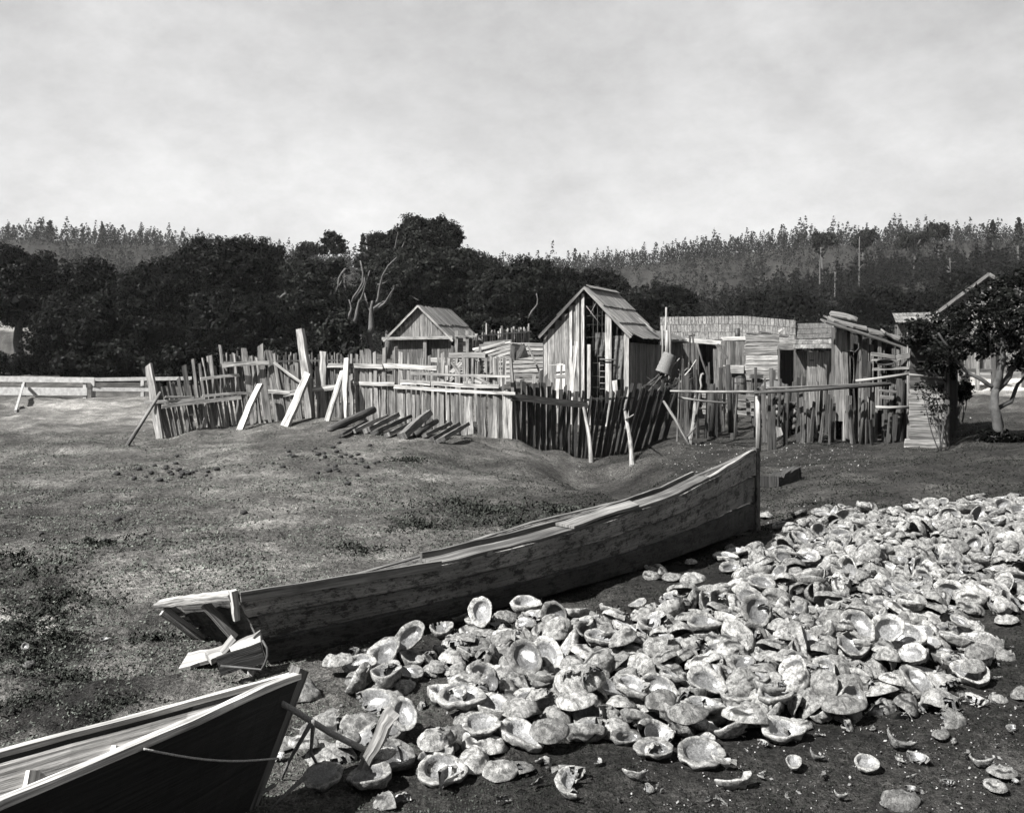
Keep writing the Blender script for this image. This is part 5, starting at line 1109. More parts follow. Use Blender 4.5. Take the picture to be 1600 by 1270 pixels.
# ------------------------------------------------------------ pines
def pine_cards(x, y, z0, h, rng, n=150, sz=.8, w=.22, tone=1.0, bare=.25):
    q = rng.uniform(bare, 1, n) ** .85; a = rng.uniform(0, 6.283, n); lay = np.round(q * 11) / 11 * .3 + q * .7
    rad = h * w * (1.03 - lay) ** .8 * rng.uniform(.3, 1.15, n)
    P = np.stack([x + np.cos(a) * rad, y + np.sin(a) * rad, z0 + h * lay - rad * .15], 1)
    Nn = np.stack([np.cos(a) * .5, np.sin(a) * .5, np.full(n, .8)], 1)
    return cards(P, Nn, sz, rng, .55), rng.uniform(.4, 1.6, n) * tone
def forest():
    rng = np.random.default_rng(77); VV = []; TT = []; TV = []; TTn = []
    # trees by area, jittered; denser where the slopes face us
    N_ = 13000; u = rng.uniform(-260, 1860, N_); Y = np.exp(rng.uniform(math.log(105), math.log(470), N_))
    x = (u - 800) / 1500 * Y; z = ground(x, Y, False)
    keep = np.ones(N_, bool); keep &= ~((u < 560) & (Y < 190) & (u > -50)); keep &= ~((np.abs(u - 50) < 40) & (Y < 300))
    for i in np.nonzero(keep)[0]:
        h = rng.uniform(4.0, 6.6) if rng.random() < .92 else rng.uniform(6.0, 8.5); h *= .8 + .5 * (Y[i] / 400) 
        pass
        rnd = rng.random() < .72; tn = math.exp(rng.normal(0, .35))
        V, t = pine_cards(x[i], Y[i], z[i] - .5, h * (.85 if rnd else 1.1), rng, int(80 if Y[i] > 250 else 120), h * (.095 if Y[i] > 250 else .075), .42 if rnd else .24, tn, .0)
        VV.append(V); TT.append(t * float(np.interp(u[i], [300, 700, 1100, 1250], [.7, .6, .45, .28])))  # tone lighter to the left, painting haze into the trees
    V = np.concatenate(VV); T = np.concatenate(TT)
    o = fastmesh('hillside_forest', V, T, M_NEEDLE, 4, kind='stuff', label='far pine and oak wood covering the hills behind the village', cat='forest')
forest()
def single_pine(lab, px, ptop, pbot, Y, kind, seed, hw=18):
    rng = np.random.default_rng(seed); random.seed(seed); p = G(px, Y); zt = zat(ptop, Y); zb = zat(pbot, Y)
    t = thing('pine_tree' if kind != 'snag' else 'dead_tree', p, lab, 'tree', 'single trees standing out on the skyline' if kind != 'snag' else 'bare dead trunks on the hillside')
    m = MB(); r = 1.6 / 1500 * Y
    if kind == 'snag':
        a = Vector((p.x, p.y, zat(pbot, Y))); b = Vector((p.x, p.y, zt)); limb(m, Vector((p.x, p.y, min(a.z, p.z) - .2)), b, r, r * .4, .02, 6, .55, 8)
        for k in range(6): q = a.lerp(b, rr(.3, .95)); limb(m, q, q + Vector((rr(-1, 1) * hw / 1500 * Y * .7, rr(-.5, .5), rr(0, 1) * hw / 1500 * Y * .5)), r * .5, r * .2, .2, 5, .55, 4)
        m.build('trunk', M_BARK, t); return
    limb(m, Vector((p.x, p.y, p.z - .3)), Vector((p.x, p.y, zt - (zt - zb) * .3)), r * 1.2, r * .5, .02, 6, .6, 8)
    hwm = hw / 1500 * Y
    if kind == 'flat':
        for k in range(6): limb(m, Vector((p.x, p.y, zb - 1)), Vector((p.x + rr(-1, 1) * hwm * .8, p.y + rr(-1, 1) * hwm * .5, zb + (zt - zb) * .5)), r * .5, r * .2, .1, 5, .6, 4)
        lob = [((p.x + rr(-.75, .75) * hwm, p.y + rr(-.5, .5) * hwm, zb + (zt - zb) * rr(.1, .85)), (hwm * rr(.2, .42), hwm * .3, (zt - zb) * rr(.1, .2))) for k in range(12)]
        V, tn = crown_cards(lob, 16, Y * .0028, rng)
    elif kind == 'wind':
        lob = [((p.x + dx * hwm, p.y, zb + (zt - zb) * q), (hwm * .4, hwm * .3, (zt - zb) * .13)) for dx, q in ((-.2, .9), (.15, .75), (-.6, .62), (.55, .55), (-.2, .4), (.7, .25), (-.75, .2), (.1, .15))]
        V, tn = crown_cards(lob, 14, Y * .0028, rng)
    else:
        V, tn = pine_cards(p.x, p.y, zb - (zt - zb) * .2, (zt - zb) * 1.2, rng, 190, Y * .0040, hwm / (zt - zb), 1.0, .1)
    m.build('trunk', M_BARK, t); fastmesh('crown', V, tn * 1.0, M_NEEDLE, 4, t)
for a in (('windblown pine with tiered crown on the skyline left of the dome oak', 521, 363, 398, 95, 'wind', 31, 20), ('slim cone shaped pine on the skyline left of the dome oak', 567, 366, 392, 110, 'cone', 32, 6), ('small rounded pine on the skyline right after the dark grove', 482, 382, 402, 120, 'flat', 33, 18),
          ('flat topped pine with a pale lower trunk, leftmost on the right skyline', 1285, 362, 394, 190, 'flat', 35, 20), ('umbrella crowned pine with forked top on the right skyline', 1350, 361, 388, 190, 'flat', 36, 17), ('broad low flat pine crown on the right skyline', 1428, 362, 388, 185, 'flat', 37, 24), ('small tufted pine rising from the broad crown on the right skyline', 1466, 350, 370, 180, 'flat', 38, 12),
          ('spindly pine near the right edge of the skyline', 1551, 345, 372, 180, 'cone', 39, 8), ('dense pine cut by the right picture edge', 1592, 341, 380, 170, 'cone', 40, 10), ('tall thin pine standing above the left hill', 78, 345, 372, 330, 'cone', 41, 8), ('second spire pine standing above the left hill', 160, 352, 378, 340, 'cone', 42, 6),
          ('bare white trunk below the leftmost flat pine', 1283, 386, 430, 150, 'snag', 43, 10), ('long straight bare trunk below the umbrella pine', 1343, 370, 455, 150, 'snag', 44, 14), ('short thin bare trunk between the two long ones', 1305, 425, 455, 150, 'snag', 45, 6), ('forked white dead tree left of the house gable', 1484, 403, 440, 110, 'snag', 46, 14)): single_pine(*a)

# ------------------------------------------------------------ oak in front of the right house
def right_oak():
    random.seed(5); rng = np.random.default_rng(5); Y = 15.2
    t = thing('oak_tree', G(1556, 14.9), 'gnarled leaning oak with pale bark at the right edge, in front of the house', 'tree')
    m = MB()
    def seg(pts, r0, r1, tn=.42):
        P = [W(x, y, yy) for x, y, yy in pts]; n = len(P); fine = []
        for i in range(n - 1):
            for k in range(3): fine.append(P[i].lerp(P[i + 1], k / 3) + Vector((rr(-.012, .012), rr(-.012, .012), 0)))
        fine.append(P[-1]); rad = [r0 + (r1 - r0) * i / (len(fine) - 1) for i in range(len(fine))]; m.tube(fine, [q * .72 for q in rad], 10, tn * .9, rough=.2)
    seg([(1558, 692, 14.9), (1560, 665, 14.9), (1553, 635, 14.9), (1556, 606, 14.9)], .115, .085)
    seg([(1555, 612, 14.9), (1560, 590, 14.85), (1568, 560, 14.8), (1566, 530, 14.8), (1556, 500, 14.8)], .085, .035)
    seg([(1556, 612, 14.9), (1572, 594, 14.9), (1582, 575, 15), (1598, 545, 15.1), (1612, 505, 15.2)], .07, .03)
    seg([(1552, 606, 14.9), (1535, 594, 14.9), (1512, 583, 15), (1496, 566, 15), (1480, 540, 15), (1466, 520, 15)], .05, .02, .25)
    seg([(1556, 640, 14.9), (1580, 628, 15), (1590, 600, 15.1), (1605, 585, 15.2)], .05, .025, .2); seg([(1568, 545, 14.8), (1545, 520, 14.9), (1520, 500, 15)], .03, .012); seg([(1567, 530, 14.8), (1590, 500, 15), (1600, 470, 15.2)], .03, .012)
    seg([(1548, 535, 14.6), (1545, 525, 14.5), (1536, 518, 14.4)], .014, .006); seg([(1548, 530, 14.6), (1556, 520, 14.5)], .012, .005)
    m.build('trunk', M_BARK, t)
    lob = []
    for x, y, rx, rz in ((1440, 530, 26, 16), (1470, 508, 34, 20), (1500, 530, 38, 26), (1475, 552, 26, 10), (1525, 500, 36, 30), (1545, 470, 32, 28), (1580, 460, 32, 28), (1570, 500, 38, 30), (1610, 480, 36, 40), (1520, 545, 30, 20), (1610, 530, 34, 24), (1555, 535, 30, 22), (1462, 572, 14, 9), (1486, 580, 14, 12), (1500, 488, 16, 10), (1640, 500, 40, 50), (1590, 570, 20, 12), (1430, 510, 12, 8), (1600, 440, 30, 16), (1620, 560, 26, 20)):
        yy = Y + rng.uniform(-.5, .7); c = W(x, y, yy); k = yy / 1500
        lob.append(((c.x, c.y, c.z), (rx * k, rx * k * 1.1, rz * k)))
    V, tn = crown_cards(lob, 26, .055, rng, core=False)
    V2, tn2 = crown_cards([(c, (r[0] * .6, r[1] * .6, r[2] * .6)) for c, r in lob], 8, .10, rng, core=False)
    fastmesh('crown', np.concatenate([V, V2]), np.concatenate([tn, tn2 * .6]) * .8, M_LEAF, 4, t)
    for k, (x, y, rx, rz, YY, lab) in enumerate(((1560, 688, 40, 12, 14.7, 'low dark bush round the foot of the gnarled oak'), (1504, 612, 14, 16, 19, 'small black bush in the shade right of the pale plank hut'), (1452, 662, 0, 0, 0, ''))):
        if not rx: continue
        c = W(x, y, YY); kk = YY / 1500; s = thing('shrub', (c.x, c.y, gz(c.x, c.y)), lab, 'shrub')
        V, tn = crown_cards([((c.x + dx * rx * kk, c.y + rng.uniform(-.1, .1), c.z + rng.uniform(-.03, .05)), (rx * kk * .45, rx * kk * .4, rz * kk)) for dx in (-.6, -.2, .3, .65)], 18, .06, rng); fastmesh('foliage', V, tn * .6, M_LEAF, 4, s)
        mm = MB(); [limb(mm, (c.x + rr(-.1, .1), c.y, gz(c.x, c.y) - .05), (c.x + rr(-.4, .4) * rx * kk, c.y, c.z + rz * kk * .6), .015, .006, .1, 5, .4) for q in range(6)]; mm.build('stems', M_BARK, s)
right_oak()
# young leafy shoots over the plank hut
rng_ = np.random.default_rng(9); c = W(1460, 618, 15.5); s_ = thing('sapling', (c.x, c.y, gz(c.x, c.y)), 'thin sapling with few leaves growing close in front of the pale plank hut', 'sapling')
mm = MB(); random.seed(3); base = Vector((c.x + .1, c.y, gz(c.x, c.y) - .05)); tips = []
for k in range(6): tip = W(1440 + k * 7, 606 + (k % 3) * 16, 15.5); tips.append(tip); limb(mm, base, tip, .012, .004, .06, 5, .3)
mm.build('stems', M_BARK, s_); V, tn = crown_cards([(tuple(p), (.10, .08, .08)) for p in tips], 10, .05, rng_, core=False); fastmesh('leaves', V, tn * .8, M_LEAF, 4, s_)
# ------------------------------------------------------------ abalone shells
def shell_mats():
    m, nt, b = newmat('shell_crust'); oi = nt.nodes.new('ShaderNodeObjectInfo').outputs['Random']
    ob = N(nt, 'ShaderNodeAttribute', attribute_name='sco').outputs['Vector']
    ad = nt.nodes.new('ShaderNodeVectorMath'); ad.operation = 'ADD'; L(nt, ob, ad.inputs[0])
    cx = nt.nodes.new('ShaderNodeCombineXYZ'); L(nt, mathn(nt, 'MULTIPLY', oi, 37), cx.inputs[0]); L(nt, cx.outputs[0], ad.inputs[1]); v = ad.outputs[0]
    at = N(nt, 'ShaderNodeAttribute', attribute_name='tone').outputs['Fac']
    a = noise(nt, v, 8, 6, .7, .6); c = noise(nt, v, 45, 5, .75); d = noise(nt, v, 5, 3, .5)
    val = mathn(nt, 'MULTIPLY', mrange(nt, a, .38, .60, .28, 1.0), mrange(nt, c, .36, .6, .42, 1.12))
    val = mathn(nt, 'MULTIPLY', val, mrange(nt, d, .35, .62, .6, 1.05))
    val = mathn(nt, 'MULTIPLY', mathn(nt, 'MULTIPLY', val, at), mrange(nt, oi, 0, 1, .20, .54))
    tint(nt, b, val, (1.01, 1, .97)); b.inputs['Roughness'].default_value = .85; b.inputs['Specular IOR Level'].default_value = .25
    bump(nt, b, mathn(nt, 'ADD', a, mathn(nt, 'MULTIPLY', c, .6)), .8, .012)
    m2, nt, b = newmat('shell_nacre'); oi = nt.nodes.new('ShaderNodeObjectInfo').outputs['Random']; ob = N(nt, 'ShaderNodeAttribute', attribute_name='sco').outputs['Vector']
    at = N(nt, 'ShaderNodeAttribute', attribute_name='tone').outputs['Fac']
    a = noise(nt, ob, 22, 4, .6, 1.2); 
    val = mathn(nt, 'MULTIPLY', mathn(nt, 'MULTIPLY', mrange(nt, a, .35, .65, .3, 1.2), at), mrange(nt, oi, 0, 1, .09, .24))
    tint(nt, b, val); b.inputs['Roughness'].default_value = .32; b.inputs['Specular IOR Level'].default_value = .5
    bump(nt, b, a, .25, .006)
    return m, m2
def shell_geo(seed, nth=34, hh=None, broken=0.0, hole_spots=True):
    """unit-length abalone shell: dome upwards (+z), opening at z = 0"""
    rng = np.random.default_rng(seed); hh = hh or rng.uniform(.21, .32); asp = rng.uniform(.64, .86); ph = rng.uniform(0, 6.28, 5)
    th = np.linspace(0, 2 * math.pi, nth, endpoint=False)
    rad = 1 + .05 * np.cos(th * 2 + .6) * 0 + .035 * np.cos(th - .9) + .03 * np.cos(3 * th + ph[0]) + .018 * np.cos(7 * th + ph[1]) + .03 * fbm(np.cos(th) * 5 + seed, np.sin(th) * 5, 3, 2)
    ox = .5 * np.cos(th) * rad; oy = .5 * asp * np.sin(th) * rad
    rimz = .035 * np.cos(2 * th + .5) + .03 * np.sin(th + 1) + .02 * fbm(np.cos(th) * 4, np.sin(th) * 4 + seed, 2, 6)
    cen = np.array((-.24, .07))
    def outer(r, lift=0):
        k = (1 - r) ** 1.3; x = ox * r + cen[0] * k; y = oy * r + cen[1] * k
        z = hh * (1 - r ** 2.3) ** .62 + rimz * r
        a = np.arctan2(y - cen[1], x - cen[0]); sp = np.sin(3.2 * np.log(r + .12) * 2.2 + a * 1.0)
        z = z + .010 * sp * (r > .15)
        n = fbm(x * 9 + seed * 3.1, y * 9 + 40 + seed, 3, 3); z = z + .085 * n * (1 - (r > .97)) + .03 * np.clip(fbm(x * 20 + 9, y * 20 + seed, 2, 8), 0, 1) * (r < .9) ; 
        return x * (1 + .05 * n), y * (1 + .05 * n), z
    rings = []; mat = []; tone = []
    rs = [.04, .14, .27, .40, .53, .66, .78, .88, .95, 1.0]
    for r in rs: rings.append(outer(r)); tone.append(1.0)
    # rolled lip, flat shelf (broad along the inner side), then the bowl
    wide = .5 + .5 * np.cos(th - 1.5)
    for r, dz in ((1.0, -.022), (.97, -.034), (.90, -.030)):
        x, y, _ = outer(r); f = 1; rings.append((x, y, rimz + dz)); tone.append(1.1)
    rin = .84 - .24 * wide; x = ox * rin; y = oy * rin; rings.append((x, y, rimz - .012)); tone.append(1.15)
    for q in (.93, .82, .66, .45, .2):
        r = rin * q; k = (1 - q) ** 1.2; x = ox * r + cen[0] * .8 * k; y = oy * r + cen[1] * k
        z = (hh - .055) * (1 - q ** 2.4) ** .6 + .03 * fbm(x * 8, y * 8, 3, seed); rings.append((x, y, z)); tone.append(.95 if q > .5 else .8)  # bowl toned darker toward its depth, shade put into the tone
    nr = len(rings); V = np.concatenate([np.stack(r, -1) for r in rings]); T = np.repeat(tone, nth)
    F = []; M = []
    def blot(i, j):        # respiratory openings only painted: dark spots carry the shade inside
        return hole_spots and i in (5,) and j in (4, 6, 8, 10)
    cut = None
    if broken:
        a0 = rng.uniform(0, 6.28); dd = .5 - broken
        jag = lambda p: p[0] * math.cos(a0) + p[1] * math.sin(a0) + .05 * math.sin(p[0] * 23 + p[1] * 31 + seed) > dd
    for i in range(nr - 1):
        for j in range(nth):
            j2 = (j + 1) % nth; f = (i * nth + j, i * nth + j2, (i + 1) * nth + j2, (i + 1) * nth + j)
            if broken and jag(V[list(f)].mean(0)): continue
            if blot(i, j) : T[list(f)] = .12
            F.append(f); M.append(0 if i < 13 else 1)
    c0 = len(V); c1 = c0 + 1
    V = np.concatenate([V, [V[:nth].mean(0) + (0, 0, .004)], [V[-nth:].mean(0)]]); T = np.concatenate([T, [1, .8]])
    for j in range(nth):
        j2 = (j + 1) % nth
        for f, mm in (((c0, j2, j), 0), ((c1, (nr - 1) * nth + j, (nr - 1) * nth + j2), 1)):
            if broken and jag(V[list(f)].mean(0)): continue
            F.append(f); M.append(mm)
    V[:, 2] -= hh * .42
    return V, F, M, T
M_CRUST, M_NACRE = shell_mats()
def largest_piece(F, M, n):
    par = list(range(n))
    def find(i):
        while par[i] != i: par[i] = par[par[i]]; i = par[i]
        return i
    for f in F:
        r = find(int(f[0]))
        for v in f[1:]: par[find(int(v))] = r
    cnt = {}
    for f in F: k = find(int(f[0])); cnt[k] = cnt.get(k, 0) + 1
    b = max(cnt, key=cnt.get); keep = [i for i, f in enumerate(F) if find(int(f[0])) == b]
    return [F[i] for i in keep], [M[i] for i in keep]
def shell_mesh_data(name, geo):
    V, F, M, T = geo; F, M = largest_piece(F, M, len(V)); used = sorted({int(v) for f in F for v in f}); mp_ = {v: k for k, v in enumerate(used)}; V = V[used]; T = np.asarray(T)[used]; F = [tuple(mp_[int(v)] for v in f) for f in F]; me = bpy.data.meshes.new(name); me.from_pydata(V.tolist(), [], F)
    me.attributes.new('tone', 'FLOAT', 'POINT').data.foreach_set('value', np.asarray(T, np.float32))
    me.attributes.new('sco', 'FLOAT_VECTOR', 'POINT').data.foreach_set('vector', V.astype(np.float32).ravel())
    me.polygons.foreach_set('material_index', M); me.polygons.foreach_set('use_smooth', [True] * len(F))
    me.materials.append(M_CRUST); me.materials.append(M_NACRE); me.update(); return me
GEO = [shell_geo(s) for s in range(4)] + [shell_geo(7, broken=.18), shell_geo(8, broken=.28), shell_geo(9, broken=.38), shell_geo(14, broken=.22), shell_geo(15, broken=.48)] + [shell_geo(s) for s in range(30, 36)]
GEO_LO = [shell_geo(s, 18) for s in range(4)] + [shell_geo(50 + s, 18, broken=b) for s, b in enumerate((.35, .5, .62, .7))]
FRAG = [shell_geo(20 + s, 24, broken=b) for s, b in enumerate((.62, .68, .74, .8))]
SHM = [shell_mesh_data('abalone_shell', g) for g in GEO]; FRM = [shell_mesh_data('shell_fragment', g) for g in FRAG]
from mathutils import Euler
_sd = np.array([
3024,6946,11,-174,10,-26,2,137,4495,8946,83,-21,23,81,0,185,2854,6356,24,-2,5,179,1,210,4570,7714,84,-175,-3,33,0,174,4886,9589,67,-171,6,-134,1,160,1112,3936,19,171,-3,-148,1,203,3036,8579,42,149,2,13,3,167,2447,7620,26,-168,-10,-180,0,148,2105,7467,-7,-137,-8,2,3,176,1318,5976,43,172,8,6,1,174,2139,5938,16,-2,3,-151,3,128,3307,7785,120,-34,-42,-131,0,227,
1828,6297,34,-167,13,61,2,193,2373,6451,37,143,-26,38,2,157,779,4741,11,-8,5,122,1,171,-30,4391,35,2,0,95,0,217,856,5000,24,-156,5,-83,0,172,3858,6423,57,149,-7,141,2,188,4713,8662,83,-168,23,119,2,159,3967,7606,80,-156,0,30,2,180,3783,8133,43,-179,-5,-68,3,141,3596,8411,28,168,-1,-23,0,178,3552,8564,41,-155,-7,171,1,201,3649,7838,62,175,4,165,1,231,
2417,5894,4,156,4,-97,1,149,-49,5323,17,-171,22,-61,2,118,3137,7057,42,142,6,67,1,224,2489,6264,30,114,-11,134,2,188,5289,9134,92,0,2,-158,2,172,4750,8303,109,155,-7,-176,2,184,3865,8023,53,-179,19,-166,0,147,30,4996,17,157,1,69,2,158,519,5272,11,153,-1,-131,3,173,711,4133,27,-129,-5,-124,2,192,3279,9083,50,-8,7,-86,1,145,2339,6661,51,108,26,104,3,155,
471,4219,38,-9,-14,-79,2,179,4932,8517,124,-126,12,20,3,187,4410,8230,122,166,-7,-98,3,176,2926,5971,16,162,2,-59,2,174,2194,6886,19,5,4,-132,0,212,1566,5368,-7,172,0,8,3,152,2329,6329,19,-179,11,-71,2,147,3103,7838,56,142,-18,-127,1,168,3928,7747,83,9,-2,-56,3,157,4211,7875,93,-153,5,-97,3,161,952,4787,35,-166,19,177,2,208,1031,4686,12,0,7,-75,0,178,
2546,6655,26,-7,5,-14,0,190,4177,8032,117,-134,8,-117,1,192,2596,8417,38,-4,-8,-38,0,150,308,5510,6,-172,-2,-17,0,170,1661,4819,40,-4,2,42,3,187,2186,4584,33,166,-16,111,1,193,4173,9537,35,146,-14,138,0,175,2986,7101,65,53,-3,-95,2,204,1753,4660,50,-3,4,-111,0,195,2337,7247,5,159,-8,36,3,162,3217,7485,72,55,11,-71,3,146,3960,8441,54,-7,0,20,0,179,
3622,7972,42,2,3,-159,1,195,151,4377,24,0,4,16,3,187,214,4496,46,26,10,-53,3,173,1917,5857,24,-150,1,-154,3,188,4505,9546,33,176,-4,-112,1,178,1430,5486,8,2,6,15,1,170,3029,6719,14,3,0,-48,2,130,4247,8339,116,7,4,-162,1,214,516,4556,17,152,-3,-103,3,179,1227,4447,12,-162,-3,-5,0,129,2938,8065,38,165,-1,-37,3,133,2675,7729,60,-152,-21,110,0,210,
2089,5177,46,27,14,-69,1,163,1661,5621,1,-5,2,-134,2,206,1260,5274,18,-152,16,-16,0,158,4720,7717,114,159,50,-179,2,187,2156,7729,-3,125,7,109,1,173,4440,7789,96,-156,6,74,2,203,2118,6888,78,153,-1,140,0,202,3329,6221,36,-166,-10,-18,2,202,603,5159,24,147,-3,117,3,175,3972,8887,46,129,-15,-112,0,154,4548,8463,93,175,5,118,1,154,3465,6292,45,3,8,-117,2,168,
2584,7449,12,-161,-11,-41,0,147,3902,7893,73,164,-1,27,0,193,3199,6543,34,1,6,-13,2,146,1647,4588,49,135,-12,72,3,190,3141,8154,45,-9,-1,-25,1,221,2187,6102,16,-2,0,-145,3,112,1685,5104,14,153,4,170,0,149,2835,7557,23,3,5,-73,0,143,3102,6856,34,8,5,37,0,157,-394,4719,20,-2,-1,-87,2,158,2421,7753,29,157,14,-94,2,158,613,4613,44,-105,12,128,1,188,
1632,6812,-8,-2,1,-101,1,200,3931,7473,100,-5,-21,126,3,196,5134,8915,94,-2,0,98,1,173,592,4896,23,161,17,-81,1,213,-76,4232,20,-4,-2,-94,1,129,2958,8397,35,5,2,-140,1,184,3513,7799,47,-2,5,83,2,150,2563,6826,76,77,-13,6,0,231,2613,7811,72,-103,49,-96,2,142,-147,4631,28,156,-7,-148,0,160,745,5304,36,152,4,-130,2,146,456,4384,30,-174,19,37,1,199,
585,4264,12,-6,10,-64,2,155,284,4663,49,40,17,-67,1,152,1827,4532,37,-1,6,-97,0,143,4890,9125,100,174,14,-94,3,184,4982,8697,116,-148,16,-86,3,213,2786,6101,43,115,-14,152,0,201,5093,8658,84,-4,-2,-174,0,178,5270,8912,86,-1,3,-9,2,141,-43,5552,41,-2,2,25,0,166,1455,4513,37,167,18,-95,3,235,2780,7958,59,-136,-1,-96,2,187,4082,7079,50,-159,20,-128,0,133,
1896,6794,-6,3,-2,-87,3,174,691,5380,26,161,-3,4,1,123,2799,6194,15,1,5,-64,3,187,3685,6648,48,2,-6,-6,3,168,2012,5073,34,-21,-1,6,3,157,551,4492,58,-30,1,-105,0,182,-196,4385,30,142,-4,9,0,134,3332,8290,21,153,3,178,1,132,1364,5194,9,-166,20,-23,2,173,5056,8544,91,128,-13,80,3,136,4798,7957,89,-177,14,139,2,159,4923,8047,95,-159,12,-159,3,186,
2911,6746,27,-126,-3,-101,3,194,4709,8145,103,159,16,-66,2,163,-275,3791,38,4,0,-44,2,154,1850,4414,48,166,19,-86,3,208,3327,8972,66,-165,40,-118,0,226,1529,4655,46,146,-9,-30,2,177,5192,9102,102,-160,27,-79,3,150,3995,8007,78,-165,19,117,1,180,2447,5719,15,147,-8,-97,2,163,3853,6915,59,-131,7,-24,1,182,4657,8012,105,-10,1,-122,1,185,1952,7707,-26,-133,-3,-172,2,180,
3808,8863,62,-169,-12,-65,0,187,4156,7314,84,-168,6,160,3,190,2919,6966,42,-68,0,-51,3,160,1782,7810,-34,151,-3,-89,0,144,1312,4836,24,176,10,-21,1,202,1979,4444,49,139,5,148,3,199,3229,8077,87,129,19,-58,0,202,-487,4616,23,170,-6,124,3,156,2337,6162,19,173,-5,-86,3,192,4941,8280,94,-3,-5,-41,3,165,161,5279,24,-4,2,29,0,178,2354,6242,64,-11,3,-16,0,139,
365,5226,21,178,12,170,0,156,1385,5305,16,-137,-8,177,2,156,3813,7352,97,-116,1,159,1,205,2327,6833,22,150,17,6,2,159,570,5031,56,-35,-26,161,0,176,3884,8532,38,-176,26,-142,2,141,1595,6342,16,-7,4,29,3,154,1867,5183,22,162,6,175,3,182,2752,6813,16,-5,-4,-48,3,200,4814,8418,107,-145,-2,8,2,167,991,5136,25,152,8,-113,2,168,1945,6153,53,38,-10,100,2,164,
1107,6071,53,-164,2,-131,3,182,419,5591,9,171,7,147,1,174,3727,8323,64,-2,-19,56,2,181,-297,4852,32,138,5,-57,0,180,3197,6350,37,-1,2,135,0,205,3746,7523,93,-32,19,85,3,169,1028,5861,51,-167,14,108,0,179,4017,8584,50,-150,4,25,3,185,4389,9057,83,13,-30,93,2,188,1964,6495,31,155,19,110,1,200,2933,6614,11,-10,0,55,1,153,-737,4547,39,147,-3,48,0,139,
1742,6107,28,-5,-7,80,1,185,-186,5496,40,-162,3,-98,2,213,2686,6207,32,114,-44,-100,2,148,194,5205,54,11,22,-28,1,178,3919,7021,42,-167,10,40,3,182,4154,8858,40,147,5,112,1,202,3935,6523,100,-22,35,27,0,215,2855,6907,1,161,5,152,1,162,4258,8870,53,-122,6,-58,1,181,1947,5785,8,-4,1,-156,1,147,1070,5241,26,-1,0,65,0,121,2384,6768,49,92,-20,19,0,172,
2002,6962,1,-161,1,38,2,198,752,4954,43,0,-19,22,1,216,1267,5459,33,175,22,-59,1,202,4022,8778,21,151,8,-164,3,161,4424,8573,93,-173,11,-28,0,174,1079,5736,73,167,-78,-13,1,158,2964,7886,43,6,-3,57,3,184,3585,6546,49,-163,6,150,2,172,240,4119,17,-4,7,-155,2,169,4199,7105,66,151,4,128,2,177,81,4285,23,156,-7,162,2,160,1807,7185,-31,-4,2,29,2,182,
2495,5339,13,156,-3,179,1,136,1940,5347,3,-4,5,5,1,176,3146,7447,66,41,7,-92,2,151,3743,7706,119,-95,48,-47,0,191,2788,6516,7,-1,3,-82,1,152,5366,9244,93,-170,-8,5,0,148,2986,6637,63,-25,13,-100,3,193,2061,6073,26,159,1,-177,3,175,899,3986,23,-177,13,-173,0,213,1560,6261,32,-161,6,-16,1,152,-161,4777,18,-4,-2,-105,2,162,-740,4673,48,-158,-13,-2,3,170,
2105,5305,0,-4,7,143,0,116,-11,4864,11,172,-6,-37,1,130,3827,8489,59,-174,28,-109,1,187,4297,8112,112,-5,6,-145,3,173,5457,8903,102,171,-5,-115,0,175,2018,6197,60,-36,-19,-114,3,179,1775,5935,13,4,2,-59,1,184,1513,5010,49,-123,-37,10,3,183,3160,8962,51,-172,5,134,0,181,1050,5487,40,2,8,12,0,171,4027,9146,48,2,6,-82,0,207,2680,5913,23,-2,1,111,3,173,
675,4699,14,128,-6,157,3,161,4445,8044,122,0,8,-37,0,197,-20,4603,41,16,13,31,2,181,1699,6579,7,3,-2,-131,2,180,4518,7429,95,-140,3,160,0,165,-145,4176,47,-155,16,-26,0,184,424,4939,15,0,-3,115,1,158,1998,6795,66,-12,26,75,0,202,1835,5721,5,174,2,97,3,170,3121,8478,39,155,4,88,3,166,4875,8149,106,-178,-22,-81,3,178,5434,9130,108,-28,-9,15,2,144,
4653,8561,98,-166,7,-65,0,201,844,4844,40,-5,30,144,1,159,2209,5169,57,-174,5,-84,2,157,-387,5295,38,-180,-11,75,2,157,3467,6015,45,-156,20,-119,1,174,2071,7647,-30,-178,24,174,0,142,1181,5591,31,146,2,-70,3,135,4097,8124,104,-176,-30,-11,3,200,4055,6614,37,0,6,135,0,166,41,4075,46,23,13,180,3,164,2471,5855,31,-23,-12,-152,2,161,1182,5908,57,135,-9,-171,0,177,
2635,5510,10,169,-6,160,0,149,2124,6171,74,1,-51,98,3,171,3491,7117,47,-1,2,-55,1,143,81,4481,34,-1,25,7,3,139,4905,7686,86,167,-4,-113,0,205,3348,6325,64,89,-7,143,3,180,4319,7091,65,-1,7,-108,2,168,1393,4947,48,75,-25,-93,3,168,4670,9117,71,-1,-6,2,1,177,4514,7312,95,139,-10,-179,1,135,2991,6814,19,165,35,180,0,134,2073,6459,53,-127,-8,-90,2,191,
497,4705,62,-5,-31,-18,3,183,3231,6791,30,163,14,64,2,167,3648,6419,55,-2,4,21,2,195,3420,8858,34,-2,9,165,1,136,312,5027,35,-140,3,-22,3,148,1530,4749,55,-18,-21,-69,2,153,182,5543,7,-5,0,-105,3,151,3777,7898,54,-5,10,104,2,147,1029,4911,32,-177,25,-123,0,174,1482,5272,59,-60,27,-140,2,188,3249,8527,38,-160,13,-125,3,183,1484,6003,30,129,-20,146,3,189,
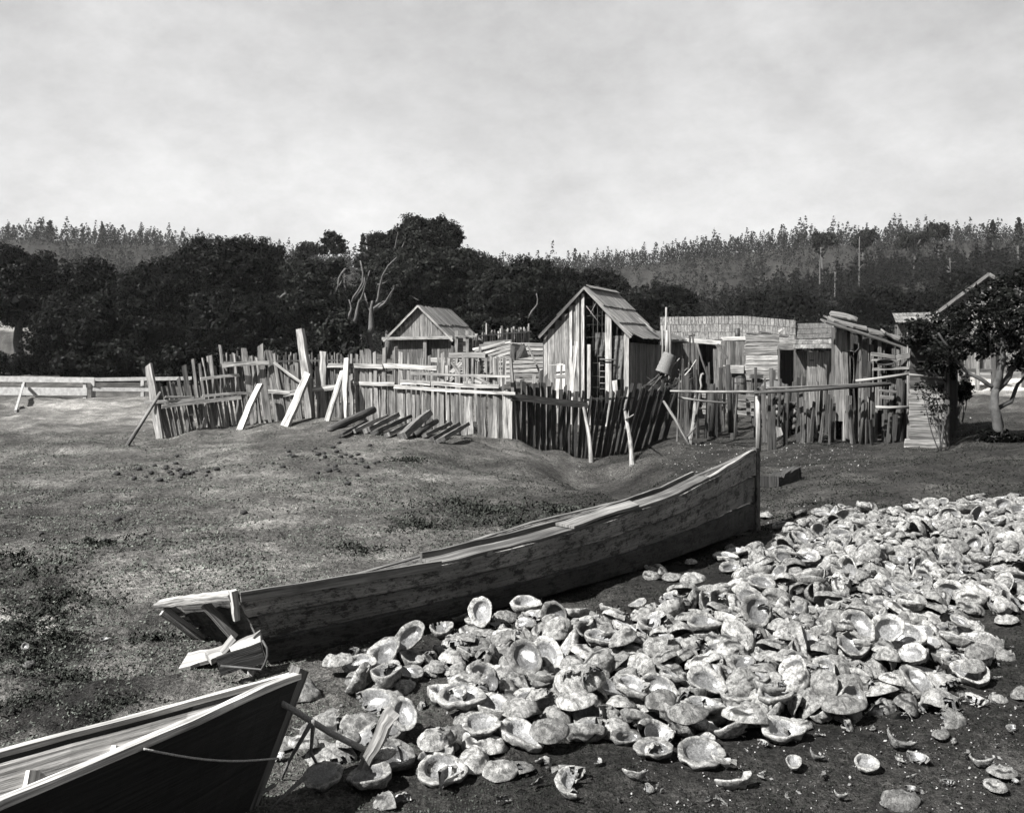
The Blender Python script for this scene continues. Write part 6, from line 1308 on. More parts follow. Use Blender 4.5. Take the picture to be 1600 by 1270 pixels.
3419,7277,57,170,27,-178,3,175,3251,8687,35,150,0,-85,0,164,3374,8503,41,159,3,-136,3,212,3630,8223,37,-170,15,-47,0,197,1328,5836,65,-7,29,51,0,178,3332,7413,62,-145,1,114,0,191,2866,7285,12,-1,1,-96,2,209,4178,8578,57,-169,4,-11,2,163,4396,7895,94,5,-3,29,2,162,2935,7643,28,-3,-2,-22,3,167,-621,4961,42,170,4,-116,1,188,210,5496,52,4,15,-80,2,151,
5142,8765,78,-7,-2,128,2,114,-509,3721,18,-176,10,-148,2,157,1384,4328,76,-69,0,102,2,216,3884,7912,132,131,4,18,1,161,2046,4986,25,145,12,45,1,140,2064,5098,68,36,16,141,2,130,3543,7819,125,-2,0,-145,2,185,2202,5568,9,160,0,68,1,115,3429,6393,53,143,27,101,2,167,296,3908,30,153,-5,-16,2,189,2401,5570,27,-4,-7,-25,0,193,1954,7502,-23,-6,-1,21,1,192,
1483,6174,42,173,23,-171,1,166,4117,8518,102,-24,20,-172,1,205,952,4559,-1,-3,-1,-81,0,128,3210,7697,65,-160,-26,-119,1,193,2623,6173,-3,160,6,129,3,147,2904,7510,32,161,37,-81,0,129,622,4767,41,-78,45,10,3,137,1961,5669,11,-166,19,-118,2,163,91,4859,22,-170,15,85,3,173,367,4765,78,36,-11,131,0,184,4922,9262,95,-2,-4,-52,3,160,3743,6728,58,119,-7,-26,3,180,
4435,7360,111,-178,-39,-97,3,144,4011,8262,57,163,-5,-72,3,147,1646,5239,17,177,18,-179,1,235,412,4609,74,44,-28,34,1,196,4202,9236,44,-7,13,44,2,226,2617,5685,22,164,13,-4,1,172,158,4952,31,-158,13,133,1,183,3393,6718,56,180,22,138,2,183,4069,7874,109,157,-43,2,2,146,3036,7482,44,-153,11,143,1,171,1907,5484,3,178,13,-4,1,158,4154,8687,50,145,2,-9,0,198,
1845,6143,39,165,-12,-110,3,163,3690,6652,106,171,11,-169,3,166,3237,7228,39,175,-8,-110,3,183,1179,6004,54,-155,-3,-123,1,134,2464,5433,17,-7,3,36,3,187,2792,7410,11,-6,-3,51,2,154,334,4760,27,-144,9,111,0,160,-256,5151,28,4,4,18,0,190,-594,4583,41,169,-15,86,3,185,3788,8648,18,-163,21,10,2,146,3389,8000,51,-5,7,-7,3,184,1639,7073,-9,-27,28,154,0,136,
3206,8828,47,9,21,40,0,191,1602,5904,1,-6,2,174,3,149,3542,7403,67,-163,17,67,3,179,4676,8417,118,-8,-33,-27,0,126,2949,6235,72,49,-10,-39,3,173,-152,3632,43,164,0,-97,2,192,2009,4781,43,162,-1,54,0,212,3571,6065,44,-3,-3,78,1,171,1519,5309,136,-12,-14,-159,1,148,3557,8115,46,145,-12,121,1,187,1962,6300,25,3,5,-89,3,149,3104,6799,72,-44,6,-140,2,183,
671,4475,25,-162,3,129,3,159,761,5622,48,162,-14,0,3,147,3589,7696,108,-175,7,-165,1,165,3671,6639,164,-9,-11,68,3,208,2973,6902,97,139,51,-26,2,184,2362,7112,13,1,4,123,2,173,106,5421,45,173,-28,57,1,186,4672,8768,111,54,2,46,2,175,2019,4909,107,-136,-11,-46,0,213,1442,4852,62,-123,18,44,3,196,3622,8793,54,2,18,18,1,156,3513,8033,62,173,-13,92,0,175,
475,5154,35,153,13,-149,0,188,626,5281,40,160,19,-33,3,178,1170,5774,55,138,10,-107,3,210,1253,4622,34,123,14,154,1,165,2902,7143,41,149,-20,79,3,186,637,4850,59,138,-19,-164,0,153,-179,4983,15,169,-2,47,0,176,2842,6866,46,-170,2,-55,0,163,2248,6022,16,164,16,8,2,171,3794,7781,87,-171,-33,166,0,161,5312,8796,79,6,4,-74,3,130,4150,7853,126,26,8,-99,1,191,
3243,6905,68,-151,6,54,1,180,2235,5898,23,165,-7,-161,0,175,937,4679,17,170,35,-117,0,138,2854,8896,49,156,-8,142,3,171,485,5149,110,-173,-8,129,1,177,4250,7940,168,174,-9,156,1,181,3974,6754,46,2,-2,81,0,177,2186,4888,28,157,-2,-30,1,149,3576,7600,64,164,3,67,1,207,2967,7261,36,25,7,68,1,159,2100,6286,73,135,5,-87,3,132,4954,8865,93,0,1,-75,1,153,
4462,9417,29,0,-1,-40,0,129,3068,7160,49,-8,29,138,2,181,488,5063,38,-34,-29,144,0,119,3043,7547,74,-32,11,3,0,189,1572,6408,47,-98,15,-156,1,164,818,4325,19,165,31,63,0,179,3837,6770,50,-152,17,125,1,173,3573,6913,51,-12,-2,-110,2,155,384,4114,31,-13,-11,-1,1,153,2470,6401,28,169,24,-86,1,187,1922,5275,25,41,-2,6,3,137,3860,8635,40,134,-21,-160,3,187,
29,4518,7,171,11,-23,1,110,1330,4511,60,-159,45,-113,3,194,1301,5995,100,164,-6,-146,2,159,4584,8304,121,157,17,62,1,199,3066,8820,44,-170,21,49,0,165,1289,4943,9,153,-1,-162,3,149,2140,7030,29,-127,-9,68,2,188,1407,6135,68,161,32,153,2,215,4104,8121,182,156,23,106,2,192,2277,7359,0,151,0,-19,1,153,2665,6547,8,-4,9,-107,0,131,1969,4578,47,150,1,-14,0,235,
3086,7949,45,145,-9,5,0,124,3053,8947,47,-7,-11,142,2,147,3590,7174,77,-175,-32,-67,1,186,3782,8267,105,-70,12,-125,3,211,766,5224,77,175,-36,35,2,199,2813,5967,31,-134,-13,140,1,158,2733,6378,47,-110,6,-75,1,188,-514,3471,39,165,8,140,1,194,3213,7820,56,147,13,33,3,165,433,3999,13,-4,-1,-104,0,179,4572,7918,121,135,2,146,1,226,323,4243,23,149,11,170,1,163,
3597,6250,62,-142,-14,-67,3,175,1504,5146,47,21,25,-57,3,202,-90,4915,26,-140,8,-133,3,182,4195,9630,33,-145,-8,155,0,159,4039,7992,151,-178,-6,173,2,216,2033,5937,33,-166,28,82,0,159,3900,8152,67,4,18,150,3,177,2434,6720,20,141,19,78,3,167,1686,5424,51,-175,-10,164,3,150,1113,4497,46,-17,34,87,2,164,3076,6937,91,-167,62,-146,0,149,4707,9042,97,-30,7,-169,0,159,
4521,9068,88,-124,28,92,1,179,254,4347,49,-19,-10,-152,1,190,2679,8283,60,-166,20,-7,0,163,5577,9122,104,-155,-1,-149,2,166,1113,4382,31,-130,7,22,2,178,2513,5763,37,-175,-20,-147,2,159,3388,8715,42,-12,-9,-159,0,174,2212,6291,49,4,-21,-93,3,176,4142,7639,87,170,18,-166,2,170,-973,4396,43,-1,8,-36,3,222,4301,8019,132,-172,35,-68,0,207,1489,4342,65,-18,31,-173,3,196,
3007,6348,15,-2,-3,81,3,116,863,4236,13,-158,14,168,3,149,2896,6142,25,-148,-3,106,2,181,19,4742,16,-2,3,-165,1,155,340,5126,66,-133,57,-135,0,155,2793,7154,10,-164,14,6,2,164,3976,6335,67,-144,-1,81,0,231,-633,4780,60,-165,17,-91,3,235,-16,4205,36,135,15,-103,3,155,3445,6853,50,-4,7,148,0,168,3737,8726,46,-152,-9,-112,1,165,1414,4923,140,167,0,-141,3,186,
1711,5726,27,-151,36,-176,2,166,772,5109,28,152,9,26,2,182,1490,4234,44,-125,-2,35,0,175,3860,7159,52,0,3,100,0,207,882,5614,42,6,5,103,2,190,3408,6128,28,151,0,65,1,143,-23,5074,13,-149,9,-130,1,120,2984,6281,38,148,-36,69,1,151,3446,7970,108,-139,-7,12,2,183,1769,6786,-10,1,5,89,2,158,2125,7150,-9,-163,14,-88,0,172,1893,6095,110,168,-6,-28,0,194,
933,5029,40,-113,-6,-56,2,149,5131,9199,90,173,21,8,1,145,2329,5703,18,-158,17,-9,2,160,1516,6086,50,-115,6,-166,1,168,1021,4566,20,147,20,-91,1,160,1924,7060,-27,-163,11,-72,3,150,2040,7267,-26,-2,-6,-57,0,162,935,4913,77,30,-5,-2,3,164,1769,4824,70,-157,49,-28,0,171,2080,6339,22,0,1,124,2,167,3809,7038,81,-145,-34,-52,2,198,1950,7160,-26,143,-5,-28,1,152,
577,3891,25,156,-8,-124,0,198,1367,5732,23,-2,12,-4,0,198,2694,7412,47,58,-8,125,3,170,2998,8161,68,-178,-75,166,0,151,888,5094,102,165,31,97,0,193,2680,7352,0,-6,-2,126,3,110,3691,7598,95,-46,13,82,0,170,3461,7471,62,-153,3,-128,3,158,5243,9385,111,-178,3,154,3,199,2628,7338,19,-3,-21,12,1,121,1080,5645,26,159,1,-165,1,140,138,4355,81,168,-4,-113,3,151,
2790,7624,74,93,-7,24,2,222,-28,3920,33,164,6,-77,0,152,3090,6167,30,133,-10,142,3,201,1361,4643,87,-169,-13,-172,2,200,471,4981,44,26,-13,146,2,167,3763,7990,69,179,18,126,0,180,3626,8646,59,-22,-18,-77,2,195,1636,5956,32,133,-17,-38,1,193,2314,7738,50,-164,-44,159,3,181,5200,9018,116,-113,14,-34,1,155,3302,6430,47,-158,11,166,3,214,1047,6824,17,178,14,65,1,182,
5390,9159,143,157,17,56,2,168,241,5387,84,-125,69,-42,1,196,2776,7272,30,179,35,-169,3,176,4383,8800,65,153,-4,-34,3,176,2258,5588,66,32,-23,130,3,201,3549,6797,75,-143,11,30,1,235,1220,5614,68,-24,-21,-119,1,194,88,5097,20,8,3,-74,3,147,1560,6492,13,-167,3,-149,2,169,4432,7219,86,156,9,-124,1,156,2507,5622,54,38,8,91,1,204,1570,6035,107,157,-15,154,1,176,
3876,6643,97,-35,-15,180,0,215,3190,7937,70,-166,19,70,3,205,2213,6636,88,-61,47,-166,1,176,3028,7730,37,151,-2,155,2,177,1856,7612,-25,133,-4,108,3,184,4726,7848,88,159,7,-57,2,195,1244,4717,59,-33,24,-177,2,191,2807,5878,38,117,-7,-29,2,192,2658,6725,28,163,20,-61,0,200,2864,7862,60,-165,33,-129,2,185,2421,8644,-1,-10,16,117,3,189,4047,8308,102,157,-18,-167,0,183,
1152,4287,18,-158,-2,53,3,206,3659,7483,56,-151,11,-65,1,133,3590,7565,137,169,-13,-32,1,175,3721,8447,44,128,23,144,1,110,4044,7511,76,-164,6,61,2,161,4514,8816,133,-126,-8,-10,0,198,2005,5456,22,18,14,63,3,150,3273,8217,36,-179,21,-35,2,182,2029,5594,8,-3,4,-164,1,145,2878,7092,91,176,-18,-3,1,176,-704,3727,21,168,3,-6,0,202,2229,5336,17,-2,1,161,0,170,
543,4062,16,144,6,-30,2,192,5390,8789,104,6,18,12,1,149,1179,5368,27,165,-10,109,0,127,2227,6235,16,156,2,26,2,147,4894,8613,107,180,-16,-28,2,167,5113,9336,94,159,5,97,3,157,4272,8452,131,-34,33,20,0,182,2796,5773,25,-180,15,57,1,155,5020,9058,108,-157,4,101,3,227,-19,4862,57,172,-6,-129,1,143,3446,7566,121,-9,13,15,3,142,1885,6967,-13,-13,12,176,2,124,
2433,7916,43,-154,11,-19,3,173,1740,5364,9,176,-19,-73,3,169,2346,7847,63,123,9,-164,0,156,4270,8808,115,141,-24,91,1,151,1807,5564,0,-6,-3,54,1,184,1818,7116,12,159,-60,151,0,167,1612,4458,43,121,-16,129,3,162,1886,4835,33,-159,11,104,3,110,5012,9463,92,158,8,140,0,137,2350,5822,25,131,-8,88,2,157,2147,5255,40,16,15,-34,3,164,3554,7012,74,105,-14,42,2,184,
3156,9078,61,-159,-3,-171,3,137,1260,5101,51,99,-18,-167,1,200,3879,8785,34,-165,16,-140,3,175,3894,7695,119,170,-5,-7,2,178,3827,7470,53,161,0,-71,1,145,4429,9345,42,-24,6,138,1,127,3082,8265,67,74,22,65,3,162,3739,8557,35,-166,11,-20,1,144,256,4559,22,166,18,-159,1,161,373,5308,69,172,-9,-27,1,149,-415,4895,21,-172,20,58,2,150,1605,5374,85,166,-56,21,1,187,
3297,8692,85,158,-1,93,3,184,2740,7300,83,-158,-11,-17,2,173,2300,7858,7,-174,11,-69,2,149,2883,7739,60,-46,-30,-170,2,151,4572,8639,77,-1,11,39,0,149,2232,7686,39,-130,30,50,3,184,2930,8515,83,-104,-18,9,0,208,2539,7141,64,-46,-22,110,0,186,1400,5413,31,116,25,-150,0,155,4557,9204,46,171,21,43,2,143,-174,4026,42,-2,2,-41,0,165,4200,9380,51,-133,-31,-64,3,193,
852,4473,6,-2,4,-6,0,173,5343,9030,95,-177,20,-106,0,173,1221,5722,94,77,-47,-146,2,158,734,4574,37,72,4,106,3,161,1994,5196,9,-163,4,-88,2,148,2432,7042,44,-161,-40,166,3,174,-486,3919,39,148,-5,107,2,198,1898,7361,-45,154,9,90,2,114,3196,7344,58,127,-28,34,1,199,-310,4285,36,171,-3,-68,0,206,4289,7425,84,-3,7,128,1,178,2521,8010,53,174,16,32,1,160,
1038,5958,71,123,5,-8,3,158,1394,4706,26,-5,-2,35,3,160,3391,6961,61,18,10,-162,0,162,1657,6064,48,-161,-26,-55,2,199,895,4431,49,150,-23,173,1,192,5269,8236,105,179,-1,142,0,180,4006,7344,63,0,-5,34,1,174,4719,7864,156,153,-18,-134,0,177,3941,8637,72,111,-12,-166,2,168,3341,8132,43,150,11,-106,1,143,3759,6115,43,-180,16,147,2,161,651,4999,82,169,-21,-139,2,182,
3643,9048,61,0,7,45,0,178,3942,8705,81,-128,-47,-138,1,141,2747,6659,42,-121,3,62,3,184,4127,6984,72,159,22,-118,1,195,1690,5507,43,15,-53,28,2,165,1452,5357,33,-81,47,-22,0,132,4797,8241,145,-147,-1,33,3,176,3396,7556,76,-24,17,60,0,170,2548,8365,62,-18,24,172,0,149,3060,8047,57,158,-6,73,0,159,4159,6854,61,-173,5,-9,0,198,2511,7863,82,-114,35,13,2,186,
1573,5245,76,139,-22,-168,3,115,4088,7625,142,-32,1,161,1,162,1973,7206,17,-160,26,149,0,202,3286,8201,111,168,13,77,2,202,4248,9017,46,-8,-5,110,3,217,1176,4560,57,37,16,134,2,206,-630,4411,18,160,1,-102,1,127,-284,3648,39,164,3,102,1,185,3764,9046,77,-178,-2,-86,2,193,4439,9237,75,-167,6,79,3,179,2685,6318,45,-79,62,-79,3,139,4090,9644,29,162,22,-34,3,154,
3849,7645,68,-8,1,109,2,172,2188,7849,23,-39,2,95,0,166,1141,5124,44,-149,28,-1,1,182,1102,5200,53,-25,-18,-158,1,154,2268,6078,86,-3,-1,77,2,188,2716,6030,31,172,33,-45,2,165,3987,8098,126,53,54,-160,0,116,3983,6936,59,-137,7,64,2,174,4077,8717,117,19,-22,-136,3,198,1931,6265,95,-175,15,157,3,215,4377,8942,70,126,-26,117,0,181,3339,7917,149,60,-6,-54,0,228,
5271,9694,103,179,-3,-128,3,206,1707,7103,-24,143,7,122,1,202,4986,8398,91,161,5,-75,1,174,1833,4704,96,45,10,88,0,214,602,4127,35,-175,-30,-111,0,178,4599,8385,155,-172,8,-171,3,200,1552,5602,23,-148,-22,-37,0,186,4547,8154,108,170,5,18,1,154,2715,8429,41,-172,6,62,1,175,1239,4423,58,157,-24,136,1,144,3104,6772,136,25,41,-40,1,199,747,4779,56,6,29,150,3,171,
1533,4533,106,154,-13,89,1,157,4621,8867,76,157,-3,26,2,186,246,5089,80,-142,57,153,1,191,4148,8796,143,-6,21,58,1,156,599,5413,85,10,-23,-154,0,179,2704,7075,81,-15,-18,18,3,171,3510,7051,121,-108,19,-118,3,190,4293,7210,101,122,24,-26,1,149,4361,9185,50,150,-4,-93,0,187,460,3883,12,162,-9,-151,3,139,3284,7300,80,-177,-18,-109,1,122,2388,5721,97,163,7,112,1,189,
1400,5061,52,-57,-2,16,3,202,2529,5796,94,176,18,80,1,235,817,4600,7,-161,13,61,0,165,-95,4307,73,-139,20,-93,0,188,3877,7260,88,-121,13,163,0,197,2459,7266,97,144,5,-175,1,149,1125,4694,44,172,11,-121,1,156,2646,7223,67,-32,15,-41,3,213,2605,6200,46,171,-14,53,2,146,3097,6268,68,-108,52,-161,1,171,-572,4294,27,169,1,23,1,198,4030,8677,36,-13,-7,137,2,147,
2037,5809,37,167,-26,166,1,184,1033,5292,51,169,32,163,2,165,1617,5737,26,110,-15,49,2,204,3275,7570,49,143,-17,-117,1,137,3831,8400,129,-95,-10,-39,3,191,2924,6494,44,-162,-43,179,1,151,1210,4091,-1,166,8,152,3,144,945,5778,59,169,-39,43,1,173,3452,8220,37,-2,4,-2,0,174,5298,7659,102,159,4,-44,2,189,250,4276,85,-173,-20,54,3,179,2215,7299,24,-147,-44,7,3,170,
2547,7366,92,165,41,-164,3,182,3312,7048,41,166,-2,-21,0,163,4055,8954,69,-178,-38,-111,3,199,3438,7864,51,162,10,60,1,176,759,4868,90,177,1,30,3,217,3620,7322,99,39,23,-147,1,180,3076,5856,32,-147,6,63,3,184,2409,5892,71,168,4,147,1,110,2713,5718,38,123,3,-64,2,174,4754,9818,47,159,-4,6,1,203,4476,8699,87,-180,-1,6,0,152,4881,8708,151,-13,8,123,2,144,
4113,7429,106,112,24,67,1,172,2102,7549,-15,-164,27,142,2,149,4049,7509,136,-159,-4,98,2,176,2044,6777,7,153,-6,-1,2,184,-602,4161,41,-165,-3,-8,2,203,770,3852,15,159,7,113,3,129,1980,5491,87,-10,-32,-112,0,195,3674,6184,62,-13,17,111,3,170,448,4929,97,-173,10,-9,2,168,991,4283,11,169,15,-95,2,171,4507,8533,143,170,6,-163,3,235,3146,7782,132,-160,22,-134,2,200,
4442,7622,97,-13,-16,68,1,157,3120,8657,46,-151,2,157,0,171,2035,5195,103,-148,-16,-46,1,232,1587,4912,69,10,40,164,1,171,1714,5823,-1,1,5,-37,3,147,3385,7129,56,124,1,145,3,170,1105,4112,15,134,-8,49,3,173,878,5290,64,15,-1,60,1,212,1283,4365,103,-2,25,-126,0,163,4603,7531,76,168,3,176,1,143,3526,8740,27,-9,3,-169,2,127,-520,4475,23,-2,-3,38,2,158,
2336,5615,78,169,-28,-101,3,189,4455,9025,129,147,-17,94,1,170,1807,6482,53,-134,-31,-70,1,183,4370,7477,95,151,-23,-65,3,174,2416,7161,57,174,-65,-143,1,191,4203,8988,105,169,14,151,2,200,-210,5314,30,157,3,-4,3,181,2226,6730,39,-176,-11,2,2,187,3726,7346,78,-128,45,92,2,151,4239,7183,100,-63,16,-33,1,135,1918,5050,83,-161,-7,65,0,193,3247,5966,16,162,0,-36,3,155,
3423,7707,86,-157,-14,-147,3,179,4640,9449,44,-180,15,-141,2,168,4322,7792,94,173,20,133,0,165,-4,4715,68,164,5,61,0,157,3378,5982,47,-10,32,-178,2,149,3059,7350,27,-180,0,-93,0,154,3937,8418,114,-25,-3,162,3,183,1361,4143,21,140,-9,41,3,172,1128,4843,41,-143,0,46,1,223,-86,4070,66,172,-3,122,3,202,3946,7816,154,-176,12,-158,0,182,4462,7908,145,178,-2,-28,2,170,
3224,8837,112,154,-21,-118,0,201,3120,6507,61,179,-37,105,1,165,177,4044,44,19,9,-82,2,193,2243,7447,17,149,28,12,3,152,3520,6450,57,165,23,147,3,156,1646,7376,-31,173,-6,169,0,203,1396,5275,101,-27,14,159,1,123,3525,6177,61,-154,-21,-46,1,168,1477,5571,43,178,-34,-36,3,188,3075,7235,62,36,-26,-145,0,161,1685,4747,118,173,-23,83,1,185,1876,5993,52,-117,19,40,3,195,
2419,6575,17,141,-6,-63,0,179,658,4373,37,-136,5,-17,3,185,3974,8218,160,-105,-33,21,0,200,2243,5053,36,-2,5,82,3,196,2207,5782,35,148,14,-178,2,182,2411,6694,80,-158,-11,-117,3,117,2911,7363,77,-1,34,76,1,223,2499,5455,71,-5,-14,-135,2,176,4220,7550,81,-172,4,33,0,154,530,5396,52,-3,-30,-118,3,160,1890,5753,99,-44,18,11,3,184,1028,4441,43,163,-50,35,0,167,
2593,7209,17,-4,10,102,0,192,3043,6067,49,2,22,-108,0,185,5621,9028,103,156,-4,-129,0,169,1243,5175,13,164,26,-129,2,126,325,4454,77,-40,61,-36,2,169,1733,4188,51,22,7,65,0,168,2889,5708,44,-153,18,72,1,203,1623,6327,54,-177,-15,133,3,116,2151,4975,61,171,0,-82,2,172,1627,5076,77,-146,5,180,2,182,1254,6130,46,153,-10,-5,0,173,4811,7743,94,-135,4,73,0,157,
1652,4319,63,-25,-9,-13,1,190,2808,8321,94,14,-43,-139,2,200,2827,6638,66,-149,-70,62,1,181,1305,5606,84,76,-28,81,0,170,1302,4340,21,-150,9,-116,2,156,1099,4978,57,66,-9,-44,0,160,3268,8396,32,-2,3,163,3,161,3004,8308,64,-134,-29,81,0,201,3824,7546,143,-177,-12,-87,1,206,3181,8342,37,179,-20,45,1,150,457,4847,24,150,14,-145,1,151,3180,6623,65,34,11,-157,1,157,
2150,4752,36,-167,-4,98,0,181,362,5434,84,-175,-25,-111,1,202,2483,7512,29,-25,-14,69,3,152,3408,8349,19,155,19,-8,2,116,1052,5849,130,31,15,135,0,183,248,5207,102,22,29,42,0,196,3276,6516,74,-173,-11,-83,2,175,1782,5288,0,-155,5,-148,3,128,3931,5916,59,164,-4,-4,0,182,1831,7076,63,-13,67,-67,2,179,2494,6575,63,173,10,-55,0,216,3726,6409,85,-156,-13,100,2,161,
1377,5165,57,-160,-9,96,0,144,1962,7631,-28,140,21,-171,2,147,4826,8681,197,-19,-23,69,2,232,1638,5002,35,6,8,-31,2,161,2076,5376,20,-22,5,6,1,145,2248,6450,31,-174,-4,71,2,190,791,5005,116,18,-22,-127,1,167,3795,6268,59,0,4,138,3,214,3989,7214,82,103,-33,72,2,182,4279,9129,66,-10,37,36,3,147,2400,6030,11,-158,-3,-131,3,110,3384,6577,57,-6,4,154,1,221,
2449,7297,56,177,15,-97,1,146,2505,5182,24,171,6,130,3,179,2837,6500,62,119,1,-83,1,207,2766,8214,86,-71,-9,26,3,159,2260,7001,41,-85,2,-50,3,164,3444,8933,52,-180,18,130,1,169,5480,9026,106,-156,19,149,3,174,3115,7608,87,35,-18,175,1,204,4119,9424,47,-138,-26,-65,0,185,1372,5613,39,167,31,158,1,162,4094,8394,76,-134,11,172,2,141,3911,6944,124,40,39,91,0,125,
-365,4990,13,148,-1,-47,0,133,3727,7240,76,-11,-29,-171,1,171,-463,3620,44,156,-5,-176,0,207,1486,5839,27,18,0,108,0,198,3702,7057,59,-28,14,102,0,117,3389,6174,99,-10,15,-153,2,174,2691,4767,31,157,3,-22,2,194,3386,7049,89,172,3,148,3,174,1206,5223,92,155,4,-49,2,235,4282,8583,91,9,21,13,3,147,2604,6083,33,-147,-11,29,3,164,2967,5776,56,-12,33,5,1,176,
1311,4198,34,145,35,115,2,167,3697,6921,37,-2,-1,137,3,152,4588,9044,115,-63,16,-67,2,195,-452,4144,20,171,-3,-69,3,126,1953,4673,95,143,3,115,2,168,3206,6960,59,61,-6,56,3,157,3493,8300,78,171,-1,-119,1,192,2663,7940,51,178,9,-92,0,193,2759,7740,92,111,-16,-118,3,202,3778,8360,32,176,13,-137,2,116,2060,6907,29,166,-20,167,3,130,-205,4487,36,178,-4,160,1,186,
3076,6641,68,-116,-31,76,2,184,4086,7212,50,164,13,-175,1,154,1806,6881,-12,-161,17,156,0,154,3729,6563,65,-133,-21,68,2,152,4138,8233,136,126,-29,124,2,219,2661,7006,111,171,-11,-36,3,184,5103,8933,156,165,-6,158,2,182,1912,4827,91,162,2,175,1,172,4334,8923,114,177,29,-95,3,147,5533,9248,103,166,9,-23,2,164,5578,9442,116,-3,1,87,0,190,1046,5398,50,135,-3,166,2,188,
3689,7822,132,158,-6,48,0,164,3159,5850,50,33,9,66,3,188,3895,8030,118,146,-2,54,2,167,2900,8187,88,-99,39,175,0,193,4891,9047,141,179,14,-113,0,180,3252,6685,98,163,-26,-136,0,171,4302,7881,122,25,24,-158,3,146,1581,5492,-12,162,-2,-157,3,118,3032,6506,24,-175,-4,-98,1,130,-522,4815,38,-161,-10,102,1,176,3209,7231,96,-8,6,-14,3,140,4063,8856,64,160,-29,-62,3,165,
4959,9377,87,1,9,-179,1,136,100,5043,72,-149,10,93,2,169,1842,7279,-32,119,-10,2,2,138,2372,6952,14,158,-10,-118,0,175,3981,7068,93,-138,-19,167,2,178,2525,6915,12,0,1,19,0,175,3657,6571,83,161,18,68,0,121,4610,8905,130,174,5,20,3,190,2099,5581,61,-20,9,-26,1,173,142,4636,23,176,-3,16,0,176,3323,8381,84,173,4,76,3,170,2998,6568,100,166,-39,92,0,192,
1864,5038,30,2,3,85,2,162,384,4498,38,-128,13,138,1,161,1831,4062,40,-4,2,29,1,180,1533,4359,16,-5,0,69,0,119,2343,5059,51,-173,-17,168,1,189,2985,8862,62,-132,7,-106,0,175,-292,5035,50,-33,3,14,0,157,76,3947,45,130,-1,-119,1,183,3768,8005,134,11,-20,-73,2,168,4319,7301,106,174,-17,180,3,189,1584,6975,-15,161,3,-148,3,181,4258,8213,130,134,-24,80,3,154,
-226,4859,44,-163,-14,132,0,137,4056,7729,89,173,0,18,0,145,1651,4212,27,-166,10,50,3,141,4462,8377,124,20,23,103,3,164,2718,7478,80,-93,41,119,1,204,3464,6509,119,169,-9,115,1,211,3828,8113,116,-152,26,178,3,186,2815,8116,47,162,2,132,3,175,4783,8808,136,-2,-24,173,0,210,2502,7455,66,151,-33,117,3,196,2015,7000,81,20,5,37,3,201,2915,8055,103,159,19,1,0,204,
3443,7669,48,142,-6,13,3,158,2803,7175,92,-21,29,-122,2,162,2859,8767,52,174,-4,164,3,167,3529,6634,83,-122,-9,-158,1,199,-166,4954,72,-2,12,155,0,135,3360,5848,24,168,0,-109,2,141,1305,4792,114,12,-20,-154,0,175,4176,8429,91,-106,-9,-178,2,110,4078,7202,101,166,22,-124,1,158,2610,5870,43,-175,40,-140,3,175,2832,8574,45,9,6,-11,1,170,2297,7057,29,25,-25,-19,3,139,
3576,7439,109,-25,18,-32,1,168,1183,5016,84,-51,-44,133,1,208,2377,7395,40,-10,24,74,2,184,2170,6359,93,-171,4,78,1,190,2612,6438,38,121,23,-57,0,175,4261,7579,134,172,13,0,1,199,2053,6636,24,154,-4,56,3,173,767,3990,39,177,8,-62,0,119,3546,8948,69,28,8,-62,3,158,387,5063,93,140,-9,-126,2,180,2739,6994,27,-170,10,-165,0,228,4074,7751,150,145,2,-169,2,200,
3276,7099,130,-27,-7,82,2,213,-779,4012,31,161,9,-122,1,223,671,3953,59,131,12,-62,3,196,4691,7434,111,7,-12,78,1,203,1835,5436,67,35,-1,-20,2,193,3388,8059,119,0,0,21,2,199,661,4262,34,159,13,-75,1,159,2525,7307,13,138,-9,45,2,177,745,4465,60,174,21,6,3,137,3344,6839,76,163,-2,74,2,179,2867,7986,78,-39,42,-35,0,129,2698,7880,102,177,-3,148,2,186,
2917,5979,85,-8,18,-8,2,210,4532,8171,162,167,5,144,3,181,767,5835,27,157,4,102,3,163,3629,7025,64,-121,6,-134,0,140,-86,4743,58,-85,-54,-122,0,152,4145,8376,162,165,8,141,1,194,846,4134,9,-174,-1,-7,1,178,2387,6928,70,-19,-12,-146,1,185,2792,8123,91,156,11,161,3,110,3844,6353,89,148,-9,151,3,165,3902,9054,49,160,-1,-19,0,186,928,5197,56,-27,45,-95,0,133,
2678,8962,35,152,-4,32,3,184,2972,7432,71,34,44,98,3,156,828,5718,47,-28,-5,27,0,116,881,5393,107,-167,46,132,0,184,3783,6523,59,-144,-16,73,2,144,1542,4766,105,-8,-15,-110,1,171,386,5364,13,174,6,152,1,194,2500,6110,4,163,-3,-101,3,151,2181,6537,37,137,-3,-142,0,183,1897,6414,75,-62,4,129,2,180,2981,7928,106,-177,32,117,1,195,2538,6721,69,172,-43,-68,3,159,
-107,3800,48,-4,0,132,2,207,118,4195,52,14,-14,59,1,207,176,4782,62,154,-39,127,0,199,3297,6082,20,154,7,138,3,162,2665,8564,52,1,6,-121,0,197,3446,8402,46,-169,35,7,1,179,2438,8397,31,152,7,84,1,181,3690,7117,96,-111,25,-167,1,185,3056,7039,75,21,31,-169,2,143,2989,7232,111,172,-12,-100,0,183,2795,7516,54,130,47,159,0,169,2942,6107,80,169,7,-47,0,162,
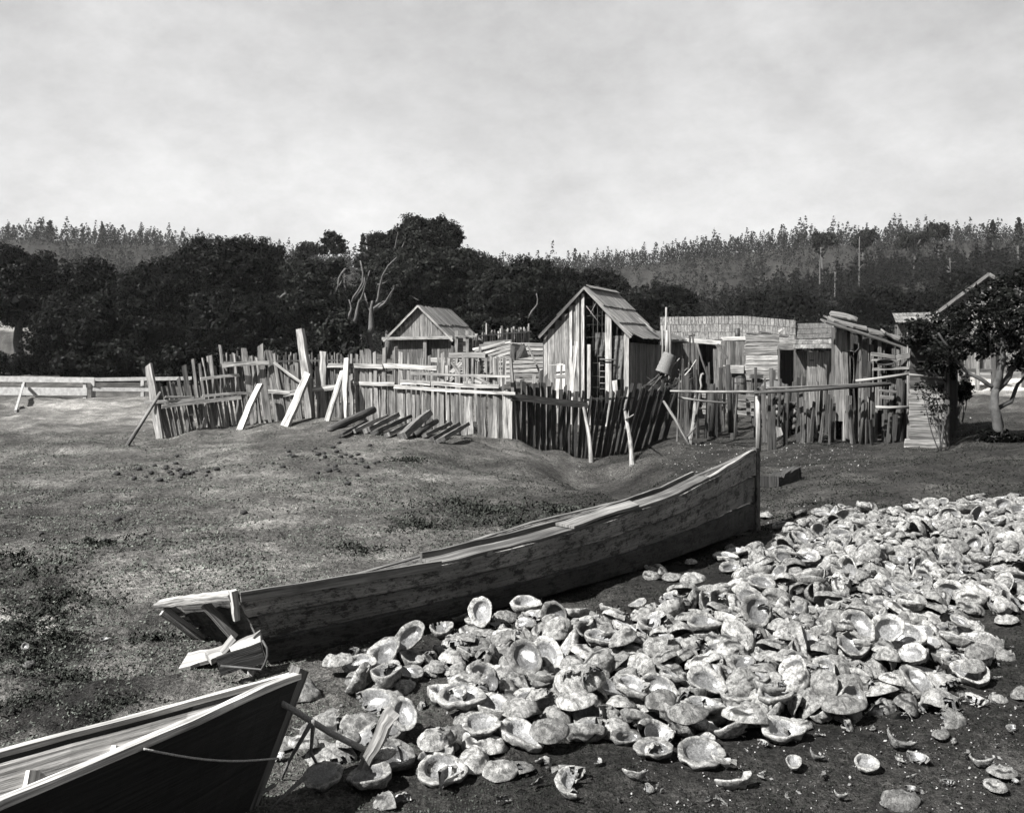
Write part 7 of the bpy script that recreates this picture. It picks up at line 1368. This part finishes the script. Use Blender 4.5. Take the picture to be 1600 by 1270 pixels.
327,4044,37,-156,30,-85,3,179,-6,5217,34,-16,-1,163,2,200,-697,4434,63,-122,14,-116,0,184,5211,8512,96,-164,6,78,3,208,3491,4694,15,174,2,29,1,138,99,5532,24,180,15,-112,3,176,4278,7680,104,170,-34,93,1,163,1796,5626,51,147,18,133,0,161,3201,6235,54,155,52,-165,3,167,533,4276,77,-177,11,-42,1,179,2347,4843,35,159,9,-131,3,189,4300,8691,95,-137,27,148,1,226,
2341,7506,17,148,5,-1,3,186,4048,8490,125,-171,46,-123,2,159,1658,4808,94,-8,13,-108,2,138,759,5485,64,-6,-8,-122,2,216,2738,6807,77,169,0,-90,0,180,1451,4464,94,-168,31,-93,0,151,2581,6305,43,-31,-20,142,1,193,2998,6470,91,178,53,-76,2,151,2104,5482,14,151,3,-60,3,170,2702,8068,66,-164,25,134,3,159,1473,5091,114,166,-13,-60,2,204,3960,9293,51,-176,-1,-131,0,211,
3744,6833,80,87,-22,31,1,177,31,3805,55,-179,16,-30,3,197,3368,7769,155,-10,-44,-155,2,155,3478,5814,31,-3,6,113,3,147,2726,7256,129,147,16,-161,2,186,4369,8463,129,49,26,96,1,176,2587,8041,77,164,27,42,1,125,1801,6034,73,-73,11,18,1,161,4371,7601,99,140,44,148,3,131,-578,4421,78,174,2,80,0,211,710,4039,9,-3,-3,-123,2,171,2292,7624,68,178,27,-62,3,182,
3917,7002,147,-149,-59,-160,1,193,3017,9123,65,173,8,44,1,165,4026,6910,141,-11,0,-155,1,183,3901,8273,76,-145,26,-141,2,207,980,5293,104,-176,15,110,0,197,1727,4911,58,21,-18,-178,1,164,2325,6411,82,-169,9,-119,0,160,1701,6271,36,2,1,-120,3,187,140,4496,73,84,32,-60,1,166,2271,5221,55,22,21,-86,2,172,5065,9126,147,177,-11,151,3,170,1799,6975,19,14,31,159,1,210,
5234,9233,101,175,-6,-79,2,188,2983,7681,109,174,-19,-52,1,229,2951,6409,35,130,-27,-51,3,147,2437,7348,-1,-160,-4,-118,1,130,5050,8263,98,148,-4,-106,2,172,3211,8547,90,27,12,-94,2,176,3389,5689,44,154,-2,20,3,206,1485,5404,95,12,-50,166,1,180,2502,7664,56,-9,24,28,1,160,1629,6212,75,-178,11,-125,2,189,3995,8400,177,-176,14,136,1,196,2528,7740,62,-171,-40,-113,3,171,
2018,7096,31,137,-24,161,2,188,3715,8177,131,-19,62,-124,0,154,2624,7595,7,165,7,-28,3,120,-593,3865,21,146,-4,95,2,163,2511,6786,152,-168,-35,27,1,216,2577,7018,35,172,-20,16,3,147,2310,6557,89,-29,80,9,2,197,3039,5932,33,120,5,-126,2,173,5053,8830,128,-113,-4,19,1,171,5266,8665,90,-156,2,171,3,209,4585,8691,139,-162,-13,-71,3,156,246,5743,-3,154,0,-136,3,164,
4201,7741,107,-130,18,-158,3,160,4581,7657,137,-3,5,-77,0,178,5018,9631,92,8,-1,-94,0,180,2372,5269,27,9,10,0,3,180,1763,7566,-29,-174,-11,-15,2,177,933,5460,39,144,1,66,2,149,1287,5334,86,159,-37,-94,1,171,5122,8548,110,-127,-12,85,3,189,3662,8019,119,-162,-27,-1,0,178,3905,6843,124,-93,-43,-14,1,193,4314,9385,28,-178,3,-96,1,200,1458,4124,33,-155,-11,51,2,164,
1898,5648,51,158,24,-86,1,159,2544,6485,11,1,3,100,0,167,4870,8538,198,-11,-40,-39,2,173,3918,8927,53,-132,-12,-117,0,138,-77,5116,37,-179,-28,-27,1,206,4514,7532,114,156,10,169,3,185,3216,5798,41,-145,10,54,3,170,-274,4713,15,155,12,-116,2,145,2319,7625,3,158,9,-129,2,147,2241,5426,35,-153,11,148,1,208,1907,4905,46,-20,-16,-82,2,140,1866,4181,70,-10,18,43,3,211,
2308,7160,55,-170,-34,-6,2,164,374,4308,62,-57,35,-20,1,140,2464,5995,51,172,-28,150,0,201,1004,4139,4,166,-6,38,3,156,4199,7410,128,75,-47,-56,2,178,2427,9197,-14,-2,-4,-102,3,206,3453,7195,113,130,40,-177,2,179,3781,8983,42,3,6,53,0,110,4153,9088,47,-142,-24,-67,1,119,1932,5962,73,68,34,43,2,188,57,5316,51,-175,-4,-36,2,170,3350,7247,91,137,4,57,0,157,
3666,8104,72,-154,-37,171,1,155,2613,7618,86,-153,-3,-32,0,201,4829,8971,92,-3,-6,-14,2,179,2626,6884,16,108,1,-165,1,122,1233,4206,36,71,-4,-103,0,137,1697,6451,19,179,19,-136,1,150,295,4923,52,123,-22,79,3,223,2865,7592,136,173,-21,74,3,166,3071,8871,93,158,-28,-170,2,152,1001,5066,63,-171,-13,-171,0,150,556,4872,131,-172,7,-112,0,196,2842,6951,120,-1,7,4,0,198,
1436,4770,118,132,73,-64,2,187,1945,5604,84,171,-2,-172,2,193,1731,6118,131,-2,-18,-102,3,211,3395,6721,117,-21,15,73,3,157,-225,3907,39,-4,2,32,1,139,818,4090,62,173,0,-10,1,176,164,4128,102,-156,-12,-139,3,174,250,4170,61,-32,-32,-24,2,149,3741,5886,46,174,0,-142,3,190,2171,5685,29,171,33,-105,2,154,1677,7246,-43,-179,17,-5,2,143,2518,5071,62,36,29,-41,1,170,
2627,7118,152,-11,10,49,2,192,2169,7562,51,-20,-36,-120,1,196,3570,7926,114,-154,38,-173,3,146,2938,7480,115,-177,28,174,2,181,1783,5520,46,149,-22,118,2,110,985,5648,70,-89,13,-107,0,173,2657,6915,94,124,-23,-7,3,195
], float).reshape(-1, 8)                     # resting places of the heaped shells: x, y, z in mm, turn about x, y, z in degrees, form, length in mm
SD = np.zeros((len(_sd), 9))
for _i, _r in enumerate(_sd):
    _q = Euler([R(v) for v in _r[3:6]]).to_quaternion(); _up = (_q @ Vector((0, 0, 1))).z
    if _up < -.6 and (_i * 37) % 100 < 42: _q = _q @ Quaternion((1, 0, 0), math.pi + .25)
    SD[_i] = (_r[0] / 1000, _r[1] / 1000, _r[2] / 1000, _q.w, _q.x, _q.y, _q.z, _r[6], _r[7] / 1000)
def put(mesh, name, loc, q, s, **k):
    o = bpy.data.objects.new(name, mesh); scene.collection.objects.link(o); o.location = loc; o.rotation_mode = 'QUATERNION'; o.rotation_quaternion = q
    o.scale = (s, s, s); return tag(o, **k)
EXTRA = [  # single shells on the bare turf in front: column, row, length in px, attitude (0 dome up, 1 opening up, 2 leaning), turn
    (1075, 1156, 66, 0, .1), (1032, 1138, 60, 0, .7), (1165, 1150, 75, 0, 2.6), (1210, 1128, 60, 1, .3), (1095, 1192, 76, 1, .2), (1022, 1186, 62, 1, 3.0), (1408, 1262, 62, 0, .1), (1530, 1043, 52, 0, .4), (1318, 1132, 74, 0, .2), (1556, 1238, 40, 0, 2.0),
    (1566, 1218, 46, 0, 2.9), (1596, 1092, 44, 0, 1.0), (1354, 1208, 40, 1, .2), (1520, 1068, 46, 0, .5), (782, 1214, 58, 0, .2), (858, 1176, 66, 0, .5), (752, 1172, 60, 1, .2), (690, 1222, 78, 1, .1), (682, 1186, 66, 0, .5), (812, 1140, 60, 0, .1), (630, 1160, 56, 2, 1.2), (720, 1124, 78, 1, .15),
    (505, 1228, 66, 1, .8), (598, 1212, 40, 0, .1), (448, 1170, 46, 0, .3), (476, 1190, 50, 0, 3.0), (560, 1140, 66, 0, .5), (545, 1188, 50, 0, 1.2), (1050, 908, 34, 0, .2), (1018, 904, 32, 0, 2.2), (1082, 922, 44, 0, .3), (1080, 884, 20, 0, .1), (530, 1056, 54, 0, .4), (905, 1110, 84, 0, .3),
    (1180, 1010, 58, 2, 1.9), (752, 988, 52, 2, 1.2), (1100, 1012, 56, 1, .1), (822, 970, 50, 1, .1), (1385, 1035, 60, 2, 2.6), (642, 1030, 58, 2, 2.2), (820, 1085, 62, 2, 1.0), (900, 1136, 66, 0, .1), (1340, 1040, 60, 2, .9), (163, 1008, 14, 1, .3), (164, 1032, 14, 0, .8), (46, 1046, 22, 0, 1.3), (40, 1030, 16, 2, .2), (1470, 1158, 30, 0, .4), (1240, 1205, 34, 1, 1.1), (1396, 1100, 44, 0, 2.2), (1572, 975, 40, 0, .3), (1500, 1000, 36, 1, 2.0)]
ex = []; random.seed(12)
for px, py, w, att, tr in EXTRA:
    p = hit(px, py); s = w / 1500 * p.y; near = SD[(np.hypot(SD[:, 0] - p.x, SD[:, 1] - p.y) < .13)]
    z = p.z + (.035 if att < 2 else .055) + (0 if len(near) == 0 else min(.13, max(0, near[:, 2].max() - p.z) + .02))
    z = max(z, p.z + .1 * s)
    if att == 0: q = Quaternion((0, 0, 1), tr) @ Quaternion((1, 0, 0), rr(-.25, .25))
    elif att == 1: q = Quaternion((1, 0, 0), rr(.10, .45)) @ Quaternion((0, 0, 1), tr) @ Quaternion((1, 0, 0), math.pi)
    else: q = Quaternion((0, 0, 1), rr(-.4, .3)) @ Quaternion((1, 0, 0), math.pi + .8) @ Quaternion((0, 0, 1), tr); z += .01
    ex.append((p.x, p.y, z, q.w, q.x, q.y, q.z, random.randint(0, 3), s))
SD = np.concatenate([np.array(ex), SD]); NEX = len(ex)
GZ = ground(SD[:, 0], SD[:, 1])
def vis(i):
    d = np.hypot(SD[:, 0] - SD[i, 0], SD[:, 1] - SD[i, 1]); above = ((d < .11) & (SD[:, 2] > SD[i, 2] + .03)).sum()
    fr = ((np.abs(SD[:, 0] - SD[i, 0]) < .09) & (SD[:, 1] < SD[i, 1] - .06) & (SD[:, 1] > SD[i, 1] - .26) & (SD[:, 2] > SD[i, 2] + .02)).sum()
    px = 800 + 1500 * SD[i, 0] / SD[i, 1]
    return (SD[i, 8] / SD[i, 1]) ** 2 / (1 + 1.3 * above + .5 * fr) * (1 if -20 < px < 1620 else .001)
sc_ = np.array([vis(i) for i in range(len(SD))]); sc_[:NEX] *= 5
order = np.argsort(-sc_); top = order[:300]; rest = order[300:]
def shell_label(i, v):
    x, y, z, w_, a, b, c, _, s = SD[i]; q = Quaternion((w_, a, b, c)); up = (q @ Vector((0, 0, 1))).z; px = 800 + 1500 * x / y; py = 540 + 1500 * (1.6 - z) / y
    att = 'humpbacked' if up > .45 else ('bowl-up' if up < -.45 else 'edge-on')
    size = 'large' if s > .19 else ('small' if s < .155 else 'middling')
    row = 'far rim' if py < 850 else ('upper slope' if py < 910 else ('mid heap' if py < 985 else ('lower slope' if py < 1060 else ('front foot' if py < 1150 else 'foreground turf'))))
    if px < 300: row = 'mossy turf'
    col = ('on left bank' if px < 300 else 'by near bow' if px < 560 and py > 1060 else 'below skiff stern' if px < 640 else 'left of centre' if px < 820 else 'below skiff middle' if px < 1000 else 'at centre' if px < 1180 else 'right of centre' if px < 1380 else 'toward right edge')
    hp = 'perched' if z - GZ[i] > .085 else 'low'
    return '%s %s %sabalone shell %s on %s, %s' % (size, att, 'broken ' if 4 <= v <= 8 else '', hp, row, col)
def number_labels(items):
    """items: (object, x); same labels are told apart from left to right"""
    by = {}
    for o, x in items: by.setdefault(o['label'], []).append((x, o))
    W_ = ['leftmost', 'second from left', 'third from left', 'fourth from left', 'fifth from left', 'sixth from left', 'seventh from left', 'eighth from left', 'ninth from left'] + [t + ' from left' for t in ('tenth', 'eleventh', 'twelfth', 'thirteenth', 'fourteenth', 'fifteenth', 'sixteenth', 'seventeenth', 'eighteenth', 'nineteenth', 'twentieth', 'twenty-first', 'twenty-second', 'twenty-third', 'twenty-fourth', 'twenty-fifth', 'twenty-sixth', 'twenty-seventh', 'twenty-eighth', 'twenty-ninth', 'thirtieth')]
    for lab, L_ in by.items():
        if len(L_) < 2: continue
        L_.sort(key=lambda t: t[0])
        for k, (x, o) in enumerate(L_):
            if len(L_) == 2: o['label'] = ('left-hand ', 'right-hand ')[k] + lab
            else: o['label'] = (W_[k] if k < len(L_) - 1 else 'rightmost') + ' ' + lab
items = []
for n_, i in enumerate(top):
    x, y, z, w_, a, b, c, v, s = SD[i]; v = int(v)
    if i >= NEX and (i * 7919) % 100 < 28: v = 4 + i % 5
    elif i % 3: v = 9 + i % 6
    items.append((put(SHM[v], 'abalone_shell', (x, y, z - .006), Quaternion((w_, a, b, c)), s * 1.0, label=shell_label(i, v), cat='shell', group='abalone shells of the heap'), x / y))
number_labels(items)
def join_shells(idx, name, **k):
    VV = []; FF = []; MM = []; TT = []; LL = []; n = 0; rg = np.random.default_rng(4)
    for i in idx:
        x, y, z, w_, a, b, c, v, s = SD[i]; V, F, M, T = GEO_LO[int(v)]; m = np.array(Quaternion((w_, a, b, c)).to_matrix())
        VV.append(V @ m.T * s * 1.0 + (x, y, z - .006)); FF.append(np.array([f if len(f) == 4 else (f[0], f[1], f[2], -1) for f in F])); 
        f = FF[-1]; f[f >= 0] += n; MM += M; TT.append(T * rg.uniform(.7, 1.25)); LL.append(V + rg.uniform(0, 30, 3)); n += len(V)
    faces = [tuple(f[f >= 0]) for F in FF for f in F]
    V = np.concatenate(VV); org = np.array((V[:, 0].mean(), V[:, 1].mean(), V[:, 2].min())); me = bpy.data.meshes.new(name); me.from_pydata((V - org).tolist(), [], [tuple(int(q) for q in f) for f in faces])
    me.attributes.new('tone', 'FLOAT', 'POINT').data.foreach_set('value', np.concatenate(TT).astype(np.float32))
    me.attributes.new('sco', 'FLOAT_VECTOR', 'POINT').data.foreach_set('vector', np.concatenate(LL).astype(np.float32).ravel())
    me.polygons.foreach_set('material_index', MM); me.polygons.foreach_set('use_smooth', [True] * len(faces)); me.materials.append(M_CRUST); me.materials.append(M_NACRE); me.update()
    o = bpy.data.objects.new(name, me); scene.collection.objects.link(o); o.location = org; return tag(o, **k)
rg_ = np.random.default_rng(44); deb = []
for k in range(480):
    i = rg_.integers(NEX, len(SD)); x = SD[i, 0] + rg_.normal() * .12; y = SD[i, 1] + rg_.normal() * .12
    q = Quaternion((0, 0, 1), rg_.uniform(0, 6.28)) @ Quaternion((1, 0, 0), (0, math.pi)[k % 2] + rg_.normal() * .35)
    near = SD[np.hypot(SD[:, 0] - x, SD[:, 1] - y) < .07]; g = gz(x, y); z = g + .02 if len(near) == 0 else near[:, 2].max() + .02
    deb.append((x, y, z, q.w, q.x, q.y, q.z, 4 + k % 4, rg_.uniform(.09, .17)))
SD = np.concatenate([SD, np.array(deb)]); rest = np.concatenate([rest, np.arange(len(SD) - 480, len(SD))])
join_shells(rest, 'abalone_shell_heap', kind='stuff', label='mass of smaller and half buried abalone shells filling the heap', cat='shells')
# fragments lying about
random.seed(31)
FR = [(1025, 1188, 30), (1136, 1228, 42), (1142, 1200, 36), (1374, 1130, 46), (1408, 1168, 34), (1440, 1106, 30), (1512, 1110, 32), (1546, 1106, 10), (1448, 1118, 20), (1306, 1140, 30), (1500, 1182, 20), (1546, 1190, 14), (1536, 1198, 26), (1434, 1200, 24), (1478, 1234, 18), (1416, 1222, 20), (1315, 1248, 16), (1240, 1152, 20), (1281, 1158, 14), (1010, 1232, 26),
      (845, 1202, 22), (836, 1198, 14), (880, 1228, 44), (850, 1240, 30), (905, 1242, 44), (628, 1264, 26), (792, 1260, 20), (718, 1246, 50), (655, 1208, 40), (990, 1216, 26), (1120, 1262, 24), (960, 1256, 14), (430, 1200, 20), (1540, 986, 22), (1506, 1010, 20), (1440, 1240, 12), (1586, 1150, 16), (1350, 1186, 12), (1190, 1220, 10), (1060, 1246, 12), (930, 1200, 14)]
for k in range(70):
    px = rr(980, 1600); py = rr(1110, 1265) if k % 2 else rr(1000, 1120)
    if k % 2 == 0: px = rr(1450, 1600)
    FR.append((px, py, rr(6, 20)))
fitems = []
for k, (px, py, w) in enumerate(FR):
    p = hit(px, py); s = w / 1500 * p.y * 2.3; q = Quaternion((0, 0, 1), rr(0, 6.28)) @ Quaternion((1, 0, 0), random.choice((0, math.pi)) + rr(-.35, .35))
    side = 'left of centre' if px < 950 else ('middle foreground' if px < 1250 else ('right of centre' if px < 1450 else 'near the right edge')); far = 'nearest the picture bottom' if py > 1220 else ('on dark turf' if py > 1150 else 'just off the heap foot')
    big = 'large curved' if w > 32 else ('finger-long' if w > 18 else 'small'); tone = 'white' if k % 3 else 'greyish'
    m = FRM[k % 4]; cen = Vector((.0, 0, 0)); off = q @ (Vector(np.array([v.co for v in m.vertices]).mean(0)) * 0)
    fitems.append((put(m, 'shell_fragment', p + Vector((0, 0, .012 + .02 * min(1, w / 40))), q, s * .8, label='%s %s shell piece %s, %s' % (big, tone, far, side), cat='shell fragment', group='shell fragments strewn in front of the heap'), px))
number_labels(fitems)
# chips of shell in the gully and along the sheds
M_SHRUB2 = plain_mat('shell_chalk', .35, .9, 30, .4, .2)
def chips():
    rg = np.random.default_rng(8); P = []
    for px0, px1, py0, py1, n in ((1040, 1180, 690, 765, 380), (1190, 1360, 688, 735, 420), (820, 960, 720, 760, 30), (40, 300, 640, 720, 60), (400, 760, 700, 820, 20), (980, 1600, 1080, 1268, 900), (500, 1500, 960, 1150, 900), (1200, 1600, 780, 900, 500), (1490, 1600, 620, 690, 60), (300, 500, 960, 1060, 60)):
        px = rg.uniform(px0, px1, n); py = rg.uniform(py0, py1, n)
        for a, b in zip(px, py): P.append((a, b, rg.uniform(.8, 3.2) * (1.0 if py0 < 900 else rg.choice((1, 1, 2)))))
    P = np.array(P); Y = 1500 * 1.6 / (P[:, 1] - 540)
    for _ in range(6): Y = np.clip(1500 * (1.6 - ground((P[:, 0] - 800) / 1500 * Y, Y)) / (P[:, 1] - 540), 2.5, 60) * .7 + Y * .3
    x = (P[:, 0] - 800) / 1500 * Y; z = ground(x, Y) + .006; s = P[:, 2] / 1500 * Y
    C = np.stack([x, Y, z], -1); Nn = np.tile((0, -.3, 1.0), (len(x), 1)) + rg.normal(size=(len(x), 3)) * .3; V = cards(C, Nn, 1.0, rg, .7); V = C[:, None] + (V - C[:, None]) * s[:, None, None]
    fastmesh('shell_grit', V, rg.uniform(.2, .8, len(x)), M_SHRUB2, 4, kind='stuff', label='tiny white chips of shell trodden into the soil', cat='shell grit')
chips()
# ------------------------------------------------------------ turf and crumbs: short blades and clods near the camera
def turf():
    rg = np.random.default_rng(15); n = 330000; u = rg.uniform(-100, 1700, n); py = 540 + np.exp(rg.uniform(math.log(120), math.log(760), n)); Y = 2400 / (py - 540)
    x = (u - 800) / 1500 * Y; dn = fbm(x * 2.3, Y * 2.3, 4, 71); left = (u < 500) & (Y < 8)
    keep = rg.uniform(size=n) < np.clip(.55 + 1.9 * dn + .25 * left, .08, 1); u, Y, x = u[keep], Y[keep], x[keep]; n = len(x)
    z = ground(x, Y); s = rg.uniform(.005, .016, n) * np.clip(Y / 5, .8, 2.0) * np.where((u < 420) & (Y < 8.5), 1.3, 1)
    C = np.stack([x, Y, z + s * .25], -1); h = rg.uniform(0, 6.28, n); Nn = np.stack([np.cos(h), np.sin(h), rg.uniform(.1, 1.6, n)], -1)
    V = cards(C, Nn, 1.0, rg, .5); V = C[:, None] + (V - C[:, None]) * s[:, None, None]
    loc = 2.6 + (.55 - 2.6) * np.clip((u - 560) / 300, 0, 1) ; loc = loc * np.where((u > 500) & (Y < 6), .8, 1.0); tn = loc * np.exp(rg.normal(-.1, .28, n))
    fastmesh('turf', V, tn, M_GRASS, 4, kind='stuff', label='short grazed turf, moss and soil crumbs', cat='turf')
turf()
def tufts():
    rg = np.random.default_rng(16); C = []
    for px, py, r, k in ((30, 1010, .16, 3), (60, 1035, .18, 3), (95, 1000, .12, 2), (100, 1065, .16, 3), (40, 1095, .16, 3), (20, 870, .3, 3), (60, 900, .25, 3), (75, 960, .2, 4), (30, 985, .14, 3), (90, 940, .18, 3), (190, 1100, .1, 2), (240, 1000, .08, 2), (770, 800, .35, 5), (720, 790, .3, 3), (810, 820, .3, 4), (640, 720, .15, 2), (655, 825, .2, 3), (880, 800, .3, 3), (150, 850, .2, 2), (560, 860, .2, 2)):
        p = hit(px, py)
        for j in range(k * 300):
            a = rg.uniform(0, 6.28); q = rg.uniform() ** .6 * r; a2 = 1 + .7 * math.sin(a * 3 + px) ; C.append((p.x + math.cos(a) * q * 1.6 * a2, p.y + math.sin(a) * q * a2, r))
    C = np.array(C); z = ground(C[:, 0], C[:, 1]); n = len(C); s = rg.uniform(.008, .024, n) * np.clip(C[:, 1] / 5, .8, 2); P = np.stack([C[:, 0], C[:, 1], z + s * rg.uniform(.1, 1.6, n)], -1)
    V = cards(P, unit(n, rg), 1.0, rg, .5); V = P[:, None] + (V - P[:, None]) * s[:, None, None]
    fastmesh('moss_clumps', V, rg.uniform(.35, 1.3, n), M_GRASS, 4, kind='stuff', label='dark mossy clumps on the pale bank', cat='moss')
tufts()
# dung clods on the mound
random.seed(77)
CL = []; DC = []
for k in range(3):
    bm_ = MB(); pts = [Vector((0, 0, -.02)), Vector((0, 0, 0)), Vector((0, 0, .03)), Vector((0, 0, .045))]; bm_.tube(pts, [.035, .055, .045, .015], 8, rr(.7, 1.2), rough=.25); o = bm_.build('dung_clod', M_DUNG, label='x', cat='dung'); CL.append(o)
first = [True] * 3
for k in range(84):
    px = 0
    if k < 44: px, py = random.gauss(505, 38), random.gauss(716, 13); g = '%s dung clod, %s scatter below the log pile' % (('round', 'flattened', 'knobbly')[k % 3], 'upper' if py < 716 else 'lower')
    elif k < 74: px, py = random.gauss(272, 36), random.gauss(739, 6); g = '%s dark dung clod in the left scatter on the mound' % ('round', 'flattened', 'knobbly')[k % 3]
    else: px, py = rr(60, 700), rr(660, 860); g = 'lone dark dung clod lying apart on the mound'
    p = hit(px, py); j = k % 3; o = CL[j] if first[j] else CL[j].copy()
    if not first[j]: scene.collection.objects.link(o)
    first[j] = False; o.location = p; o.rotation_euler = (0, 0, rr(0, 6)); sv = rr(.3, .85); o.scale = (sv, sv * rr(.7, 1.1), sv * rr(.7, 1)); o['label'] = g; o['group'] = 'dung clods on the mound'; DC.append((o, px))
number_labels(DC)
# ------------------------------------------------------------ haze
def haze():
    m = bpy.data.materials.new('haze'); m.use_nodes = True; nt = m.node_tree; nt.nodes.clear()
    out = nt.nodes.new('ShaderNodeOutputMaterial'); v = nt.nodes.new('ShaderNodeVolumePrincipled'); v.inputs['Color'].default_value = (.9, .9, .9, 1); v.inputs['Density'].default_value = HAZE_D; v.inputs['Anisotropy'].default_value = 0.0
    nt.links.new(v.outputs[0], out.inputs['Volume'])
    x0, x1, y0, y1, z0, z1 = -1600, 1600, -60, 1300, -4, 90
    me = bpy.data.meshes.new('haze'); V = [(x, y, z) for z in (z0, z1) for y in (y0, y1) for x in (x0, x1)]
    me.from_pydata(V, [], [(0, 2, 3, 1), (4, 5, 7, 6), (0, 1, 5, 4), (2, 6, 7, 3), (0, 4, 6, 2), (1, 3, 7, 5)]); me.materials.append(m)
    o = bpy.data.objects.new('haze', me); scene.collection.objects.link(o); o['kind'] = 'stuff'
HAZE_D = 0.00010
haze()
